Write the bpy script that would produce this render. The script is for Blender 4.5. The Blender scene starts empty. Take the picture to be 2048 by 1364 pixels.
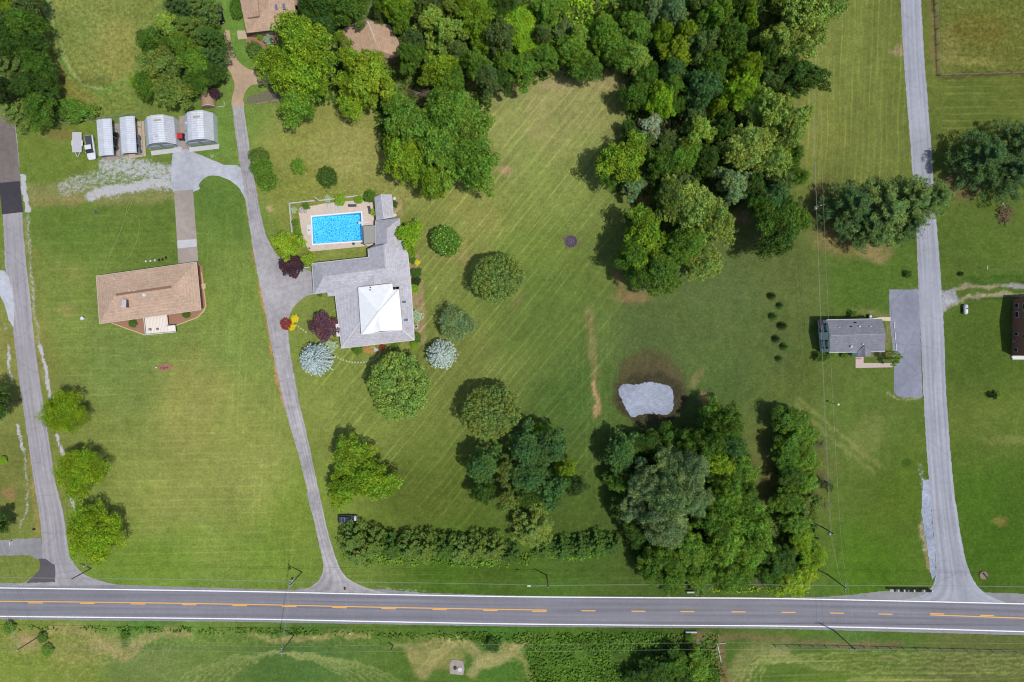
import bpy, bmesh, math, random
import numpy as np
from mathutils import Vector, Matrix
from mathutils.geometry import tessellate_polygon

# ---------------------------------------------------------------- camera, sky, sun
SC = bpy.context.scene
H = 165.0            # flying height in metres
S = 8.3              # photo pixels per metre on the ground
CX, CY = 1024.0, 682.0
cam_d = bpy.data.cameras.new("camera"); cam = bpy.data.objects.new("camera", cam_d)
SC.collection.objects.link(cam); SC.camera = cam
cam.location = (0, 0, H); cam.rotation_euler = (0, 0, 0)
cam_d.sensor_width = 36.0; cam_d.lens = 36.0 * S * H / 2048.0
cam_d.clip_start = 1.0; cam_d.clip_end = 9000.0
SUN_EL = math.radians(68.0)
SUN_DIR = math.radians(-27.0)          # compass of the sun in the xy plane: right and a little down
world = bpy.data.worlds.new("World"); SC.world = world; world.use_nodes = True
wn = world.node_tree.nodes; wl = world.node_tree.links
sky = wn.new("ShaderNodeTexSky"); sky.sky_type = 'NISHITA'; sky.sun_disc = False
sky.sun_elevation = SUN_EL; sky.sun_rotation = math.radians(90.0) - SUN_DIR
sky.air_density = 1.0; sky.dust_density = 1.5; sky.ozone_density = 1.0
wl.new(sky.outputs[0], wn["Background"].inputs[0]); wn["Background"].inputs[1].default_value = 0.12
sun_d = bpy.data.lights.new("sun", 'SUN'); sun = bpy.data.objects.new("sun", sun_d)
SC.collection.objects.link(sun)
sun_d.energy = 3.6; sun_d.angle = math.radians(0.55); sun_d.color = (1.0, 0.965, 0.91)
sv = Vector((math.cos(SUN_EL) * math.cos(SUN_DIR), math.cos(SUN_EL) * math.sin(SUN_DIR), math.sin(SUN_EL)))
sun.rotation_euler = sv.to_track_quat('Z', 'Y').to_euler(); sun.location = (60, -40, 120)
SC.view_settings.view_transform = 'Standard'; SC.view_settings.look = 'None'
SC.view_settings.exposure = 0.0; SC.view_settings.gamma = 1.0
SC.cycles.filter_width = 1.15; SC.cycles.max_bounces = 6; SC.cycles.transparent_max_bounces = 8

# ---------------------------------------------------------------- helpers
rnd = random.Random(7)
K = 1.5
COL = SC.collection

def P(px, py, z=0.0):
    f = (H - z) / H / S
    return Vector(((px - CX) * f, (CY - py) * f, z))
def lin(c):
    c = c / 255.0
    return c / 12.92 if c <= 0.04045 else ((c + 0.055) / 1.055) ** 2.4
def C(rgb, k=None):
    k = k or K
    return tuple(min(0.88, lin(v) / k) for v in rgb)

def tag(o, label=None, cat=None, group=None, kind=None):
    if label: o["label"] = label
    if cat: o["category"] = cat
    if group: o["group"] = group
    if kind: o["kind"] = kind
    return o
def empty(name, loc, rz=0.0, label=None, cat=None, group=None):
    o = bpy.data.objects.new(name, None); COL.objects.link(o)
    o.location = loc; o.rotation_euler = (0, 0, rz); o.empty_display_size = 0.3
    return tag(o, label, cat, group)
def copy_tree(o, parent=None):
    c = o.copy(); COL.objects.link(c); c.parent = parent
    for ch in list(o.children): copy_tree(ch, c)
    return c

MATS = {}
def mat(name, rgb, rough=0.8, var=0.12, scale=1.5, metal=0.0, k=None, spec=0.3, rgb2=None, bump=0.0, coat=0.0):
    if name in MATS: return MATS[name]
    m = bpy.data.materials.new(name); m.use_nodes = True; MATS[name] = m
    nt = m.node_tree; b = nt.nodes["Principled BSDF"]
    c = C(rgb, k); c2 = C(rgb2, k) if rgb2 else tuple(v * (1 - var) for v in c)
    tc = nt.nodes.new("ShaderNodeTexCoord"); n = nt.nodes.new("ShaderNodeTexNoise")
    n.inputs["Scale"].default_value = scale; n.inputs["Detail"].default_value = 6; n.inputs["Roughness"].default_value = 0.65
    r = nt.nodes.new("ShaderNodeValToRGB")
    r.color_ramp.elements[0].position = 0.3; r.color_ramp.elements[1].position = 0.7
    r.color_ramp.elements[0].color = (*c2, 1)
    r.color_ramp.elements[1].color = (*(tuple(min(0.9, v * (1 + var * 0.6)) for v in c)), 1)
    nt.links.new(tc.outputs["Object"], n.inputs["Vector"]); nt.links.new(n.outputs[0], r.inputs[0])
    nt.links.new(r.outputs[0], b.inputs["Base Color"])
    b.inputs["Roughness"].default_value = rough; b.inputs["Metallic"].default_value = metal
    b.inputs["Specular IOR Level"].default_value = spec; b.inputs["Coat Weight"].default_value = coat
    if bump:
        n2 = nt.nodes.new("ShaderNodeTexNoise"); n2.inputs["Scale"].default_value = scale * 6; n2.inputs["Detail"].default_value = 4
        nt.links.new(tc.outputs["Object"], n2.inputs["Vector"])
        bp = nt.nodes.new("ShaderNodeBump"); bp.inputs["Strength"].default_value = bump; bp.inputs["Distance"].default_value = 0.05
        nt.links.new(n2.outputs[0], bp.inputs["Height"]); nt.links.new(bp.outputs[0], b.inputs["Normal"])
    return m

class MB:
    """collects shapes and links them as ONE mesh object"""
    def __init__(s): s.v = []; s.f = []
    def add(s, vs, fs):
        o = len(s.v); s.v += [tuple(v) for v in vs]; s.f += [tuple(i + o for i in f) for f in fs]; return s
    def box(s, c, d, rz=0.0, taper=1.0):
        x, y, z = [q / 2 for q in d]; R = Matrix.Rotation(rz, 3, 'Z'); c = Vector(c)
        vs = []
        for sz in (-1, 1):
            t = taper if sz > 0 else 1
            for sx, sy in ((-1, -1), (1, -1), (1, 1), (-1, 1)): vs.append(R @ Vector((sx * x * t, sy * y * t, sz * z)) + c)
        return s.add(vs, [(3, 2, 1, 0), (4, 5, 6, 7), (0, 1, 5, 4), (1, 2, 6, 5), (2, 3, 7, 6), (3, 0, 4, 7)])
    def beam(s, a, b, w=0.05, h=None):
        a = Vector(a); b = Vector(b); h = h or w; d = (b - a)
        if d.length < 1e-6: return s
        t = d.normalized(); u = t.cross(Vector((0, 0, 1)))
        if u.length < 1e-3: u = Vector((1, 0, 0))
        u.normalize(); n = u.cross(t)
        vs = [q + u * i * w / 2 + n * j * h / 2 for q in (a, b) for i, j in ((-1, -1), (1, -1), (1, 1), (-1, 1))]
        return s.add(vs, [(3, 2, 1, 0), (4, 5, 6, 7), (0, 1, 5, 4), (1, 2, 6, 5), (2, 3, 7, 6), (3, 0, 4, 7)])
    def tube(s, pts, rad, n=6, cap=True):
        pts = [Vector(p) for p in pts]; rs = rad if isinstance(rad, (list, tuple)) else [rad] * len(pts)
        o = []; 
        for i, p in enumerate(pts):
            t = (pts[min(i + 1, len(pts) - 1)] - pts[max(i - 1, 0)])
            t = t.normalized() if t.length > 1e-6 else Vector((0, 0, 1))
            u = t.cross(Vector((0.13, 0.21, 0.97)));
            if u.length < 1e-3: u = t.cross(Vector((1, 0, 0)))
            u.normalize(); w = t.cross(u)
            o += [p + (u * math.cos(2 * math.pi * k / n) + w * math.sin(2 * math.pi * k / n)) * rs[i] for k in range(n)]
        fs = [(i * n + k, i * n + (k + 1) % n, (i + 1) * n + (k + 1) % n, (i + 1) * n + k) for i in range(len(pts) - 1) for k in range(n)]
        if cap: fs += [tuple(range(n - 1, -1, -1)), tuple((len(pts) - 1) * n + k for k in range(n))]
        return s.add(o, fs)
    def lathe(s, prof, c=(0, 0, 0), n=16):
        c = Vector(c)
        vs = [c + Vector((r * math.cos(2 * math.pi * k / n), r * math.sin(2 * math.pi * k / n), z)) for r, z in prof for k in range(n)]
        fs = [(i * n + k, i * n + (k + 1) % n, (i + 1) * n + (k + 1) % n, (i + 1) * n + k) for i in range(len(prof) - 1) for k in range(n)]
        fs += [tuple(range(n - 1, -1, -1)), tuple((len(prof) - 1) * n + k for k in range(n))]
        return s.add(vs, fs)
    def loft(s, secs, closed=True):
        n = len(secs[0]); vs = [p for q in secs for p in q]
        fs = [(i * n + k, i * n + (k + 1) % n, (i + 1) * n + (k + 1) % n, (i + 1) * n + k) for i in range(len(secs) - 1) for k in range(n if closed else n - 1)]
        if closed: fs += [tuple(range(n - 1, -1, -1)), tuple((len(secs) - 1) * n + k for k in range(n))]
        return s.add(vs, fs)
    def prism(s, pts, z0, z1):
        n = len(pts); vs = [(p[0], p[1], z0) for p in pts] + [(p[0], p[1], z1) for p in pts]
        fs = [(k, (k + 1) % n, n + (k + 1) % n, n + k) for k in range(n)]
        tri = tessellate_polygon([[Vector((p[0], p[1], 0)) for p in pts]])
        fs += [tuple(n + i for i in t) for t in tri] + [tuple(t) for t in tri]
        return s.add(vs, fs)
    def slab(s, vs, faces, t=0.16):
        """roof planes: faces on top, the same faces t lower, closed at the rim"""
        vs = [Vector(v) for v in vs]; n = len(vs); tf = []
        for f in faces:
            a = vs[f[0]]; nn = Vector((0, 0, 0))
            for i in range(1, len(f) - 1): nn += (vs[f[i]] - a).cross(vs[f[i + 1]] - a)
            tf.append(tuple(f) if nn.z >= 0 else tuple(reversed(f)))
        e = {}
        for f in tf:
            for i in range(len(f)):
                a, b = f[i], f[(i + 1) % len(f)]; e[(a, b)] = 1
        rim = [(a, b) for (a, b) in e if (b, a) not in e]
        allf = tf + [tuple(n + i for i in reversed(f)) for f in tf] + [(b, a, n + a, n + b) for a, b in rim]
        return s.add(vs + [v - Vector((0, 0, t)) for v in vs], allf)
    def build(s, name, m, parent=None, smooth=False, label=None):
        me = bpy.data.meshes.new(name); me.from_pydata(s.v, [], s.f)
        bm = bmesh.new(); bm.from_mesh(me); bmesh.ops.recalc_face_normals(bm, faces=bm.faces); bm.to_mesh(me); bm.free()
        if smooth: me.polygons.foreach_set("use_smooth", [True] * len(me.polygons))
        me.materials.append(m); o = bpy.data.objects.new(name, me); COL.objects.link(o)
        if parent: o.parent = parent
        if label: o["label"] = label
        return o

def smoothpts(pts, n=4, closed=False):
    q = []; N = len(pts); rng = range(N if closed else N - 1)
    for i in rng:
        g = (lambda j: pts[j % N]) if closed else (lambda j: pts[max(0, min(N - 1, j))])
        p0, p1, p2, p3 = g(i - 1), g(i), g(i + 1), g(i + 2)
        for k in range(n):
            t = k / n
            q.append(tuple(0.5 * ((2 * b) + (-a + c) * t + (2 * a - 5 * b + 4 * c - d) * t * t + (-a + 3 * b - 3 * c + d) * t ** 3)
                           for a, b, c, d in zip(p0, p1, p2, p3)))
    if not closed: q.append(tuple(pts[-1]))
    return q
def densify(pts, step, jit, seed=1):
    r = random.Random(seed); q = []; N = len(pts)
    for i in range(N):
        a, b = pts[i], pts[(i + 1) % N]; L = math.hypot(b[0] - a[0], b[1] - a[1]); k = max(1, int(L / step))
        for j in range(k):
            t = j / k; q.append((a[0] + (b[0] - a[0]) * t + r.uniform(-jit, jit), a[1] + (b[1] - a[1]) * t + r.uniform(-jit, jit)))
    return q
def sheet(name, pts, z, m, holes=(), jit=0.0, step=5, kind='structure', t=0.0):
    if jit: pts = densify(pts, step, jit, len(name))
    loops = [[P(x, y) for x, y in pts]] + [[P(x, y) for x, y in h] for h in holes]
    flat = [v for l in loops for v in l]
    tri = tessellate_polygon([[Vector((v.x, v.y, 0)) for v in l] for l in loops])
    b = MB(); b.add([(v.x, v.y, z) for v in flat], tri)
    o = b.build(name, m)
    for p in o.data.polygons:
        if p.normal.z < 0: o.data.flip_normals(); break
    if kind: o["kind"] = kind
    return o
def band(name, left, right, z, m, jit=0.0, n=5, kind='structure'):
    """a road from its two edge lines, as photo pixels on the ground"""
    def res(pts, N):
        pts = smoothpts(pts, 6); d = [0]
        for a, b in zip(pts, pts[1:]): d.append(d[-1] + math.hypot(b[0] - a[0], b[1] - a[1]))
        out = []; j = 0
        for k in range(N):
            s_ = d[-1] * k / (N - 1)
            while j < len(d) - 2 and d[j + 1] < s_: j += 1
            t = (s_ - d[j]) / max(1e-9, d[j + 1] - d[j])
            out.append((pts[j][0] + (pts[j + 1][0] - pts[j][0]) * t, pts[j][1] + (pts[j + 1][1] - pts[j][1]) * t))
        return out
    N = 220; r = random.Random(len(name)); L = res(left, N); R = res(right, N)
    b = MB(); vs = []
    for l, q in zip(L, R):
        for k in range(n):
            t = k / (n - 1); jx = r.uniform(-jit, jit) if k in (0, n - 1) else 0
            v = P(l[0] + (q[0] - l[0]) * t + jx, l[1] + (q[1] - l[1]) * t + (jx if name == 'road' else 0)); vs.append((v.x, v.y, z))
    fs = [(i * n + k, i * n + k + 1, (i + 1) * n + k + 1, (i + 1) * n + k) for i in range(N - 1) for k in range(n - 1)]
    b.add(vs, fs); o = b.build(name, m)
    if o.data.polygons[0].normal.z < 0: o.data.flip_normals()
    if kind: o["kind"] = kind
    # a lengthwise coordinate for wheel tracks: u across, v along
    uv = o.data.uv_layers.new(name="run"); li = np.zeros(len(o.data.loops), dtype=np.int32); o.data.loops.foreach_get("vertex_index", li)
    U = np.stack([(li % n) / (n - 1.0), (li // n) / (N - 1.0)], 1).astype(np.float32); uv.data.foreach_set("uv", U.ravel())
    return o

def shingle(name, rgb, var=0.14):
    """roof shingles: courses at equal height, weather stains, speckle"""
    m = mat(name, rgb, 0.9, var, 1.4, bump=0.3); nt = m.node_tree; N = nt.nodes; L = nt.links; b = N["Principled BSDF"]; src = b.inputs["Base Color"].links[0].from_socket
    tc = N.new("ShaderNodeTexCoord"); w = N.new("ShaderNodeTexWave"); w.bands_direction = 'Z'; w.inputs["Scale"].default_value = 0.314 / 0.20; w.inputs["Distortion"].default_value = 1.2; w.inputs["Detail Scale"].default_value = 2
    L.new(tc.outputs["Object"], w.inputs[0]); n = N.new("ShaderNodeTexNoise"); n.inputs["Scale"].default_value = 0.35; n.inputs["Detail"].default_value = 6; n.inputs["Roughness"].default_value = .7; L.new(tc.outputs["Object"], n.inputs["Vector"])
    n2 = N.new("ShaderNodeTexNoise"); n2.inputs["Scale"].default_value = 5; n2.inputs["Detail"].default_value = 3; L.new(tc.outputs["Object"], n2.inputs["Vector"])
    prev = src
    for s_, lo, hi, c0, c1 in ((w.outputs[1], 0, 1, .93, 1.05), (n.outputs[0], .3, .7, .86, 1.1), (n2.outputs[0], .3, .7, .86, 1.14)):
        r = N.new("ShaderNodeMapRange"); r.inputs[1].default_value = lo; r.inputs[2].default_value = hi; r.inputs[3].default_value = c0; r.inputs[4].default_value = c1; L.new(s_, r.inputs[0])
        x = N.new("ShaderNodeMixRGB"); x.blend_type = 'MULTIPLY'; x.inputs[0].default_value = 1; L.new(prev, x.inputs[1]); L.new(r.outputs[0], x.inputs[2]); prev = x.outputs[0]
    L.new(prev, b.inputs["Base Color"]); return m

def pave(name, rgb, tracks=0.0, crack=0.3, var=0.12, grain=0.16):
    """worn asphalt: mottled, speckled, faint wheel tracks (from the run coordinate), fine cracks"""
    m = bpy.data.materials.new(name); m.use_nodes = True; nt = m.node_tree; N = nt.nodes; L = nt.links
    b = N["Principled BSDF"]; b.inputs["Roughness"].default_value = 0.85; b.inputs["Specular IOR Level"].default_value = 0.2
    tc = N.new("ShaderNodeTexCoord"); base = C(rgb)
    def noise(sc, det=5, vec=None):
        n = N.new("ShaderNodeTexNoise"); n.inputs["Scale"].default_value = sc; n.inputs["Detail"].default_value = det
        L.new(vec or tc.outputs["Object"], n.inputs["Vector"]); return n.outputs[0]
    def rng(src, a, b_, c, d):
        r = N.new("ShaderNodeMapRange"); r.inputs[1].default_value = a; r.inputs[2].default_value = b_
        r.inputs[3].default_value = c; r.inputs[4].default_value = d; L.new(src, r.inputs[0]); return r.outputs[0]
    def mul(a, c):
        q = N.new("ShaderNodeMath"); q.operation = 'MULTIPLY'
        for i, s_ in enumerate((a, c)):
            if isinstance(s_, float): q.inputs[i].default_value = s_
            else: L.new(s_, q.inputs[i])
        return q.outputs[0]
    f = mul(rng(noise(0.12), 0.3, 0.7, 1 - var, 1 + var), rng(noise(0.9), 0.3, 0.7, 1 - var * 0.7, 1 + var * 0.7))
    f = mul(f, rng(noise(9.0 if grain < .2 else 5.0, 3), 0.3, 0.7, 1 - grain, 1 + grain))
    if tracks:
        uvn = N.new("ShaderNodeUVMap"); uvn.uv_map = "run"; mp = N.new("ShaderNodeMapping"); mp.inputs["Scale"].default_value = (9.0, 4.0, 1)
        L.new(uvn.outputs[0], mp.inputs[0]); f = mul(f, rng(noise(1.0, 3, mp.outputs[0]), 0.3, 0.7, 1 - tracks, 1 + tracks))
    if crack:
        v = N.new("ShaderNodeTexVoronoi"); v.feature = 'DISTANCE_TO_EDGE'; v.inputs["Scale"].default_value = 0.11
        nz = N.new("ShaderNodeTexNoise"); nz.inputs["Scale"].default_value = 0.35; nz.inputs["Detail"].default_value = 6; L.new(tc.outputs["Object"], nz.inputs["Vector"])
        mx = N.new("ShaderNodeMixRGB"); mx.inputs[0].default_value = 1.0; L.new(tc.outputs["Object"], mx.inputs[1]); L.new(nz.outputs[1], mx.inputs[2])
        mx.blend_type = 'ADD'; L.new(mx.outputs[0], v.inputs["Vector"]); f = mul(f, rng(v.outputs["Distance"], 0.0, 0.012, 1 - crack, 1.0))
    cm = N.new("ShaderNodeMixRGB"); cm.blend_type = 'MULTIPLY'; cm.inputs[0].default_value = 1; cm.inputs[1].default_value = (*base, 1)
    L.new(f, cm.inputs[2]); L.new(cm.outputs[0], b.inputs["Base Color"])
    return m

# ---------------------------------------------------------------- the ground: one sheet to the horizon
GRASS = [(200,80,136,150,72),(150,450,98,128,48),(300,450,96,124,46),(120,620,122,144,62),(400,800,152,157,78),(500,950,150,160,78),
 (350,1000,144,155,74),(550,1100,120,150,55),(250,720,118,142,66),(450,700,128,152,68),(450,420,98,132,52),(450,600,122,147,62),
 (300,1150,118,150,52),(640,850,135,150,68),(600,380,140,150,66),(700,300,156,160,82),(600,1000,122,147,54),(850,1000,92,110,40),  # last sample is lawn in shade, that shade goes into the tint
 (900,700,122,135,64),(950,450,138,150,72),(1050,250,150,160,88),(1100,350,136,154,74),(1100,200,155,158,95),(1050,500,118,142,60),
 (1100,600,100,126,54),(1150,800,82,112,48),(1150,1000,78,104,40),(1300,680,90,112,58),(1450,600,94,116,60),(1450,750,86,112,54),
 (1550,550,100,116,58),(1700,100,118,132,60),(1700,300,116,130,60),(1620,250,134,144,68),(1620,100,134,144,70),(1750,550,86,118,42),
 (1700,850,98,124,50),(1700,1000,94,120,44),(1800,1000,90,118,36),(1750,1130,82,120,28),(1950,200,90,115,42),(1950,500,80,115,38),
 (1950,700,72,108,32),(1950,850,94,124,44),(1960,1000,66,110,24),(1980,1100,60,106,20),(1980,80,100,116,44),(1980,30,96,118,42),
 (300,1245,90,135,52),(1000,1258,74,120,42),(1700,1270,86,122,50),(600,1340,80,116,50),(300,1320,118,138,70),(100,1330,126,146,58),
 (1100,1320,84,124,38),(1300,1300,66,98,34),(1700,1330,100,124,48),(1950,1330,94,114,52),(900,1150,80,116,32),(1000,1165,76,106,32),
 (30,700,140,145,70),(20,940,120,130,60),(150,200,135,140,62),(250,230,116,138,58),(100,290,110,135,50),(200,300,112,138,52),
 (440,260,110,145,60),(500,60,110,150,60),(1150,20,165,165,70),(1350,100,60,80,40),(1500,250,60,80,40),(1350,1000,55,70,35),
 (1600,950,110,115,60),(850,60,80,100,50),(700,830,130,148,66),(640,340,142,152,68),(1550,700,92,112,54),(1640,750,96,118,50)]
STRAW = (196, 182, 118); SOIL = (150, 128, 92); DARKSOIL = (70, 66, 50); RED = (178, 138, 100); GRAV = (198, 200, 206)
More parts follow.
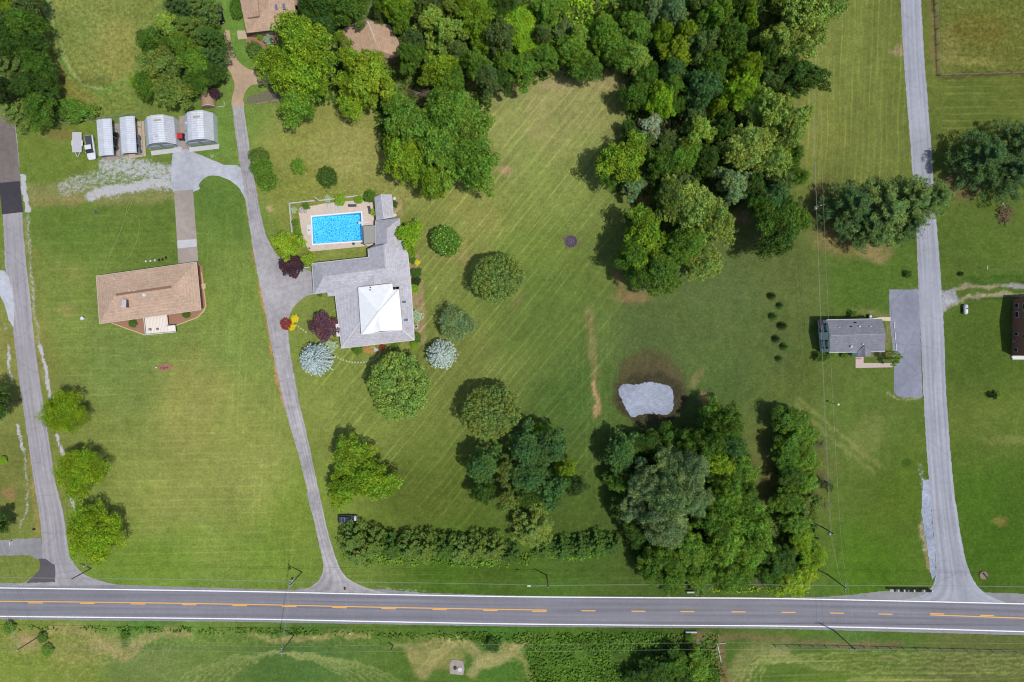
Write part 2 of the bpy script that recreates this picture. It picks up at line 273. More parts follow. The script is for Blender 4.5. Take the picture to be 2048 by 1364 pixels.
# soft patches: kind, geometry, softness px, colour, amount
PATCH = [
 ('L', [(330, 1400), (370, 1350), (450, 1318), (560, 1305), (680, 1318), (780, 1350), (830, 1400)], .6, 3, (156, 166, 96), 0.6),
 ('L', [(346, 1400), (386, 1350), (462, 1318), (560, 1305), (668, 1318), (764, 1350), (814, 1400)], .6, 3, (156, 166, 96), 0.6),
 ('L', [(362, 1400), (402, 1350), (474, 1318), (560, 1305), (656, 1318), (748, 1350), (798, 1400)], .6, 3, (156, 166, 96), 0.6),
 ('L', [(378, 1400), (418, 1350), (486, 1318), (560, 1305), (644, 1318), (732, 1350), (782, 1400)], .6, 3, (156, 166, 96), 0.6),
 ('L', [(394, 1400), (434, 1350), (498, 1318), (560, 1305), (632, 1318), (716, 1350), (766, 1400)], .6, 3, (156, 166, 96), 0.6),
 ('L', [(410, 1400), (450, 1350), (510, 1318), (560, 1305), (620, 1318), (700, 1350), (750, 1400)], .6, 3, (156, 166, 96), 0.6),
 ('L', [(426, 1400), (466, 1350), (522, 1318), (560, 1305), (608, 1318), (684, 1350), (734, 1400)], .6, 3, (156, 166, 96), 0.6),
 ('L', [(1470, 1400), (1480, 1345), (1530, 1322), (1700, 1306), (2100, 1312)], .6, 3, (156, 164, 94), 0.55),
 ('L', [(1482, 1400), (1492, 1345), (1540, 1322), (1700, 1315), (2100, 1321)], .6, 3, (156, 164, 94), 0.55),
 ('L', [(1494, 1400), (1504, 1345), (1550, 1322), (1700, 1324), (2100, 1330)], .6, 3, (156, 164, 94), 0.55),
 ('L', [(1506, 1400), (1516, 1345), (1560, 1322), (1700, 1333), (2100, 1339)], .6, 3, (156, 164, 94), 0.55),
 ('L', [(1518, 1400), (1528, 1345), (1570, 1322), (1700, 1342), (2100, 1348)], .6, 3, (156, 164, 94), 0.55),
 ('L', [(60, 1400), (90, 1340), (160, 1310)], .6, 3, (170, 166, 98), 0.5),
 ('L', [(88, 1400), (116, 1340), (186, 1310)], .6, 3, (170, 166, 98), 0.5),
 ('L', [(116, 1400), (142, 1340), (212, 1310)], .6, 3, (170, 166, 98), 0.5),
 ('L', [(144, 1400), (168, 1340), (238, 1310)], .6, 3, (170, 166, 98), 0.5),
 ('L', [(172, 1400), (194, 1340), (264, 1310)], .6, 3, (170, 166, 98), 0.5),
 ('E', 1302, 786, 72, 66, 0, 20, (88, 80, 58), 0.95), ('E', 1300, 750, 60, 50, 0, 25, (98, 90, 62), 0.8), ('E', 1300, 795, 72, 50, 0, 16, DARKSOIL, 0.9),
 ('L', [(1178, 620), (1186, 700), (1190, 760), (1195, 830)], 2, 12, (146, 128, 86), 0.6), ('L', [(1190, 765), (1194, 825)], 1, 7, (196, 162, 118), 0.7),
 ('E', 1010, 340, 10, 10, 0, 6, (190, 160, 120), 0.8), ('E', 1142, 484, 15, 14, 0, 4, (120, 105, 90), 0.9),
 ('E', 1700, 470, 75, 40, 0, 30, (150, 130, 85), 0.7), ('E', 1750, 505, 32, 20, 0, 16, (160, 140, 95), 0.8), ('E', 1650, 400, 30, 50, 0, 20, (110, 100, 60), 0.6),
 ('E', 1920, 370, 50, 30, 0, 20, (130, 112, 78), 0.7), ('E', 1265, 595, 35, 12, 0, 10, (160, 130, 95), 0.7), ('E', 1285, 400, 14, 26, -20, 8, (160, 130, 90), 0.8),
 ('E', 1480, 435, 28, 12, 0, 10, (170, 140, 105), 0.7), ('E', 1410, 800, 12, 20, 20, 8, (170, 140, 100), 0.7), ('E', 1395, 755, 8, 22, -30, 8, (150, 135, 90), 0.5),
 ('E', 1795, 102, 16, 10, 0, 8, (165, 145, 110), 0.7), ('E', 1240, 565, 10, 25, 20, 9, (150, 120, 85), 0.6),
 ('E', 1215, 165, 40, 14, 0, 12, (180, 160, 120), 0.5), ('E', 1110, 170, 30, 12, 0, 12, (180, 162, 122), 0.5), ('E', 1075, 235, 22, 40, 0, 20, (178, 168, 112), 0.55),
 ('E', 1100, 270, 40, 70, 20, 40, (165, 165, 100), 0.4), ('E', 930, 510, 12, 30, 0, 10, (160, 148, 90), 0.55), ('E', 905, 515, 30, 8, 0, 8, (165, 150, 95), 0.5),
 ('E', 1035, 590, 10, 30, 0, 10, (140, 130, 80), 0.4), ('E', 330, 735, 14, 7, 0, 3, (170, 130, 98), 0.8), ('E', 540, 416, 7, 6, 0, 3, (196, 168, 130), 0.9),
 ('E', 600, 290, 90, 60, 0, 50, (158, 158, 84), 0.5), ('E', 690, 300, 70, 50, 0, 40, (172, 168, 98), 0.5), ('E', 800, 390, 40, 25, 0, 20, (160, 155, 90), 0.5),
 ('E', 950, 420, 60, 40, -40, 30, (160, 160, 88), 0.5), ('E', 140, 545, 30, 20, 0, 18, (150, 150, 80), 0.4), ('E', 130, 618, 22, 14, 0, 12, (160, 150, 90), 0.5),
 ('L', [(62, 385), (120, 380), (160, 388), (240, 392), (345, 385)], 20, 14, (150, 148, 92), 0.75), ('L', [(62, 405), (110, 402), (160, 400)], 10, 10, (158, 142, 92), 0.6),
 ('E', 120, 270, 40, 12, 0, 10, (150, 128, 80), 0.5), ('E', 60, 1280, 45, 28, 0, 16, (170, 150, 98), 0.40),
 ('E', 55, 1282, 18, 12, 0, 6, (190, 160, 120), 0.6), ('L', [(100, 1262), (150, 1258), (200, 1282), (245, 1312), (300, 1272), (375, 1264)], 10, 10, (186, 166, 112), 0.54),
 ('E', 150, 1300, 55, 26, 0, 18, (166, 156, 92), 0.43), ('E', 220, 1290, 40, 22, 0, 14, (180, 162, 108), 0.40), ('E', 250, 1275, 10, 26, 0, 8, (86, 110, 60), 0.6),
 ('L', [(500, 1268), (560, 1280), (620, 1276), (700, 1268), (735, 1272)], 5, 7, (186, 170, 110), 0.50),
 ('L', [(1040, 1285), (1020, 1310), (960, 1330), (940, 1345)], 8, 10, (180, 168, 116), 0.65), ('E', 880, 1305, 50, 35, 0, 20, (160, 152, 92), 0.7),
 ('L', [(820, 1300), (842, 1352), (870, 1320), (900, 1284), (935, 1288), (962, 1318), (1000, 1300), (1060, 1282)], 4, 14, (184, 168, 110), 0.55), ('L', [(845, 1330), (872, 1300), (905, 1276), (935, 1284), (955, 1304)], 1, 4, (196, 180, 120), 0.4), ('L', [(858, 1340), (885, 1312), (915, 1290)], 1, 4, (196, 180, 120), 0.4),
 ('L', [(790, 1290), (830, 1300), (846, 1350)], 3, 12, (180, 168, 108), 0.4), ('L', [(1030, 1300), (1056, 1335), (1064, 1364)], 3, 12, (170, 162, 98), 0.45),
 ('L', [(945, 1350), (1000, 1315), (1040, 1318)], 3, 10, (176, 166, 104), 0.4),
 ('L', [(1430, 1275), (1436, 1310), (1448, 1364)], 14, 8, (140, 112, 82), 0.85), ('L', [(1350, 1276), (1430, 1274), (1530, 1276), (1690, 1290), (1800, 1288)], 7, 8, (132, 116, 80), 0.65),
 ('L', [(1466, 1380), (1478, 1325), (1510, 1302), (1570, 1298)], 8, 18, (158, 154, 98), 0.5), ('L', [(1490, 1380), (1508, 1335), (1545, 1312), (1600, 1320)], 1, 7, (170, 164, 106), 0.45), ('L', [(1480, 1380), (1492, 1330), (1530, 1306), (1580, 1306)], 1, 5, (170, 164, 106), 0.4),
 ('L', [(1815, 1316), (1760, 1318)], 3, 5, (160, 158, 100), 0.5), ('L', [(1700, 1358), (1900, 1360)], 4, 5, (160, 158, 95), 0.5),
 ('E', 1735, 870, 30, 50, -35, 24, (140, 142, 82), 0.45), ('L', [(1600, 800), (1680, 870), (1760, 930)], 3, 5, (150, 152, 88), 0.5), ('L', [(1590, 806), (1665, 880), (1745, 945)], 3, 5, (148, 150, 86), 0.5),
 ('L', [(1870, 0), (1872, 60), (1878, 150), (1960, 148), (2048, 146)], 3, 4, (90, 84, 50), 0.75), ('L', [(1862, 0), (1866, 60), (1870, 140)], 5, 6, (140, 122, 84), 0.6),
 ('E', 1935, 122, 60, 8, -5, 8, (168, 160, 92), 0.5), ('E', 1900, 90, 20, 40, 0, 16, (150, 140, 80), 0.5), ('E', 1960, 60, 60, 30, 0, 26, (118, 104, 44), 0.5),
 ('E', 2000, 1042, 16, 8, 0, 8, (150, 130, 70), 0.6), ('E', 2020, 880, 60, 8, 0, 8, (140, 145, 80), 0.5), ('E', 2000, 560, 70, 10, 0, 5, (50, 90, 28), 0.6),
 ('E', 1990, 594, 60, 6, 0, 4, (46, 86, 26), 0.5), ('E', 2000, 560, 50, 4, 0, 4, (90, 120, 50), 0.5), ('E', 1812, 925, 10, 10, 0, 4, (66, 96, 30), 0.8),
 ('L', [(90, 0), (104, 45), (118, 90), (132, 130), (152, 160), (180, 178), (206, 182), (236, 172), (262, 148), (286, 112), (300, 90)], 5, 5, (108, 148, 66), 0.9),
 ('L', [(99, 0), (112, 45), (126, 90), (141, 130), (160, 154), (184, 170), (206, 174), (232, 163)], 3, 3, (110, 140, 62), 0.6),
 ('L', [(95, 0), (108, 45), (122, 90), (136, 130), (156, 157), (182, 174), (206, 178)], 2, 3, (180, 184, 118), 0.8),
 ('E', 190, 162, 34, 12, 0, 10, (104, 116, 58), 0.6), ('E', 240, 100, 40, 60, 0, 40, (162, 152, 82), 0.5), ('E', 150, 60, 40, 40, 0, 30, (122, 145, 70), 0.4),
 ('L', [(1842, 1050), (1852, 1100), (1862, 1140)], 4, 6, (170, 150, 110), 0.7), ('E', 1855, 1060, 16, 22, 0, 10, (160, 148, 108), 0.5),
 ('L', [(508, 500), (518, 560), (530, 620), (544, 690), (556, 760), (570, 822)], 2, 3, (205, 150, 105), 0.9),
 ('L', [(500, 430), (508, 480), (520, 560)], 4, 5, (150, 150, 70), 0.5), ('L', [(70, 500), (86, 640), (104, 760), (124, 900)], 8, 8, (140, 140, 72), 0.4),
 ('L', [(50, 440), (62, 560), (74, 660), (88, 760)], 4, 4, (168, 155, 108), 0.55), ('L', [(75, 700), (64, 1000)], 5, 6, (160, 145, 85), 0.3),
 ('E', 18, 985, 14, 12, 0, 6, (170, 130, 95), 0.6), ('L', [(62, 880), (75, 1040), (78, 1070)], 5, 6, (168, 150, 90), 0.6),
 ('L', [(1884, 600), (1910, 580), (1960, 572), (2048, 572)], 4, 4, (170, 158, 128), 0.8), ('L', [(1890, 622), (1925, 598), (1985, 589), (2048, 592)], 4, 4, (178, 166, 136), 0.8),
 ('P', [(1884, 580), (1915, 580), (1912, 605), (1884, 625)], 4, (176, 176, 184), 0.95), ('L', [(2015, 574), (2048, 574)], 4, 3, (170, 170, 178), 0.8),
 ('L', [(245, 642), (250, 650), (300, 655), (330, 660)], 5, 3, (180, 130, 100), 0.5), ('P', [(1145, 0), (1230, 0), (1235, 30), (1180, 50), (1135, 30)], 12, (176, 172, 84), 0.6),
 ('E', 850, 190, 40, 30, 0, 14, (120, 96, 72), 0.9), ('E', 842, 232, 10, 8, 0, 5, (180, 130, 95), 0.7),
 ('L', [(1776, 790), (1792, 796), (1840, 796)], 2, 2, (175, 168, 120), 0.6), ('E', 1000, 0, 5, 5, 0, 2, (90, 90, 50), 0.2),
 ('P', [(1770, 640), (1782, 640), (1786, 715), (1740, 715), (1740, 706), (1770, 704)], 3, (140, 136, 84), 0.8), ('E', 1290, 1300, 60, 30, 0, 25, (60, 100, 28), 0.4),
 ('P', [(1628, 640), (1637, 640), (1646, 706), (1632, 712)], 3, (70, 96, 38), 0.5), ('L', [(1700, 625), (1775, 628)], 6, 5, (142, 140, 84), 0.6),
 ('L', [(840, 575), (850, 640), (853, 700)], 2, 2, (96, 140, 60), 0.6), ('P', [(818, 505), (836, 510), (846, 575), (852, 640), (850, 690), (832, 690), (826, 600)], 3, (176, 150, 116), 0.75),
 ('P', [(700, 694), (740, 688), (828, 682), (830, 694), (760, 700), (700, 704)], 3, (150, 146, 76), 0.5), ('P', [(726, 693), (750, 690), (750, 706), (728, 706)], 2, (196, 150, 92), 0.8),
 ('P', [(786, 395), (800, 395), (806, 430), (788, 436)], 3, (190, 165, 130), 0.6), ('E', 1968, 1150, 10, 9, 0, 3, (120, 100, 60), 0.4),
]
# ragged gravel and rubble: geometry, width/softness, amount
GRAVEL = [
 ('L', [(130, 376), (190, 358), (240, 350), (300, 342), (345, 347)], 18, 26, 0.58), ('L', [(182, 394), (200, 385), (240, 378), (300, 368), (345, 364)], 8, 18, 0.82),
 ('L', [(215, 328), (260, 332), (300, 340), (345, 350)], 22, 22, 0.70), ('L', [(225, 322), (250, 328)], 10, 12, 0.5), ('E', 322, 358, 34, 30, 0, 20, 0, 0.62), ('L', [(160, 372), (180, 370)], 4, 12, .5),
 ('L', [(45, 355), (50, 385), (55, 420)], 8, 4, 0.95), ('L', [(56, 430), (60, 500), (66, 590), (75, 660), (82, 700)], 2, 7, 0.56),
 ('L', [(80, 690), (92, 745), (101, 795)], 3, 5, 0.9), ('L', [(114, 870), (125, 910)], 3, 5, 0.9), ('L', [(140, 992), (152, 1026)], 3, 5, 0.9),
 ('L', [(16, 690), (18, 730), (22, 760)], 3, 5, 0.8), ('L', [(34, 850), (42, 880), (48, 905)], 3, 5, 0.8), ('L', [(50, 905), (54, 960), (54, 1010), (40, 1055)], 2, 6, 0.6),
 ('L', [(220, 398), (262, 394)], 2, 5, 0.5), ('E', 12, 655, 5, 12, 0, 6, 0, 0.5), ('E', 1395, 1284, 18, 7, 0, 9, 0, 0.46),
 ('L', [(1840, 930), (1850, 1000), (1844, 1040), (1850, 1100)], 5, 10, 0.5), ('E', 1828, 578, 10, 8, 0, 6, 0, 0.52), ('L', [(1380, 1276), (1375, 1268)], 4, 5, 0.5),
 ('E', 430, 312, 30, 5, 12, 7, 0, 0.46), ('L', [(1884, 612), (1905, 600)], 8, 6, 0.6), ('L', [(760, 1175), (850, 1184)], 3, 6, 0.5), ('E', 1888, 8, 12, 6, 0, 8, 0, 0.36), ('E', 1925, 16, 8, 5, 0, 6, 0, 0.36),
]
PATCH_HOLE = [(620, 428), (728, 421), (731, 484), (624, 490)]

def seg_dist(X, Y, pts, closed=False):
    d = np.full(X.shape, 1e9)
    q = list(pts) + ([pts[0]] if closed else [])
    for a, b in zip(q, q[1:]):
        vx, vy = b[0] - a[0], b[1] - a[1]; L = vx * vx + vy * vy + 1e-9
        t = np.clip(((X - a[0]) * vx + (Y - a[1]) * vy) / L, 0, 1)
        d = np.minimum(d, np.hypot(X - a[0] - t * vx, Y - a[1] - t * vy))
    return d
def inside(X, Y, pts):
    r = np.zeros(X.shape, bool); n = len(pts)
    for i in range(n):
        x0, y0 = pts[i]; x1, y1 = pts[(i + 1) % n]
        if y0 == y1: continue
        c = ((y0 > Y) != (y1 > Y)) & (X < (x1 - x0) * (Y - y0) / (y1 - y0) + x0); r ^= c
    return r
def sstep(x): x = np.clip(x, 0, 1); return x * x * (3 - 2 * x)
def shape_w(X, Y, s):
    k = s[0]
    if k == 'L':
        d = seg_dist(X, Y, smoothpts(s[1], 4) if len(s[1]) > 2 else s[1]); return sstep(1 - (d - s[2] * 0.5) / max(s[3], .5))
    if k == 'E':
        a = math.radians(s[5]); dx, dy = X - s[1], Y - s[2]
        u = dx * math.cos(a) - dy * math.sin(a); v = dx * math.sin(a) + dy * math.cos(a)
        r = np.hypot(u / s[3], v / s[4]); m = min(s[3], s[4]); return sstep((1 - r) * m / max(s[6], 1) + 0.5)
    d = seg_dist(X, Y, s[1], True); d = np.where(inside(X, Y, s[1]), -d, d); return sstep(0.5 - d / max(s[2], 1))

def axis(lo, hi, step, far):
    core = np.arange(lo, hi + step, step); out = []; v = hi; g = step
    while v < far: g *= 1.35; v += g; out.append(v)
    left = []; v = lo; g = step
    while v > -far: g *= 1.35; v -= g; left.append(v)
    return np.array(left[::-1] + list(core) + out)
gx = axis(-128, 128, 0.4, 5000); gy = axis(-86, 86, 0.4, 5000)
GX, GY = np.meshgrid(gx, gy); nx, ny = len(gx), len(gy)
PX = GX * S + CX; PY = CY - GY * S
qx = np.clip(PX, -60, 2108); qy = np.clip(PY, -60, 1424)
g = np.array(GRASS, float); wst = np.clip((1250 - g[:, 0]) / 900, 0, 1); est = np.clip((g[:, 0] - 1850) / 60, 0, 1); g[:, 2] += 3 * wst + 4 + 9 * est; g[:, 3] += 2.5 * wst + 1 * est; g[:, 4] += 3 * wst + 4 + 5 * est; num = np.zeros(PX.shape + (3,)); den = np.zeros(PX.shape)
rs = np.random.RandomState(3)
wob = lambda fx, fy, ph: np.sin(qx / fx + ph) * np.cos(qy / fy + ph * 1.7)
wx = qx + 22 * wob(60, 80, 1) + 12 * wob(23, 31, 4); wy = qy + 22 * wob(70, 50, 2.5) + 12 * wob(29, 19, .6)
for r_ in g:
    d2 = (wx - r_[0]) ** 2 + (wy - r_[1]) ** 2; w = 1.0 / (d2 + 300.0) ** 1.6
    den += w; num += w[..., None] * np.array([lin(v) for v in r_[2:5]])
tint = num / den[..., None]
gr_ = rs.rand(*PX.shape); gr2 = np.repeat(np.repeat(rs.rand(PX.shape[0] // 3 + 1, PX.shape[1] // 3 + 1), 3, 0), 3, 1)[:PX.shape[0], :PX.shape[1]]
jx = 2.2 * (gr_ - .5) + 5 * (gr2 - .5) + 2.0 * wob(7, 9, 1.2) + 2.5 * wob(15, 12, 3.1); jy = 2.2 * (rs.rand(*PX.shape) - .5) + 4 * (gr2 - .5) + 2.0 * wob(8, 6, 2.2) + 2.5 * wob(13, 17, .4)
for s_ in PATCH:
    w = np.clip(shape_w(PX + jx, PY + jy, s_) * s_[-1] * (.62 + .5 * gr_ + .26 * gr2), 0, 1)
    c = np.array([lin(v) for v in s_[-2]]); tint = tint * (1 - w[..., None]) + c * w[..., None]
grav = np.zeros(PX.shape)
for s_ in GRAVEL: grav = np.maximum(grav, shape_w(PX + jx * .6, PY + jy * .6, s_) * s_[-1])
# mowing: 0 diagonal, 1 upright, 2 level
mow = np.zeros(PX.shape + (3,))
mow[..., 0] = np.maximum(shape_w(PX, PY, ('P', [(600, 720), (800, 330), (1020, 190), (1250, 150), (1250, 420), (1230, 700), (1180, 1000), (900, 1060), (690, 900)], 60)), 0)
mow[..., 1] = np.maximum(shape_w(PX, PY, ('P', [(1600, -80), (1830, -80), (1840, 380), (1620, 420)], 25)), 0.6 * shape_w(PX, PY, ('P', [(1140, 620), (1250, 620), (1210, 1000), (1170, 1050)], 30)))
mow[..., 1] = np.maximum(mow[..., 1], 0.35 * shape_w(PX, PY, ('P', [(380, 400), (500, 400), (640, 1150), (520, 1150)], 40)))
mow[..., 2] = np.maximum(shape_w(PX, PY, ('P', [(1470, 1300), (2150, 1312), (2150, 1450), (1470, 1450)], 20)), 0.7 * shape_w(PX, PY, ('P', [(690, 1135), (1280, 1150), (1280, 1185), (690, 1170)], 8)))
mow[..., 2] = np.maximum(mow[..., 2], shape_w(PX, PY, ('P', [(1885, 158), (2150, 158), (2150, 290), (1885, 290)], 12)))
mow[..., 2] = np.maximum(mow[..., 2], 0.45 * shape_w(PX, PY, ('P', [(90, 430), (340, 420), (560, 900), (620, 1140), (200, 1140), (70, 500)], 40)))
rough = np.maximum(shape_w(PX, PY, ('P', [(90, -60), (330, -60), (300, 120), (270, 235), (110, 235)], 20)), shape_w(PX, PY, ('P', [(1880, -60), (2150, -60), (2150, 142), (1884, 146)], 6)))
rough = np.maximum(rough, 0.8 * shape_w(PX, PY, ('P', [(-50, 1262), (1450, 1266), (1450, 1430), (1060, 1430), (1000, 1300), (400, 1290), (200, 1330), (-50, 1330)], 12)))
rough = np.maximum(rough, 0.6 * shape_w(PX, PY, ('P', [(560, 240), (1000, 240), (860, 420), (560, 400)], 40)))
hole = inside(PX, PY, [(621.2, 431.2), (724.8, 422.2), (728.1, 483.8), (623.7, 490.8)])
keep = ~(hole[:-1, :-1] | hole[1:, :-1] | hole[:-1, 1:] | hole[1:, 1:])
idx = np.arange(nx * ny).reshape(ny, nx)
quads = np.stack([idx[:-1, :-1], idx[:-1, 1:], idx[1:, 1:], idx[1:, :-1]], -1)[keep]
def np_mesh(name, V, F):
    me = bpy.data.meshes.new(name); me.vertices.add(len(V)); me.vertices.foreach_set("co", np.asarray(V, np.float32).ravel())
    n, k = F.shape; me.loops.add(n * k); me.loops.foreach_set("vertex_index", F.astype(np.int32).ravel())
    me.polygons.add(n); me.polygons.foreach_set("loop_start", np.arange(0, n * k, k, dtype=np.int32))
    try: me.polygons.foreach_set("loop_total", np.full(n, k, dtype=np.int32))
    except Exception: pass
    me.update(calc_edges=True); me.validate(); return me
gm = np_mesh("ground", np.stack([GX.ravel(), GY.ravel(), np.zeros(nx * ny)], 1), quads)
def vattr(me, name, arr, typ='FLOAT_COLOR'):
    a = me.attributes.new(name, typ, 'POINT')
    if typ == 'FLOAT': a.data.foreach_set("value", arr.astype(np.float32).ravel())
    else:
        c = np.ones((arr.size // 3, 4), np.float32); c[:, :3] = arr.reshape(-1, 3); a.data.foreach_set("color", c.ravel())
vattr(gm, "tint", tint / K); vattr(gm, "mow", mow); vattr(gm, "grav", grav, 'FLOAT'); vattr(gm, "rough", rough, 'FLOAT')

def ground_mat():
    m = bpy.data.materials.new("lawn"); m.use_nodes = True; nt = m.node_tree; N = nt.nodes; L = nt.links
    b = N["Principled BSDF"]; b.inputs["Roughness"].default_value = 0.95; b.inputs["Specular IOR Level"].default_value = 0.08
    tc = N.new("ShaderNodeTexCoord")
    def at(n): a = N.new("ShaderNodeAttribute"); a.attribute_name = n; return a
    def noise(sc, det=5, rough_=0.6, vec=None):
        n = N.new("ShaderNodeTexNoise"); n.inputs["Scale"].default_value = sc; n.inputs["Detail"].default_value = det
        n.inputs["Roughness"].default_value = rough_; L.new(vec or tc.outputs["Object"], n.inputs["Vector"]); return n.outputs[0]
    def rng(src, a, b_, c, d):
        r = N.new("ShaderNodeMapRange"); r.inputs[1].default_value = a; r.inputs[2].default_value = b_
        r.inputs[3].default_value = c; r.inputs[4].default_value = d; L.new(src, r.inputs[0]); return r.outputs[0]
    def math_(op, a, c):
        q = N.new("ShaderNodeMath"); q.operation = op
        for i, s_ in enumerate((a, c)):
            if isinstance(s_, (int, float)): q.inputs[i].default_value = s_
            else: L.new(s_, q.inputs[i])
        return q.outputs[0]
    f = rng(noise(0.07, 4), 0.3, 0.7, 0.88, 1.12)
    f = math_('MULTIPLY', f, rng(noise(0.45, 5), 0.28, 0.72, 0.84, 1.16))
    f = math_('MULTIPLY', f, rng(noise(1.6, 5, 0.75), 0.25, 0.75, 0.66, 1.34))
    f = math_('MULTIPLY', f, rng(noise(5.5, 3, 0.8), 0.3, 0.7, 0.66, 1.34))
    ra = at("rough").outputs["Fac"]
    rr = math_('MULTIPLY', math_('SUBTRACT', rng(noise(1.1, 6, 0.75), 0.3, 0.7, 0.5, 1.5), 1.0), ra)
    f = math_('MULTIPLY', f, math_('ADD', rr, 1.0))
    # mowing lines
    sep = N.new("ShaderNodeSeparateColor"); L.new(at("mow").outputs["Color"], sep.inputs[0])
    for k, ang, per in ((0, 51, 1.75), (1, 88, 1.45), (2, 1, 1.6)):
        mp = N.new("ShaderNodeMapping"); mp.inputs["Rotation"].default_value = (0, 0, math.radians(90 - ang))
        dn = N.new("ShaderNodeTexNoise"); dn.inputs["Scale"].default_value = 0.05; dn.inputs["Detail"].default_value = 1; L.new(tc.outputs["Object"], dn.inputs["Vector"])
        add = N.new("ShaderNodeVectorMath"); add.operation = 'MULTIPLY_ADD'; L.new(dn.outputs[1], add.inputs[0]); add.inputs[1].default_value = (1.6, 1.6, 0); L.new(tc.outputs["Object"], add.inputs[2])
        L.new(add.outputs[0], mp.inputs[0])
        w = N.new("ShaderNodeTexWave"); w.bands_direction = 'X'; w.inputs["Scale"].default_value = 0.314 / per
        w.inputs["Distortion"].default_value = 0.3; w.inputs["Detail Scale"].default_value = 0.25; L.new(mp.outputs[0], w.inputs[0])
        def streaks(across, along, lo, hi):
            m2 = N.new("ShaderNodeMapping"); m2.inputs["Scale"].default_value = (across, along, 1); L.new(mp.outputs[0], m2.inputs[0])
            return rng(noise(1.0, 3, 0.65, m2.outputs[0]), lo, hi, 0.0, 1.0)
        line = math_('MULTIPLY', math_('POWER', w.outputs[1], 6.0), math_('MULTIPLY', streaks(0.6, 0.06, 0.40, 0.64), 0.44))
        line = math_('ADD', line, math_('MULTIPLY', math_('SUBTRACT', streaks(2.6, 0.09, 0.3, 0.7), 0.5), 0.22))
        line = math_('ADD', line, math_('MULTIPLY', math_('SUBTRACT', streaks(0.35, 0.03, 0.3, 0.7), 0.5), 0.22))
        f = math_('MULTIPLY', f, math_('ADD', math_('MULTIPLY', line, sep.outputs[k]), 1.0))
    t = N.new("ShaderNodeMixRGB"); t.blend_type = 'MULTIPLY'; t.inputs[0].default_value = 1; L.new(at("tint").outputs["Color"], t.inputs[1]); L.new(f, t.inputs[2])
    # dry blades
    dry = N.new("ShaderNodeMixRGB"); L.new(math_('MULTIPLY', rng(noise(0.9, 6, 0.8), 0.52, 0.75, 0.0, 0.28), math_('ADD', math_('MULTIPLY', ra, 1.4), 0.55)), dry.inputs[0])
    L.new(t.outputs[0], dry.inputs[1]); dry.inputs[2].default_value = (*C((182, 168, 100)), 1)
    lush = N.new("ShaderNodeMixRGB"); L.new(rng(noise(0.22, 7, 0.72), 0.50, 0.72, 0.0, 0.65), lush.inputs[0]); L.new(dry.outputs[0], lush.inputs[1])
    lm = N.new("ShaderNodeMixRGB"); lm.blend_type = 'MULTIPLY'; lm.inputs[0].default_value = 1; L.new(dry.outputs[0], lm.inputs[1]); lm.inputs[2].default_value = (0.74, 0.88, 0.64, 1); L.new(lm.outputs[0], lush.inputs[2])
    # gravel
    gn = math_('ADD', at("grav").outputs["Fac"], math_('MULTIPLY', math_('SUBTRACT', noise(1.1, 10, 0.9), 0.5), 3.0))
    gm_ = N.new("ShaderNodeMixRGB"); L.new(rng(gn, 0.50, 0.76, 0, 1.0), gm_.inputs[0]); L.new(lush.outputs[0], gm_.inputs[1])
    gc = N.new("ShaderNodeMixRGB"); L.new(rng(noise(6.0, 3), 0.3, 0.7, 0, 1), gc.inputs[0]); gc.inputs[1].default_value = (*C((186, 186, 186)), 1); gc.inputs[2].default_value = (*C((216, 216, 220)), 1)
    L.new(gc.outputs[0], gm_.inputs[2]); L.new(gm_.outputs[0], b.inputs["Base Color"])
    bp = N.new("ShaderNodeBump"); bp.inputs["Strength"].default_value = 0.8; bp.inputs["Distance"].default_value = 0.16
    L.new(noise(4.0, 4, 0.75), bp.inputs["Height"]); L.new(bp.outputs[0], b.inputs["Normal"])
    return m
gm.materials.append(ground_mat())
ground = bpy.data.objects.new("ground", gm); COL.objects.link(ground); ground["kind"] = "structure"

# ---------------------------------------------------------------- roads, drives, paving
M_hwy = pave("highway_asphalt", (138, 137, 146), tracks=0.2, crack=0.0, var=0.06)
M_lane = pave("lane_asphalt", (170, 166, 170), tracks=0.17, crack=0.22, var=0.10)
M_lane2 = pave("east_lane_asphalt", (170, 172, 182), tracks=0.19, crack=0.15, var=0.09)
M_drive = pave("drive_asphalt", (178, 174, 176), tracks=0.19, crack=0.18, var=0.20)
M_old = pave("old_asphalt", (132, 122, 118), tracks=0.05, crack=0.3, var=0.12)
M_new = pave("fresh_asphalt", (70, 68, 74), tracks=0.05, crack=0.05, var=0.12)
M_patch = pave("patch_asphalt", (98, 94, 98), tracks=0.0, crack=0.0, var=0.1)
M_park = pave("worn_asphalt", (146, 149, 164), tracks=0.0, crack=0.22, var=0.14)
M_gravel = pave("grey_gravel", (190, 193, 202), crack=0.0, var=0.16, grain=0.22)
M_gravel2 = pave("blue_grey_gravel", (166, 174, 192), crack=0.0, var=0.22, grain=0.4)
M_dirt = pave("dirt", (194, 168, 140), crack=0.0, var=0.16)
M_conc = pave("old_concrete", (176, 164, 154), crack=0.1, var=0.14)
M_conc2 = pave("pale_concrete", (206, 206, 208), crack=0.0, var=0.06)
M_deck = pave("pool_paving", (224, 206, 190), crack=0.0, var=0.08)
M_should = pave("shoulder_gravel", (150, 149, 152), crack=0.0, var=0.16)
TOP = [(-120, 1172), (0, 1174), (256, 1177.5), (512, 1181.5), (768, 1187), (1024, 1191.5), (1280, 1193.5), (1536, 1195), (1792, 1200), (2048, 1206), (2170, 1209)]
BOT = [(-120, 1234), (0, 1235.5), (256, 1238), (512, 1241), (768, 1246), (1024, 1250.5), (1280, 1253), (1536, 1254.5), (1792, 1259), (2048, 1266), (2170, 1270)]
band("road", TOP, BOT, 0.030, M_hwy, jit=0.35, n=9)
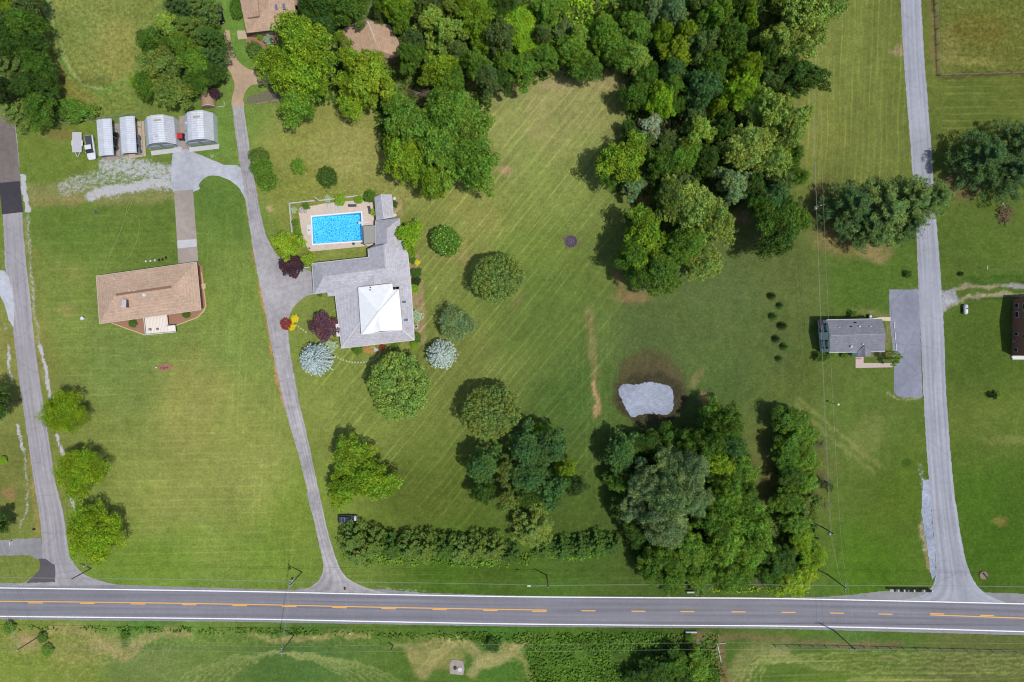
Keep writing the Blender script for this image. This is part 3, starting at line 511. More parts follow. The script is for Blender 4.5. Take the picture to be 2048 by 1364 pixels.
sheet("road_shoulder", [(-60, 1166), (60, 1166), (160, 1163), (250, 1170), (512, 1178), (590, 1180), (600, 1176), (760, 1178), (850, 1186), (1060, 1192), (1500, 1196), (1640, 1194), (1700, 1190), (1735, 1186),
   (1760, 1183), (1870, 1180), (2000, 1186), (2150, 1190), (2150, 1212), (1536, 1199), (1024, 1195), (512, 1185), (-60, 1178)], 0.008, M_should, jit=0.7)
sheet("road_shoulder", [(-60, 1232), (1024, 1247), (1536, 1252), (2150, 1266), (2150, 1273), (1536, 1257), (1024, 1253), (512, 1244), (-60, 1238)], 0.006, M_should, jit=0.4)
M_white = mat("road_paint_white", (248, 248, 248), 0.7, 0.25, 3, k=1.25); M_yel = mat("road_paint_yellow", (246, 184, 84), 0.7, 0.12, 6, k=1.3)
def off(line, d): return [(x, y + d) for x, y in line]
def marking(name, line, w, m, x0=None, x1=None):
    pts = smoothpts(line, 8)
    if x0 is not None:
        ys = lambda x: np.interp(x, [p[0] for p in pts], [p[1] for p in pts]); k = max(2, int((x1 - x0) / 20) + 2)
        pts = [(x, float(ys(x))) for x in np.linspace(x0, x1, k)]
    b = MB(); vs = []
    for x, y in pts:
        for s_ in (-w / 2, w / 2): v = P(x, y + s_); vs.append((v.x, v.y, 0.036))
    b.add(vs, [(2 * i, 2 * i + 1, 2 * i + 3, 2 * i + 2) for i in range(len(pts) - 1)]); o = b.build(name, m); o["kind"] = "structure"
    if o.data.polygons[0].normal.z < 0: o.data.flip_normals()
    return o
marking("edge_line", off(TOP, 1.7), 2.1, M_white); marking("edge_line", off(BOT, -2.8), 2.1, M_white)
MID = [(0, 1202.5), (256, 1205), (512, 1209), (768, 1214.5), (1024, 1219), (1094, 1220), (1300, 1222), (1536, 1223.5), (1700, 1226), (1792, 1228), (1920, 1232), (2048, 1236.5), (2150, 1240)]
MIDL = [(-100, 1201.5)] + MID
marking("centre_line", MIDL, 1.7, M_yel, -90, 1094); marking("centre_line", off(MIDL, -0.3), 1.7, M_yel, 1860, 2150)
for x in [-42, 57, 160, 262, 364, 465, 564, 665, 763, 865, 966, 1064]: marking("lane_dash", off(MIDL, 2.6), 1.7, M_yel, x, x + 29)
for x in [1163, 1263, 1361, 1463, 1563, 1660, 1757]: marking("lane_dash", off(MIDL, 0.6), 1.8, M_yel, x, x + 28)
for x in [1860, 1960, 2060]: marking("lane_dash", off(MIDL, -3.0), 1.7, M_yel, x, x + 28)
# west lane
band("lane", [(-20, 235), (-8, 330), (3, 400), (8, 470), (12, 560), (24, 640), (31, 700), (38, 760), (53, 860), (66, 950), (78, 1023), (82, 1060), (84, 1090), (82, 1130), (60, 1160), (20, 1172)],
     [(30, 235), (38, 320), (44, 420), (52, 520), (61, 600), (69, 682), (84, 790), (98, 880), (110, 960), (126, 1023), (132, 1060), (140, 1110), (160, 1142), (190, 1158), (235, 1170)], 0.014, M_lane, jit=.7)
band("lane_patch", [(-30, 150), (-24, 235), (-12, 300), (-4, 366)], [(20, 150), (28, 235), (35, 300), (41, 362)], 0.018, M_old)
band("lane_patch", [(-4, 366), (1, 395), (4, 429)], [(40, 362), (43, 395), (47, 424)], 0.018, M_new)
sheet("lane_patch", [(78, 1118), (90, 1117), (109, 1130), (111, 1142), (110, 1164), (52, 1166), (66, 1154), (78, 1140), (81, 1130)], 0.018, M_patch, jit=0.6)
sheet("gravel_drive", [(-20, 1082), (30, 1078), (82, 1076), (86, 1118), (74, 1118), (60, 1110), (0, 1111), (-20, 1112)], 0.010, M_should, jit=1.2)
sheet("gravel_drive", [(-20, 538), (8, 541), (18, 552), (25, 580), (29, 620), (27, 655), (18, 640), (10, 610), (0, 590), (-20, 580)], 0.018, M_gravel, jit=0.8)
# east lane and the paving beside it
band("lane", [(1798, -60), (1801, 0), (1805, 80), (1812, 180), (1821, 290), (1828, 400), (1833, 480), (1838, 600), (1843, 700), (1847, 790), (1852, 880), (1858, 960), (1863, 1020), (1868, 1080), (1872, 1130), (1868, 1165), (1846, 1190), (1800, 1202)],
     [(1838, -60), (1842, 0), (1849, 120), (1857, 220), (1863, 300), (1869, 400), (1876, 480), (1882, 560), (1887, 640), (1890, 720), (1893, 800), (1899, 880), (1906, 960), (1914, 1023), (1925, 1090), (1934, 1130), (1950, 1165), (1975, 1190), (2015, 1206)], 0.014, M_lane2, jit=.7)
sheet("gravel_shoulder", [(1846, 960), (1858, 960), (1864, 1040), (1870, 1110), (1872, 1150), (1864, 1160), (1860, 1140), (1856, 1100), (1848, 1060), (1843, 1020)], 0.009, M_gravel2, jit=1.0)
sheet("parking_pad", [(1778, 579), (1838, 579), (1845, 794), (1836, 796), (1798, 794), (1788, 785), (1788, 720), (1780, 650)], 0.010, M_park, jit=0.6)
sheet("gravel_pad", smoothpts([(1240, 774), (1248, 768), (1275, 769), (1298, 764), (1322, 768), (1338, 772), (1346, 785), (1347, 812), (1340, 826), (1325, 829), (1298, 827), (1280, 830), (1264, 834), (1252, 818), (1244, 800), (1237, 785)], 3, True), 0.008, M_gravel2, jit=1.2, step=2.2)
# middle drive
DL = [(465, 212), (469, 250), (477, 310), (484, 350), (491, 400), (500, 460), (510, 520), (522, 580), (534, 640), (544, 695), (556, 755), (570, 815), (582, 860), (597, 910), (612, 970), (624, 1025), (634, 1070), (642, 1105), (647, 1135), (638, 1160), (612, 1178), (585, 1182)]
DR = [(487, 212), (491, 240), (497, 280), (505, 335), (513, 380), (522, 430), (534, 475), (550, 505), (566, 560), (574, 640), (580, 700), (590, 760), (602, 820), (616, 880), (633, 960), (645, 1015), (655, 1060), (668, 1105), (682, 1140), (700, 1160), (740, 1178), (780, 1187)]
band("driveway", DL, DR, 0.016, M_drive, jit=.6)
band("lane_patch", [(613.5, 985), (622, 1022)], [(636, 980), (645.5, 1018)], 0.020, M_lane)
sheet("driveway_apron", [(540, 492), (556, 512), (580, 526), (626, 545), (629, 588), (612, 592), (598, 602), (584, 618), (576, 640), (573, 664), (560, 668), (535, 640), (522, 580), (515, 520)], 0.020, M_drive)
sheet("dirt_drive", smoothpts([(448, 66), (458, 62), (465, 95), (474, 118), (496, 138), (545, 146), (548, 166), (505, 170), (492, 182), (487, 200), (487, 213), (465, 213), (464, 196), (470, 170), (462, 148), (450, 128), (452, 100)], 3, True), 0.010, M_dirt, jit=0.8)
sheet("gravel_drive", smoothpts([(346, 302), (358, 292), (372, 296), (392, 306), (420, 318), (450, 330), (482, 336), (496, 405), (480, 378), (460, 361), (432, 351), (412, 354), (398, 368), (397, 380), (346, 384)], 3, True), 0.008, M_gravel, jit=0.6)
sheet("concrete_drive", [(348, 382), (386, 379), (397, 528), (357, 530)], 0.012, M_conc)
sheet("concrete_strip", [(354.5, 481), (393, 478), (393.5, 493), (355.5, 497)], 0.018, M_conc2)
sheet("garden_bed", [(222, 646), (250, 655), (284, 668), (300, 668), (352, 650), (394, 633), (408, 620), (413, 612), (409, 580), (405, 535), (398, 528), (240, 560)], 0.010, mat("mulch", (176, 132, 108), 0.95, 0.2, 5, bump=0.4))

# ---------------------------------------------------------------- trees
def leaf_material(name, trans=0.25):
    m = bpy.data.materials.new(name); m.use_nodes = True; nt = m.node_tree; N = nt.nodes; L = nt.links
    b = N["Principled BSDF"]; b.inputs["Roughness"].default_value = 0.6; b.inputs["Specular IOR Level"].default_value = 0.08
    oi = N.new("ShaderNodeObjectInfo"); at = N.new("ShaderNodeAttribute"); at.attribute_name = "shade"
    mx = N.new("ShaderNodeMixRGB"); mx.blend_type = 'MULTIPLY'; mx.inputs[0].default_value = 1
    L.new(oi.outputs["Color"], mx.inputs[1]); L.new(at.outputs["Color"], mx.inputs[2]); L.new(mx.outputs[0], b.inputs["Base Color"])
    t = N.new("ShaderNodeBsdfTranslucent"); L.new(mx.outputs[0], t.inputs["Color"])
    ms = N.new("ShaderNodeMixShader"); ms.inputs[0].default_value = trans
    out = N["Material Output"]; L.new(b.outputs[0], ms.inputs[1]); L.new(t.outputs[0], ms.inputs[2]); L.new(ms.outputs[0], out.inputs[0])
    return m
M_leaf = leaf_material("leaves"); M_needle = leaf_material("needles", 0.08)
M_bark = mat("bark", (110, 95, 80), 0.9, 0.3, 4, bump=0.5); M_twig = mat("dead_twigs", (150, 130, 115), 0.9, 0.3, 6)

def leaves(name, lobes, n_total, leaf, seed, m, up=0.35, aspect=0.6, inner=0.12, below=-0.25, axis_dir=None, tipcol=0.0, flowers=0.0, hue=1.0):
    r = np.random.RandomState(seed); lb = np.array(lobes, float)
    area = (lb[:, 3] * lb[:, 4] + lb[:, 3] * lb[:, 5] + lb[:, 4] * lb[:, 5]) / 3; p = area / area.sum()
    li = r.choice(len(lb), n_total, p=p); c = lb[li, :3]; rad = lb[li, 3:6]; sh = lb[li, 6]
    d = r.normal(size=(n_total, 3)); d /= np.linalg.norm(d, axis=1)[:, None]
    flip = (d[:, 2] < below); d[flip, 2] *= -1
    rr = np.where(r.rand(n_total) < inner, r.rand(n_total) * 0.8, 0.82 + 0.3 * r.rand(n_total))
    pos = c + d * rad * rr[:, None]
    nrm = d * 0.8 + np.array([0, 0, up]) + r.normal(size=(n_total, 3)) * 0.45; nrm /= np.linalg.norm(nrm, axis=1)[:, None]
    if axis_dir is None: ref = r.normal(size=(n_total, 3))
    else:
        ref = pos.copy(); ref[:, 2] = np.linalg.norm(pos[:, :2], axis=1) * axis_dir; ref += r.normal(size=(n_total, 3)) * 0.25
    t = ref - nrm * (ref * nrm).sum(1)[:, None]; t /= (np.linalg.norm(t, axis=1)[:, None] + 1e-9); bb = np.cross(nrm, t)
    s = leaf * (0.65 + 0.7 * r.rand(n_total))[:, None]
    V = np.stack([pos + t * s, pos + bb * s * aspect, pos - t * s, pos - bb * s * aspect], 1).reshape(-1, 3)
    F = np.arange(n_total * 4).reshape(-1, 4); me = np_mesh(name, V, F)
    lum = (0.35 + 0.65 * sh) * (0.55 + 0.9 * r.rand(n_total) ** 1.2); warm = 1 + hue * 0.30 * (r.rand(n_total) - .5) + hue * .12 * np.sin(c[:, 0] * 5 + seed) * np.cos(c[:, 1] * 4.3 + seed * 2)
    col = np.stack([lum * warm, lum, lum * (2 - warm) * 0.95], 1)
    if tipcol:
        k = np.clip((np.linalg.norm(pos[:, :2], axis=1)), 0, 1); col *= (1 - tipcol + 2 * tipcol * r.rand(n_total))[:, None]
    if flowers:
        fl = r.rand(n_total) < flowers; col[fl] = np.array([6.0, 4.5, 7.0])
    vattr(me, "shade", np.repeat(col, 4, 0)); me.materials.append(m); return me

def broad(seed, n_main=20, sub=9, rmain=(0.26, 0.44), rsub=(0.07, 0.16), n=13000, leaf=0.034, flat=0.72, ragged=0.26, flowers=0.0, shell=0.62, gap=0.0):
    r = np.random.RandomState(seed); L = []
    off_ = 1 + ragged * np.sin(np.arange(0, 360) * math.pi / 180 * r.randint(2, 4) + r.rand() * 6) + ragged * .6 * np.sin(np.arange(0, 360) * math.pi / 180 * r.randint(4, 7) + r.rand() * 6)
    ga = r.rand() * 6.28
    for i in range(n_main):
        u = (i + 0.5) / n_main; z = 1 - 1.25 * u; a = i * 2.39996 + r.rand() * 0.5; rho = math.sqrt(max(0.02, 1 - z * z if z > 0 else 1 - 0.4 * z * z))
        rho = rho if z > 0 else 1.0
        if gap and abs(((a - ga + math.pi) % 6.283) - math.pi) < gap and rho > .5: continue
        k = off_[int(math.degrees(a)) % 360] * shell * (0.72 + 0.48 * r.rand()); rm = r.uniform(*rmain)
        c = np.array([rho * k * math.cos(a), rho * k * math.sin(a), z * flat * 0.8 + r.uniform(-.14, .14)]); ms = 0.72 + 0.5 * r.rand()
        for j in range(sub):
            d = r.normal(size=3); d /= np.linalg.norm(d); d[2] = abs(d[2]) if r.rand() < .75 else d[2]
            rs = r.uniform(*rsub); q = c + d * rm * np.array([1, 1, .85]) * (0.75 + 0.3 * r.rand()); L.append((*q, rs, rs, rs * .85, ms * (0.88 + .24 * r.rand())))
        L.append((*c, rm * .8, rm * .8, rm * .7, ms * .85))
    return leaves("crown", L, n, leaf, seed, M_leaf, flowers=flowers)
def ball(seed, n_lobe=160, rl=(0.08, 0.14), n=11000, leaf=0.032, flat=0.8, flowers=0.0):
    r = np.random.RandomState(seed); L = [(0, 0, 0, .8, .8, .8 * flat, .8)]
    for i in range(n_lobe):
        u = (i + .5) / n_lobe; z = 1 - 1.5 * u; a = i * 2.39996; rho = math.sqrt(max(0, 1 - z * z)); k = 0.80 + 0.16 * r.rand() + 0.07 * math.sin(2 * a + seed) + 0.04 * math.sin(5 * a)
        if r.rand() < .10: continue
        rs = r.uniform(*rl); L.append((rho * k * math.cos(a), rho * k * math.sin(a), z * k * flat, rs, rs, rs, .85 + .3 * r.rand()))
    return leaves("crown", L, n, leaf, seed, M_leaf, inner=.06, flowers=flowers)
def pine(seed, tiers=7, n=13000, leaf=0.04, flat=1.0, dens=1.0, rag=.25):
    r = np.random.RandomState(seed); L = []
    for t in range(tiers):
        z = -0.75 + 1.65 * t / (tiers - 1); R = (1 - (t / (tiers - 1)) ** 1.6 * .88); nb = int((9 - t * .6) * dens)
        for i in range(nb):
            a = 6.283 * i / nb + t * 1.1 + r.uniform(-.25, .25); Rb = R * (1 - rag + 2 * rag * r.rand() * .75)
            steps = 5
            for k in range(1, steps + 1):
                q = k / steps
                if q < .35: continue
                for w in (-1, 0, 1):
                    aa = a + w * .16 * r.rand() * 1.6; rs = .075 + .03 * r.rand()
                    L.append((Rb * q * math.cos(aa), Rb * q * math.sin(aa), (z + .12 * q * q + r.uniform(-.04, .04)) * flat, rs, rs, rs * .7, .78 + .42 * r.rand()))
    return leaves("crown", L, n, leaf, seed, M_needle, aspect=.3, axis_dir=.5, inner=.1, up=.6)
def spruce(seed, tiers=12, n=17000, leaf=0.040, hz=1.4, cone=1.0):
    r = np.random.RandomState(seed); L = []
    for t in range(tiers):
        q = t / (tiers - 1); R = (1 - q) ** .62 * cone + .03; z = (-0.9 + 1.85 * q) * hz; nb = max(5, int(26 * (1 - q * .65)))
        for i in range(nb):
            a = 6.283 * (i + r.rand() * .5) / nb; Rb = R * r.uniform(.88, 1.05)
            for k in (0.35, .55, .72, .86, 1.0):
                rs = .05 + .012 * r.rand(); L.append((Rb * k * math.cos(a), Rb * k * math.sin(a), z - .1 * k * hz, rs, rs, rs * .7, .85 + .3 * r.rand()))
    return leaves("crown", L, n, leaf, seed, M_needle, aspect=.25, axis_dir=-.3, inner=.05, up=.5, hue=.2)
def tufted(seed, n=16000):
    r = np.random.RandomState(seed); L = []
    for t in range(9):
        q = t / 8; R = math.sqrt(max(0.02, 1 - q ** 1.5)); z = -.35 + 1.25 * q; nb = int(22 * R + 4)
        for i in range(nb):
            a = 6.283 * (i + r.rand() * .8) / nb; Rb = R * r.uniform(.84, 1.04); s_ = r.uniform(.75, 1.25)
            for k in (.5, .68, .84, 1.0): rs = .045 + .02 * r.rand(); L.append((Rb * k * math.cos(a), Rb * k * math.sin(a), z + .12 * (1 - k) + r.uniform(-.05, .05), rs, rs, rs, s_))
    return leaves("crown", L, n, .034, seed, M_needle, aspect=.3, axis_dir=-.2, inner=.05, up=.4, hue=.15)
def dead(seed, n=26, depth=3, droop=0.1):
    r = random.Random(seed); b = MB()
    def grow(p, d, L_, rad, k):
        q = p + d * L_; m_ = (p + q) / 2 + Vector((r.uniform(-.1, .1), r.uniform(-.1, .1), r.uniform(-.06, .06))) * L_
        b.tube([p, m_, q], [rad, rad * .8, rad * .6], 4, False)
        if k > 0:
            for _ in range(3): grow(m_ if r.random() < .4 else q, (d + Vector((r.uniform(-.8, .8), r.uniform(-.8, .8), r.uniform(-.35, .4)))).normalized(), L_ * .6, rad * .55, k - 1)
    for i in range(n):
        a = r.uniform(0, 6.283); grow(Vector((0, 0, -.6)), Vector((math.cos(a), math.sin(a), r.uniform(.1, 1.1))).normalized(), r.uniform(.3, .55), .014, depth)
    me = bpy.data.meshes.new("branches"); me.from_pydata(b.v, [], b.f); me.materials.append(M_twig); return me
def trunk_mesh(seed, limbs=6, lean=0.0):
    r = random.Random(seed); b = MB()
    b.tube([(0, 0, 0), (0.01, 0, .2), (0.0, .02, .5), (.02, 0, .8)], [.07, .05, .035, .012], 8)
    for i in range(limbs):
        a = i * 6.283 / limbs + r.uniform(-.4, .4); z0 = r.uniform(.22, .5)
        b.tube([(0, 0, z0), (.22 * math.cos(a), .22 * math.sin(a), z0 + .12), (.55 * math.cos(a), .55 * math.sin(a), z0 + .25)], [.03, .02, .007], 5)
    me = bpy.data.meshes.new("trunk"); me.from_pydata(b.v, [], b.f); me.materials.append(M_bark); return me

LIB = {
 'b': [broad(11), broad(12, 24, 8, ragged=.26), broad(13, 17, 11, (.3, .42), ragged=.14), broad(14, 26, 7, (.22, .34), ragged=.22), broad(15, 22, 9, ragged=.3, gap=.5)],
 'w': [broad(21, 26, 9, (.22, .32), (.08, .13), 17000, .022, ragged=.22), broad(22, 30, 8, (.2, .3), (.07, .12), 17000, .022, ragged=.26)],
 'f': [broad(31, 22, 12, (.24, .36), (.06, .10), 15000, .030, ragged=.2), broad(32, 26, 11, (.2, .32), (.06, .09), 15000, .030, ragged=.3, gap=.35)],
 'l': [broad(41, 18, 8, (.2, .34), (.08, .13), 7000, .034, ragged=.32, shell=.68), broad(42, 20, 7, (.2, .3), (.08, .12), 6500, .034, ragged=.3, gap=.4, shell=.7)],
 'o': [ball(51), ball(52, 220, (.06, .1), 13000, .028)],
 'm': [ball(53, 120, (.08, .13), 8000, .04, flowers=.05)],
 's': [broad(61, 12, 7, (.3, .42), (.14, .2), 3800, .06, ragged=.12), broad(62, 10, 8, (.32, .44), (.14, .2), 3600, .06, ragged=.2)],
 'r': [ball(63, 60, (.12, .18), 3200, .055), ball(64, 70, (.1, .16), 3400, .05)],
 'p': [pine(71), pine(72, 8, rag=.35), pine(73, 6, dens=1.2)],
 'h': [pine(75, 6, 8500, .055, dens=.9, rag=.3), pine(76, 7, 8500, .055, dens=.9, rag=.4)],
 'u': [tufted(81), tufted(82)],
 'c': [spruce(83, 8, 3000, .08, hz=1.6), spruce(84, 7, 2600, .09, hz=1.5)],
 'q': [broad(45, 34, 9, (.2, .34), (.09, .15), 17000, .024, ragged=.07, shell=.7), broad(46, 34, 10, (.2, .34), (.08, .14), 17000, .024, ragged=.10, shell=.7)],
 'd': [dead(91), dead(92, 20)],
}
TRK = [trunk_mesh(1), trunk_mesh(2, 7), trunk_mesh(3, 5)]
COLS = {'lime': (100, 132, 38), 'acid': (92, 118, 28), 'bright': (92, 118, 38), 'yel': (104, 127, 42), 'sage': (94, 118, 62), 'mid': (80, 110, 46), 'green': (66, 94, 40), 'dark': (54, 78, 38), 'vdark': (38, 54, 30),
 'olive': (90, 108, 50), 'oliveb': (110, 130, 58), 'grey': (100, 122, 76), 'greyd': (78, 96, 50), 'teal': (65, 96, 61), 'pine': (72, 92, 54), 'pined': (54, 76, 48), 'blue': (144, 158, 160),
 'purple': (78, 52, 62), 'plum': (58, 40, 48), 'red': (120, 48, 40), 'gold': (180, 164, 34), 'bluegr': (76, 100, 62), 'pale': (110, 136, 68), 'brown': (120, 98, 80), 'hedge': (72, 92, 48), 'silver': (130, 145, 116)}
FOL = 0.37      # crowns shade themselves: the leaf itself is lighter than the crown looks
def leafcol(c):
    r, g, b = (min(.8, lin(v) / K / FOL) for v in COLS[c])
    return (r * 1.10, g * 1.06, b * .74, 1.0) if g > r * 1.02 and c not in ('blue', 'silver', 'grey', 'greyd', 'olive', 'oliveb') else (r, g, b, 1.0)
TYPE = {'b': ('broadleaf_tree', 'tree'), 'w': ('willow_tree', 'tree'), 'f': ('leafy_tree', 'tree'), 'l': ('loose_tree', 'tree'), 'q': ('round_tree', 'tree'), 'o': ('round_tree', 'tree'), 'm': ('flowering_tree', 'tree'),
 's': ('shrub', 'shrub'), 'r': ('clipped_bush', 'bush'), 'p': ('pine_tree', 'tree'), 'h': ('hedge_pine', 'tree'), 'u': ('spruce_tree', 'tree'), 'c': ('young_conifer', 'tree'), 'd': ('bare_tree', 'tree')}
cnt = 0
def tree(x, y, r, st, colr, ht, label, group=None, name=None, cat=None, sx=1.0, sy=1.0, rot=None, var=None):
    """x, y, r: where the crown shows in the photo; ht: height in metres; the base stands where the lean puts it"""
    global cnt; cnt += 1
    rr = random.Random(cnt * 17 + int(x)); lib = LIB[st]; me = lib[var if var is not None else rr.randrange(len(lib))]
    small = st in 'srcm'; ht = ht * (rr.uniform(.85, 1.2) if group in ('trees of the wood between the lawns', 'trees of the southeast clump') else 1); zc = ht * (0.5 if st in 'src' else .62 if st not in 'uph' else .5 if st != 'u' else .42); hz = ht * (.5 if st in 'sr' else .40)
    if st in 'p': hz = ht * .36
    if st == 'h': hz = ht * .42
    if st == 'u': hz = ht * .55
    if st == 'c': hz = ht * .32
    b = P(x, y, zc); R = r / S * (H - zc) / H
    nm, ct = TYPE[st]; e = empty(name or nm, (b.x, b.y, 0), 0, label, cat or ct, group)
    a = rot if rot is not None else rr.uniform(0, 6.28)
    c = bpy.data.objects.new("branches" if st == 'd' else "crown", me); COL.objects.link(c); c.parent = e
    if sx != 1 or sy != 1: a = a if rot is not None else 0
    c.location = (0, 0, zc); an = rr.uniform(.86, 1.18) if group in (W, SE, NW) and r > 18 else 1.0; grow = 1.07 if group in (W, SE, NW) else 1.0
    c.scale = (R * sx * an * grow, R * sy / an * grow, hz / (.72 if st in 'bwflq' else .8 if st in 'om' else 1.0)); c.rotation_euler = (0, 0, a)
    k = rr.uniform(.92, 1.1); q = leafcol(colr); c.color = (q[0] * k * rr.uniform(.95, 1.05), q[1] * k, q[2] * k * rr.uniform(.9, 1.1), 1)
    t = bpy.data.objects.new("trunk", TRK[cnt % 3]); COL.objects.link(t); t.parent = e; tw = min(R * .8, ht * .55); t.scale = (tw, tw, ht * .95); t.rotation_euler = (0, 0, a)
    return e
W = "trees of the wood between the lawns"; NW = "trees along the northwest meadow"; SE = "trees of the southeast clump"
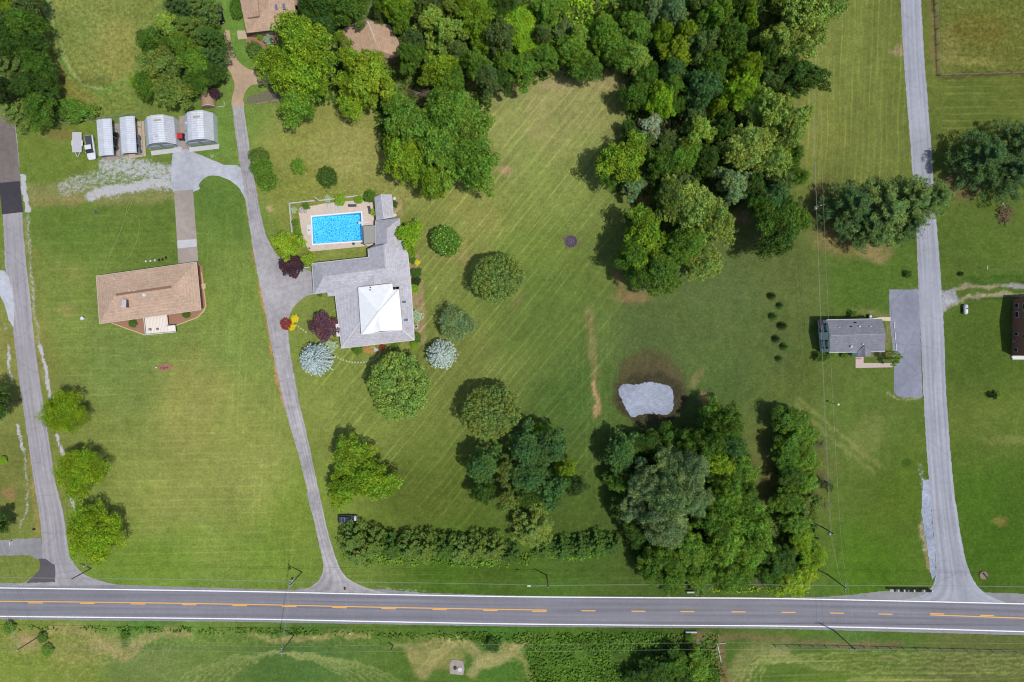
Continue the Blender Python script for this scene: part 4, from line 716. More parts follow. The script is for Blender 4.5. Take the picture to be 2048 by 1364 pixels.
T = [
 # north-west corner belt
 (8,8,16,'b','yel',9,"yellow-green tree in the top left corner of the photo",NW),(60,8,30,'b','greyd',12,"grey-green tree just right of the yellow one in the top left corner",NW),
 (14,50,32,'f','greyd',13,"dull grey-green tree at the left edge below the corner",NW),(62,58,32,'b','green',13,"rich green tree bulging towards the meadow's mown track",NW),
 (22,98,30,'b','dark',13,"dark tree at the left edge level with the meadow",NW),(74,98,26,'b','dark',12,"dark tree beside the meadow below the rich green one",NW),
 (28,140,32,'p','greyd',14,"feathery grey-green tree in the middle of the west belt",NW),(86,136,28,'b','green',12,"green tree bordering the meadow at half its height",NW),
 (14,185,30,'b','vdark',13,"blackish tree against the left edge above the road end",NW),(66,178,30,'f','dark',12,"dark fine-leaved tree in the lower part of the west belt",NW),
 (104,172,22,'b','dark',9,"low dark tree jutting furthest right from the west belt",NW),(36,226,32,'p','olive',12,"olive feathery tree above the end of the west lane",NW),
 (84,222,32,'f','green',11,"rust-flecked green tree at the foot of the west belt",NW),(150,222,30,'s','green',4,"wide low shrub mass behind the wire fence left of the carports",NW),
 (122,222,22,'s','dark',4,"dark low shrub between the west belt and the wide shrub mass",NW),
 # meadow grove
 (358,16,32,'p','pined',14,"dark pine at the top of the grove above the arched sheds",NW),(405,18,30,'p','pine',14,"pine at the top right of the grove beside the drive",NW),
 (340,58,26,'f','pale',10,"pale green tree on the meadow side of the grove",NW),(388,62,34,'p','hedge',14,"large pine in the middle of the upper grove",NW),
 (425,82,28,'p','dark',13,"pine hanging over the dirt drive below the black car",NW),(312,92,30,'b','green',11,"green tree at the grove's meadow corner",NW),
 (372,98,24,'b','mid',11,"small fresh green tree in the centre of the grove",NW),(298,92,16,'s','dark',6,"dark shrub at the grove's left tip",NW),
 (425,118,24,'h','pined',11,"dark drooping conifer at the drive edge of the grove",NW),(330,135,44,'f','olive',12,"big olive fine-leaved tree filling the middle of the grove",NW),
 (398,128,28,'b','mid',11,"bright green tree right of the olive one in the grove",NW),(300,172,30,'f','green',9,"green tree at the lower left of the grove by the rough grass",NW),
 (272,165,10,'s','lime',4,"lime shrub on the left rim of the grove",NW),(352,186,38,'f','olive',10,"olive tree right behind the left arched shed",NW),
 (398,162,28,'b','green',9,"green tree in the grove between the olive tree and the brick kiln",NW),(430,150,24,'b','dark',9,"dark tree beside the drive above the plum bush",NW),
 (430,188,13,'s','plum',3,"round plum-black bush covering part of the barrel-roofed brick hut",None),
 # around the north houses
 (474,16,17,'r','green',3,"long clipped dark bush beside the brown roof at the top",None),(509,99,17,'r','hedge',3.2,"round clipped bush between the dirt drive and the big maple",None),
 (520,74,6,'r','lime',1.4,"little lime ball bush under the brown roof's eave",None),(538,80,12,'s','silver',2,"silvery bush in the bed under the brown roof's eave",None),
 (606,86,52,'b','bright',17,"huge bright maple, its upper dome overhanging the brown roof",W),(562,140,44,'b','bright',15,"left dome of the huge bright maple by the dirt drive",W),
 (622,148,56,'b','bright',16,"central dome of bright maples between the two brown roofs",W),(605,205,42,'b','mid',12,"lowest bright maple dome touching the lawn",W),
 (716,138,40,'f','yel',14,"yellowish ash tree just below the peaked brown roof",W),(745,165,50,'f','yel',14,"yellow-green tree left of the dead brush tangle",W),(712,195,40,'b','bright',12,"bright tree at the lawn edge right of the maples",W),
 (692,92,15,'l','yel',13,"thin yellow-green tree reaching across the peaked brown roof",W),(795,215,30,'b','mid',9,"green tree below the dead brush tangle",W),
 (632,18,34,'b','dark',14,"dark tree right of the top house's brown roof",W),(698,22,40,'f','green',15,"domed dark green tree above the peaked brown roof",W),(650,52,22,'b','teal',11,"small blue-green tree wedged above the bright maple",W),
 (762,34,14,'f','greyd',10,"greyish shrubby tree against the peaked roof's right side",W),(776,8,24,'f','mid',13,"fine-leaved tree at the top edge right of the domed one",W),
 (798,22,32,'b','bright',13,"bright green tree at the top edge left of the bare tree",W),(800,52,17,'b','mid',11,"mid green tree just right of the peaked brown roof",W),
 (829,22,15,'d','brown',10,"bare brown-stemmed tree in a dark gap near the top",W),(868,8,36,'f','greyd',13,"grey-olive tree at the top edge beside the bare tree",W),
 (858,22,20,'f','oliveb',12,"yellowish tree right of the bare brown-stemmed one",W),(902,26,22,'f','oliveb',11,"pale yellow-green tree near the top between two dark ones",W),
 (920,8,18,'b','bright',11,"small bright tree at the top edge above the pale one",W),(828,88,24,'f','greyd',12,"dusky grey tree right of the peaked brown roof",W),
 (868,58,34,'f','pale',13,"pale green soft tree in the upper wood",W),(900,78,34,'f','pale',13,"palest soft tree in the upper wood, right of its twin",W),(872,98,26,'f','pale',11,"small pale tree below the two soft pale ones",W),
 (916,108,24,'f','olive',11,"olive tree below the palest soft one",W),(822,118,30,'b','green',12,"rich green tree above the dead brush tangle",W),
 (950,45,32,'b','bright',13,"bright yellowish green tree in the upper wood centre",W),(958,80,26,'b','bright',12,"glossy bright green dome left of the grey-olive tree",W),
 (928,52,20,'b','teal',11,"blue-green tree between the pale and the bright ones",W),(975,16,30,'f','green',12,"green tree at the top edge near the vines",W),
 (1000,82,32,'f','greyd',13,"grey-olive tree beside the lime vines",W),(880,150,36,'b','bright',12,"bright green tree right of the dead brush tangle",W),
 (908,172,26,'b','mid',10,"green tree at the lower right of the brush tangle",W),(950,135,26,'b','mid',12,"leafy green tree below the glossy dome",W),
 (972,158,30,'f','greyd',12,"dull dark tree at the lawn corner of the upper wood",W),(1002,162,26,'f','dark',11,"dark tree where the upper wood meets the lawn",W),(1010,130,26,'f','mid',10,"green tree above the lawn corner",W),
 (843,182,30,'d','brown',4.5,"brown tangle of dead brush and vines among the trees",None),
 (828,262,51,'b','mid',13,"green tree at the left of the lone group on the lawn",W),(898,232,49,'b','mid',14,"green tree at the top of the group beside the long lawn",W),(935,262,51,'b','mid',14,"green tree at the upper right of the group beside the long lawn",W),
 (820,318,51,'b','bright',13,"bright tree at the lower left of the group above the pool",W),(890,308,63,'b','mid',16,"tallest central tree of the group above the pool",W),(945,330,53,'b','mid',14,"green tree on the right of the group above the pool",W),
 (866,368,30,'b','bright',11,"bright tree at the bottom tip of the group above the pool",W),
 # top centre
 (1038,48,40,'f','lime',6,"lime vine-covered low tree near the top centre",W),(1052,88,32,'f','lime',6,"lime vine-covered tree below the first, nearer the lawn",W),(1100,28,36,'f','mid',9,"grey-tinged tree at the top left of the yellow clearing",W),
 (1010,10,26,'b','dark',11,"dark tree at the top edge above the vines",W),(1085,75,20,'f','greyd',8,"dull bush tree between the vines and the clearing",W),
 (1045,140,36,'f','mid',11,"green tree at the lawn edge left of the pale log",W),(1088,118,28,'f','mid',10,"green tree behind the lawn edge below the clearing",W),(1128,62,22,'s','greyd',5,"greyish shrub inside the yellow clearing",W),
 (1150,118,36,'b','mid',12,"green tree in the row above the lawn's top edge",W),(1170,140,30,'b','green',11,"deep green tree dipping into the lawn's top edge",W),(1208,72,36,'f','mid',12,"green tree right below the yellow clearing",W),
 (1160,80,26,'f','pale',9,"pale green tree at the clearing's lower rim",W),(1230,108,36,'b','mid',12,"green tree above the right end of the lawn's top edge",W),(1270,118,30,'f','pale',12,"pale green tree at the lawn's top right corner",W),(1265,68,34,'b','mid',13,"mid green tree right of the clearing",W),
 (1258,22,30,'b','dark',14,"dark glossy tree at the top edge right of the clearing",W),(1300,28,28,'f','grey',14,"grey-green tree at the top edge, third right of the clearing",W),(1340,32,28,'f','grey',14,"soft grey tree at the top edge with a dark gap below it",W),
 (1322,72,24,'b','bright',13,"yellow-green tree forming the left half of the golden pair",W),(1366,72,22,'b','yel',13,"golden-green dome right of the yellow-green one",W),(1352,108,30,'b','yel',13,"golden-green tree under the golden dome",W),
 (1390,18,34,'f','bluegr',14,"blue-grey tree at the top edge of the wood",W),(1428,42,36,'f','mid',15,"big mid green dome in the upper right wood",W),(1488,42,24,'b','bright',13,"bright green tree with a dark hollow beside it, upper right wood",W),
 (1470,14,28,'b','dark',14,"dark tree at the top edge left of the olive giant",W),(1402,98,34,'f','bluegr',14,"blue-green tree in the middle of the upper right wood",W),(1455,88,36,'f','green',14,"deep green dome right of the blue-green tree",W),
 (1345,148,32,'f','teal',13,"teal tree under the golden-green ones",W),(1340,180,24,'b','mid',10,"green tree beside a black gap left of the teal giant",W),(1292,158,24,'b','green',11,"dark green tree overhanging the lawn's right corner",W),
 (1420,145,34,'f','green',14,"green tree above the teal giant",W),(1402,182,36,'f','teal',14,"teal giant in the centre of the right wood",W),(1490,145,26,'b','yel',13,"flat-topped olive-gold dome near the wood's middle",W),
 (1478,188,36,'b','lime',13,"brightest lime tree in the right wood",W),(1428,220,17,'b','yel',10,"small lime tree beside a black gap in the right wood",W),(1520,118,28,'f','dark',13,"dark tree between the lime tree and the olive giant",W),
 (1530,170,26,'f','bluegr',12,"blue-green tree right of the flat-topped dome",W),(1268,195,28,'b','green',10,"green tree pushing left into the lawn below its corner",W),(1318,202,32,'b','lime',12,"lime-gold tree near the lawn, above the silvery bush",W),
 (1352,215,20,'b','green',9,"green tree right of the lime-gold one",W),(1300,252,24,'f','silver',8,"silvery blue-green tree at the wood's left edge",W),(1262,262,20,'s','dark',6,"dark bush at the wood's left edge, with bare shrubs",W),
 (1385,228,28,'f','greyd',11,"dusky tree beside black gaps in the right wood",W),(1245,325,46,'b','bright',12,"bright green tree protruding left from the wood onto the lawn",W),(1222,340,32,'b','green',10,"darker green tree under the protruding bright one",W),(1265,372,26,'f','grey',8,"grey-green tree below the protruding bright one",W),
 (1285,292,26,'f','greyd',9,"greyish tree above the protruding bright one",W),(1345,268,26,'d','brown',9,"leafless grey tree inside the left part of the wood",W),(1335,290,28,'f','greyd',9,"thin olive tree around the leafless one",W),
 (1390,270,32,'f','pale',12,"pale green tree south of the teal giant",W),(1320,330,30,'b','green',11,"dark green tree right of the protruding one",W),(1360,320,32,'b','mid',12,"green tree in the left half of the wood's waist",W),
 (1405,325,30,'f','dark',12,"dark tree in the centre of the wood's waist",W),(1440,262,30,'b','dark',12,"dark tree under the lime one",W),(1362,372,30,'f','greyd',11,"dusky tree above the great olive crown",W),
 (1535,235,50,'f','oliveb',17,"olive-yellow giant with pale leaf tips at the wood's right side",W),(1570,262,44,'f','oliveb',16,"olive giant touching the striped lawn",W),(1490,300,52,'f','oliveb',16,"olive-yellow giant in the wood's waist",W),(1535,318,40,'f','oliveb',15,"lower right olive-yellow crown in the wood's waist",W),
 (1458,375,40,'f','grey',14,"soft grey-green tree at the wood's lower waist",W),(1495,372,28,'b','dark',12,"dark tree right of the soft grey one",W),(1575,318,28,'b','green',11,"green tree on the wood's right edge at the waist",W),
 (1592,355,20,'b','mid',8,"small bright tree on the right edge of the wood by the wires",W),(1560,358,30,'l','greyd',9,"thin brownish tree inside the wood's right edge",W),
 (1600,40,58,'f','oliveb',18,"great olive tree at the top of the wood beside the striped lawn",W),(1645,20,38,'f','oliveb',16,"right lobe of the great olive tree at the top edge",W),(1560,80,40,'f','oliveb',16,"olive tree left below the great one",W),
 (1548,20,32,'b','dark',14,"dark tree at the top edge left of the great olive one",W),(1600,162,46,'f','dark',15,"deep green domed tree bulging onto the striped lawn",W),(1560,150,28,'b','dark',12,"dark tree left of the deep green dome",W),
 (1545,400,30,'b','teal',12,"teal tree in the wood's lower right tail",W),(1572,392,28,'d','brown',8,"grey leafless tree in the wood's right tail",W),(1560,440,44,'b','green',14,"green tree in the wood's lower right tail",W),
 (1550,482,36,'b','dark',13,"dark green tree at the lower tip of the wood's tail",W),(1592,440,24,'f','mid',9,"small tree on the tail's right side under the wires",W),(1520,420,26,'b','green',11,"green tree on the tail's left side",W),
 # great group south of the wood
 (1385,420,60,'f','oliveb',16,"great olive crown at the top of the group by the fire pit",W),(1335,400,36,'f','olive',13,"dull olive crown at the upper left of that group",W),(1425,450,40,'f','oliveb',14,"olive crown at the right of the group by the fire pit",W),
 (1285,478,48,'b','bright',15,"bright green crown on the left of the group by the fire pit",W),(1262,510,34,'b','green',12,"green crown at the far left of the group by the fire pit",W),(1360,495,40,'f','mid',14,"green crown at the centre of the group by the fire pit",W),
 (1400,525,40,'f','oliveb',13,"olive crown at the lower right of the group by the fire pit",W),(1320,545,46,'f','green',13,"green crown at the bottom of the group by the fire pit",W),(1275,550,26,'b','green',11,"small green crown at the bottom left of the group by the fire pit",W),
 # pines by the east lane
 (1705,415,56,'p','pined',16,"dark pine on the left of the pair beside the east lane","pines by the east lane"),(1765,425,66,'p','pine',17,"tall central pine beside the east lane","pines by the east lane"),
 (1735,458,46,'p','pined',13,"lower dark pine of the group beside the east lane","pines by the east lane"),(1820,400,56,'p','pine',16,"pine growing over the left edge of the east lane","pines by the east lane"),(1862,398,48,'p','pine',15,"pine covering the east lane entirely","pines by the east lane"),(1812,450,40,'p','pined',13,"lower pine at the lane's left edge","pines by the east lane"),
 (1965,318,58,'p','pined',16,"dark pine right of the east lane","pines by the east lane"),(2035,285,52,'p','pined',16,"dark pine cut by the right edge, highest of three","pines by the east lane"),(2020,350,54,'p','pined',15,"dark pine at the right edge above the brush pile","pines by the east lane"),
 # lawn trees
 (892,482,31,'m','green',6,"round glossy tree dotted with white blossom on the lawn",None),(996,555,52,'o','olive',11,"round olive-green tree alone on the lawn east of the house",None),
 (914,648,38,'q','grey',8,"loose grey-green tree with an open crown east of the house",None),(632,719,34,'u','blue',8,"silver-blue spruce beside the drive, left of the house",None),(883,709,31,'u','blue',8,"silver-blue spruce near the house's lower right corner",None),
 (798,772,66,'o','sage',10,"wide dense dome-shaped tree below the house",None),(982,824,58,'o','olive',12,"olive-brown round tree touching the blue-green grove",None),
 (705,905,42,'b','bright',9,"upper part of the bright ragged tree beside the drive",None),(740,958,56,'b','bright',10,"bright ragged tree beside the drive, the widest crown",None),(690,975,40,'b','bright',8,"lowest lobe of bright foliage beside the drive",None),
 (968,928,38,'f','teal',12,"blue-green tree on the left of the lawn grove","blue-green lawn grove"),(1055,892,42,'f','teal',13,"blue-green tree at the top of the lawn grove","blue-green lawn grove"),(1100,890,40,'f','teal',13,"blue-green tree at the upper right of the lawn grove","blue-green lawn grove"),
 (1055,945,42,'f','teal',13,"blue-green tree in the centre of the lawn grove","blue-green lawn grove"),(1105,978,40,'f','teal',12,"blue-green tree at the lower right of the lawn grove","blue-green lawn grove"),(1150,972,24,'f','pined',9,"small dark tree at the right tip of the lawn grove","blue-green lawn grove"),
 (1015,935,30,'f','olive',10,"olive tree inside the lawn grove","blue-green lawn grove"),(1078,862,22,'b','bright',7,"bright bush tree at the top of the lawn grove","blue-green lawn grove"),(965,982,26,'b','dark',8,"dark tree under the grove's left crown","blue-green lawn grove"),
 (1015,995,30,'f','olive',9,"olive tree at the bottom of the lawn grove","blue-green lawn grove"),(1130,938,24,'b','bright',7,"bright small tree at the right side of the lawn grove","blue-green lawn grove"),(1050,990,28,'b','dark',8,"dark tree under the grove's centre","blue-green lawn grove"),
 # west lane
 (0,805,36,'b','dark',11,"dark tree at the left edge beside the west lane",None),(0,1048,24,'b','dark',8,"dark tree at the left edge above the gravel drive",None),(6,920,9,'s','lime',1.5,"small lime bush at the left edge",None),
 (132,826,46,'q','acid',7,"upper bright round tree of three beside the west lane","three round trees beside the west lane"),(163,944,53,'q','acid',7.5,"middle bright round tree of three beside the west lane","three round trees beside the west lane"),(190,1067,61,'q','acid',8,"lowest and largest bright round tree of three beside the west lane","three round trees beside the west lane"),
 # by the house
 (650,653,30,'s','purple',4,"purple-leaved maple against the house's west wall",None),(584,531,28,'s','plum',3.5,"dark purple maple beside the drive apron",None),(578,492,31,'b','yel',5,"golden-green tree between the drive and the pool",None),(617,520,15,'s','yel',3,"small golden-green bush beside the garage fence",None),
 (818,467,30,'b','lime',6,"lime green tree at the east wall of the house",None),(822,504,13,'s','bright',3,"bright bush below the lime tree",None),(572,648,12,'r','red',1.6,"red-leaved bush at the bend of the drive",None),(590,637,9,'s','gold',1,"upper yellow bush beside the red one",None),(584,653,9,'s','gold',1,"lower yellow bush beside the red one",None),
 (662,692,14,'s','silver',1.5,"silvery shrub at the house's lower left corner",None),(715,700,11,'s','green',1.4,"green rounded shrub under the front eave",None),(830,577,9,'r','lime',1.6,"lime ball bush at the east wall",None),
 (832,546,12,'s','dark',1.5,"dark green shrub in the east bed",None),(832,562,11,'s','vdark',1.3,"darkest low shrub in the east bed beside a white planter",None),(834,632,13,'s','silver',1.6,"grey-leaved shrub in the east bed",None),(832,676,12,'s','green',1.4,"green shrub in the east bed's lower end",None),
 (826,520,8,'s','green',1,"small green shrub below the upper white planter",None),(834,525,6,'s','gold',.9,"orange-yellow flowering clump in the east bed",None),(790,693,8,'s','green',.8,"low green plants under the right part of the front eave",None),(830,690,10,'s','bright',1.2,"bright green shrub at the house's lower right corner",None),
 (762,694,7,'s','red',.8,"reddish shrub under the front eave",None),(755,692,6,'s','lime',.8,"lime shrub beside the front steps",None),
 (680,400,12,'r','lime',2,"left lime ball bush behind the pool",None),(718,399,9,'r','lime',1.8,"right lime ball bush behind the pool",None),(740,393,14,'s','green',3,"green shrub between the ball bush and the pool shed",None),(612,412,8,'s','green',1.6,"green shrub in the pool's upper left corner",None),(591,445,8,'s','green',1.4,"green shrub along the pool's west fence",None),(594,462,9,'s','mid',1.6,"green shrub at the lower end of the pool's west fence",None),
 (748,425,8,'s','yel',1.2,"yellowish planting beside the pool shed",None),(790,408,7,'s','dark',1.2,"dark shrub on the pool shed's east side",None),(655,398,8,'s','silver',1,"silvery plants by the pool fence gate",None),(588,420,7,'s','silver',.9,"grey-green plants inside the pool fence corner",None),
 (598,334,17,'s','mid',4,"small green tree on the lawn above the pool",None),(655,354,21,'r','dark',4,"round dark blue-green bush on the lawn above the pool",None),
 (518,312,20,'r','hedge',4,"topmost bush of the clipped row beside the drive","clipped bushes beside the drive"),(523,335,22,'r','green',4,"second bush of the clipped row beside the drive","clipped bushes beside the drive"),(533,360,22,'r','green',4,"lowest bush of the clipped row beside the drive","clipped bushes beside the drive"),
 (265.5,647,8.5,'r','green',1.5,"left ball bush in the ranch house's front bed",None),(372.5,629,8,'r','green',1.5,"right ball bush in the ranch house's front bed",None),
 (640,590,5,'s','green',.8,"small green plant under the garage corner",None),
 # east house and verge
 (1785,717,17,'l','bright',5,"small ornamental tree at the end of the east house's front walk",None),(1641,714,12,'s','dark',2.5,"dark shrub at the lower left corner of the blue-sided house",None),(1662,708,9,'s','green',1.6,"green foundation shrub right of the dark corner one",None),(1705,706,8,'s','vdark',1.6,"black-green shrub beside the entry wing",None),(1690,708,9,'s','green',1.4,"low foundation shrub below the grey roof",None),
 (1706,629,9,'s','green',1.8,"green shrub at the top wall of the grey-roofed house",None),(1816,548,8,'s','dark',1.6,"small dark round shrub above the parking pad",None),(1986,791,8,'s','vdark',1.8,"dark shrub alone on the east lawn",None),(1994,789,8,'s','mid',1.4,"green shrub touching the dark one on the east lawn",None),(1922,548,5,'s','vdark',1,"tiny dark shrub beside the gravel tracks",None),
 # hedge of pines along the road
 (705,1078,34,'h','hedge',7.3,"first pine at the drive end of the roadside hedge","roadside pine hedge"),(722,1108,34,'h','hedge',6.3,"low pine at the hedge's drive corner, nearest the road","roadside pine hedge"),(748,1085,32,'h','hedge',7.3,"second pine of the roadside hedge","roadside pine hedge"),(785,1092,28,'h','dark',6.6,"third pine of the roadside hedge","roadside pine hedge"),
 (820,1096,32,'h','hedge',7.3,"fourth pine of the roadside hedge","roadside pine hedge"),(855,1094,32,'h','hedge',7.3,"fifth pine of the roadside hedge","roadside pine hedge"),(890,1094,27,'h','dark',6.6,"sixth pine of the roadside hedge","roadside pine hedge"),(924,1098,31,'h','hedge',6.7,"seventh pine of the roadside hedge","roadside pine hedge"),
 (958,1096,31,'h','hedge',6.7,"eighth pine of the roadside hedge","roadside pine hedge"),(990,1098,31,'h','hedge',6.7,"ninth pine, left of the gold tree in the hedge","roadside pine hedge"),(1020,1108,23,'h','dark',5.7,"short pine at the foot of the gold tree in the hedge","roadside pine hedge"),
 (1065,1058,44,'p','olive',11,"gold-olive feathery tree rising from the roadside hedge","roadside pine hedge"),(1088,1098,23,'h','dark',4.9,"low pine right of the gold-olive tree","roadside pine hedge"),(1125,1098,25,'h','dark',4.9,"low pine, second right of the gold-olive tree","roadside pine hedge"),
 (1160,1095,25,'h','dark',4.9,"low pine, third right of the gold-olive tree","roadside pine hedge"),(1195,1088,27,'h','dark',5.3,"low pine near the hedge's right end","roadside pine hedge"),(1225,1090,23,'h','dark',4.9,"last low pine at the hedge's right end","roadside pine hedge"),
 # south-east clump
 (1338,930,44,'w','grey',16,"grey-green willow crown at the upper centre of the clump",SE),(1375,935,44,'w','grey',16,"grey-green willow crown at the upper right of its group",SE),(1290,960,42,'w','grey',15,"grey-green willow crown on the left",SE),(1340,990,52,'w','grey',17,"largest grey-green willow crown in the middle",SE),
 (1385,985,44,'w','grey',16,"grey-green willow crown on the right",SE),(1325,1045,50,'w','grey',15,"grey-green willow crown at the lower middle",SE),(1268,1010,36,'w','grey',13,"small grey-green willow crown at the lower left",SE),
 (1242,905,38,'f','teal',9,"teal tree at the upper left corner of the clump",SE),(1237,960,32,'b','green',7.5,"green tree on the clump's left side",SE),(1250,1010,30,'b','dark',7.5,"dark tree under the willow's left side",SE),(1300,886,32,'b','dark',8,"dark tree just below the blue gravel pad",SE),
 (1345,876,32,'b','green',8,"green tree right below the gravel pad",SE),(1375,885,28,'b','green',11,"deep green tree above the willow",SE),(1418,830,28,'b','mid',9,"bright pointed tree reaching up beside the gravel pad",SE),(1445,845,36,'b','green',12,"green tree on the clump's top right shoulder",SE),
 (1412,885,34,'b','green',13,"green tree between the willow and the right shoulder",SE),(1452,885,34,'f','teal',12,"teal tree on the clump's right shoulder",SE),(1430,920,36,'b','yel',13,"yellow-green tree right of the willow's top",SE),(1472,930,38,'b','mid',12,"green tree on the clump's right edge",SE),
 (1440,975,36,'b','mid',13,"green tree right of the largest willow crown",SE),(1480,985,34,'b','green',12,"green tree on the right edge below the yellow-green one",SE),(1420,1030,40,'b','green',13,"green tree beside black hollows in the clump",SE),(1470,1035,42,'b','mid',13,"rounded green tree on the clump's right side",SE),
 (1505,1060,40,'b','mid',12,"green tree bulging to the grassy gap",SE),(1370,1085,44,'b','mid',13,"green tree below the willow",SE),(1440,1085,46,'b','mid',13,"green tree in the lower middle of the clump",SE),(1490,1100,36,'b','mid',11,"green tree at the lower right of the clump",SE),
 (1320,1100,36,'b','green',11,"green tree at the lower left of the clump",SE),(1345,1140,34,'b','green',10,"green tree near the road at the clump's lower left",SE),(1395,1135,38,'b','mid',11,"green tree near the road in the clump's centre",SE),(1300,1135,30,'b','green',9,"dark green tree at the clump's bottom left corner",SE),
 (1445,1140,36,'b','green',10,"green tree near the road right of the centre",SE),(1345,1168,22,'s','green',4,"roadside bush at the clump's lower left",SE),(1400,1165,24,'s','greyd',4,"dusky roadside bush above the pale headwall",SE),(1480,1150,26,'b','green',8,"green tree left of the bare branches by the road",SE),
 (1268,1060,28,'b','dark',7,"dark tree on the clump's shaded left flank",SE),(1525,1160,22,'d','brown',5,"bare grey branches fallen between the clump and the roadside trees",SE),
 (1578,838,36,'b','green',7.4,"top tree of the eastern row","eastern tree row"),(1598,872,36,'b','mid',7.4,"second tree of the eastern row from the top","eastern tree row"),(1572,900,34,'b','green',7.4,"third tree of the eastern row from the top","eastern tree row"),(1605,918,34,'b','mid',7.4,"right-hand tree of the eastern row beside the bare shrub","eastern tree row"),
 (1582,950,32,'b','dark',6.7,"dark tree in the middle of the eastern row","eastern tree row"),(1608,958,28,'b','mid',6.7,"green tree beside the whitish bare shrubs","eastern tree row"),(1575,1000,38,'b','green',7.4,"green tree in the lower half of the eastern row","eastern tree row"),(1612,1010,36,'f','olive',7.4,"olive-tinged tree in the lower half of the eastern row","eastern tree row"),
 (1590,1040,36,'b','mid',6.7,"lowest big tree of the eastern row above the grassy gap","eastern tree row"),(1600,1082,28,'b','bright',5.2,"bright tree left of the leaning pole","eastern tree row"),(1620,1112,32,'b','bright',5.2,"brightest tree right of the grassy gap","eastern tree row"),(1560,1120,36,'b','dark',6.7,"dark tree below the grassy gap","eastern tree row"),
 (1575,1160,36,'b','yel',5.9,"yellow-green tree nearest the road","eastern tree row"),(1540,1150,28,'b','green',5.9,"green tree beside the bare fallen branches","eastern tree row"),(1605,1150,26,'b','yel',5.2,"yellow-green tree at the roadside corner of the row","eastern tree row"),
 (1645,888,18,'d','brown',4.5,"upper pale bare shrub under the wires","eastern tree row"),(1655,965,20,'d','brown',5,"middle pale bare shrub under the wires","eastern tree row"),(1650,1010,18,'d','brown',5,"lower pale bare shrub under the wires","eastern tree row"),(1652,970,14,'l','greyd',4,"thin grey-green bush among the bare shrubs","eastern tree row"),
 # south of the road
 (1388,1300,12,'s','bright',2,"bright bush right of the lower headwall",None),(1378,1275,10,'s','green',1.6,"green bush hiding the rubble below the headwall",None),(985,1290,16,'s','dark',2.5,"dark green bush in the ditch left of centre",None),(250,1270,10,'s','green',1.4,"green weedy bush in the west ditch",None),
 (1310,1340,34,'b','dark',6,"dark tree at the bottom edge, leftmost of the creek trees","creek trees"),(1350,1330,30,'b','green',6,"green tree at the bottom edge in the creek bed","creek trees"),(1395,1335,32,'b','mid',6,"bright green tree at the bottom edge beside the bare soil","creek trees"),(1365,1358,34,'b','dark',6,"dark tree cut by the bottom edge in the creek bed","creek trees"),(1275,1362,26,'b','dark',5,"low dark tree at the bottom edge far left of the creek","creek trees"),(1420,1355,22,'b','green',5,"green tree at the bottom edge nearest the bare soil","creek trees"),
 (85,1275,12,'s','green',1.2,"green weed clump at the foot of the southwest pole",None),(20,1255,14,'s','mid',1.5,"green weed clump at the roadside in the southwest corner",None),(96,1300,14,'s','mid',1.2,"green weed clump south of the southwest pole",None),
]
SX = {(474,16): (.85, 1.35), (150,222): (1.35, .85), (518,312): (1.05, .9), (650,653): (1, 1.05), (740,958): (1.05, .8), (1785,717): (1.2, .75), (1640,170): (1, 1), (1250,820): (1, 1)}
for row in T:
    x, y, r, st, c, ht, lb, gp = row; sx, sy = SX.get((x, y), (1, 1)); nm = ct = None
    if st in 'sd' and ht <= 5 and st == 'd': nm, ct = 'bare_shrub', 'shrub'
    if st in 'bfl' and ht >= 12: nm = {'b': 'broadleaf_tree', 'f': 'leafy_tree', 'l': 'loose_tree'}[st]
    if c in ('purple', 'plum') : nm = 'purple_maple'
    if 'weed' in lb: nm, ct = 'weed_clump', 'weeds'
    if 'dead brush' in lb: nm, ct = 'brush_tangle', 'dead brush'
    tree(x, y, r, st, c, ht, lb, gp, nm, ct, sx, sy)
wh = ["topmost", "second from the top", "third from the top", "fourth from the top", "fifth from the top", "sixth from the top", "lowest"]
for i, (x, y) in enumerate([(1546, 592), (1563, 611), (1550, 633), (1568, 652), (1555, 678), (1572, 694), (1561, 718)]):
    tree(x, y, [9, 8, 9.5, 10, 8.5, 9, 8][i], 'c', ['vdark', 'dark', 'dark', 'vdark'][i % 4], [2.6, 2.3, 2.8, 3.0, 2.4, 2.7, 2.2][i], wh[i] + " young dark conifer in the zigzag row left of the east house", "young conifers in a zigzag row")

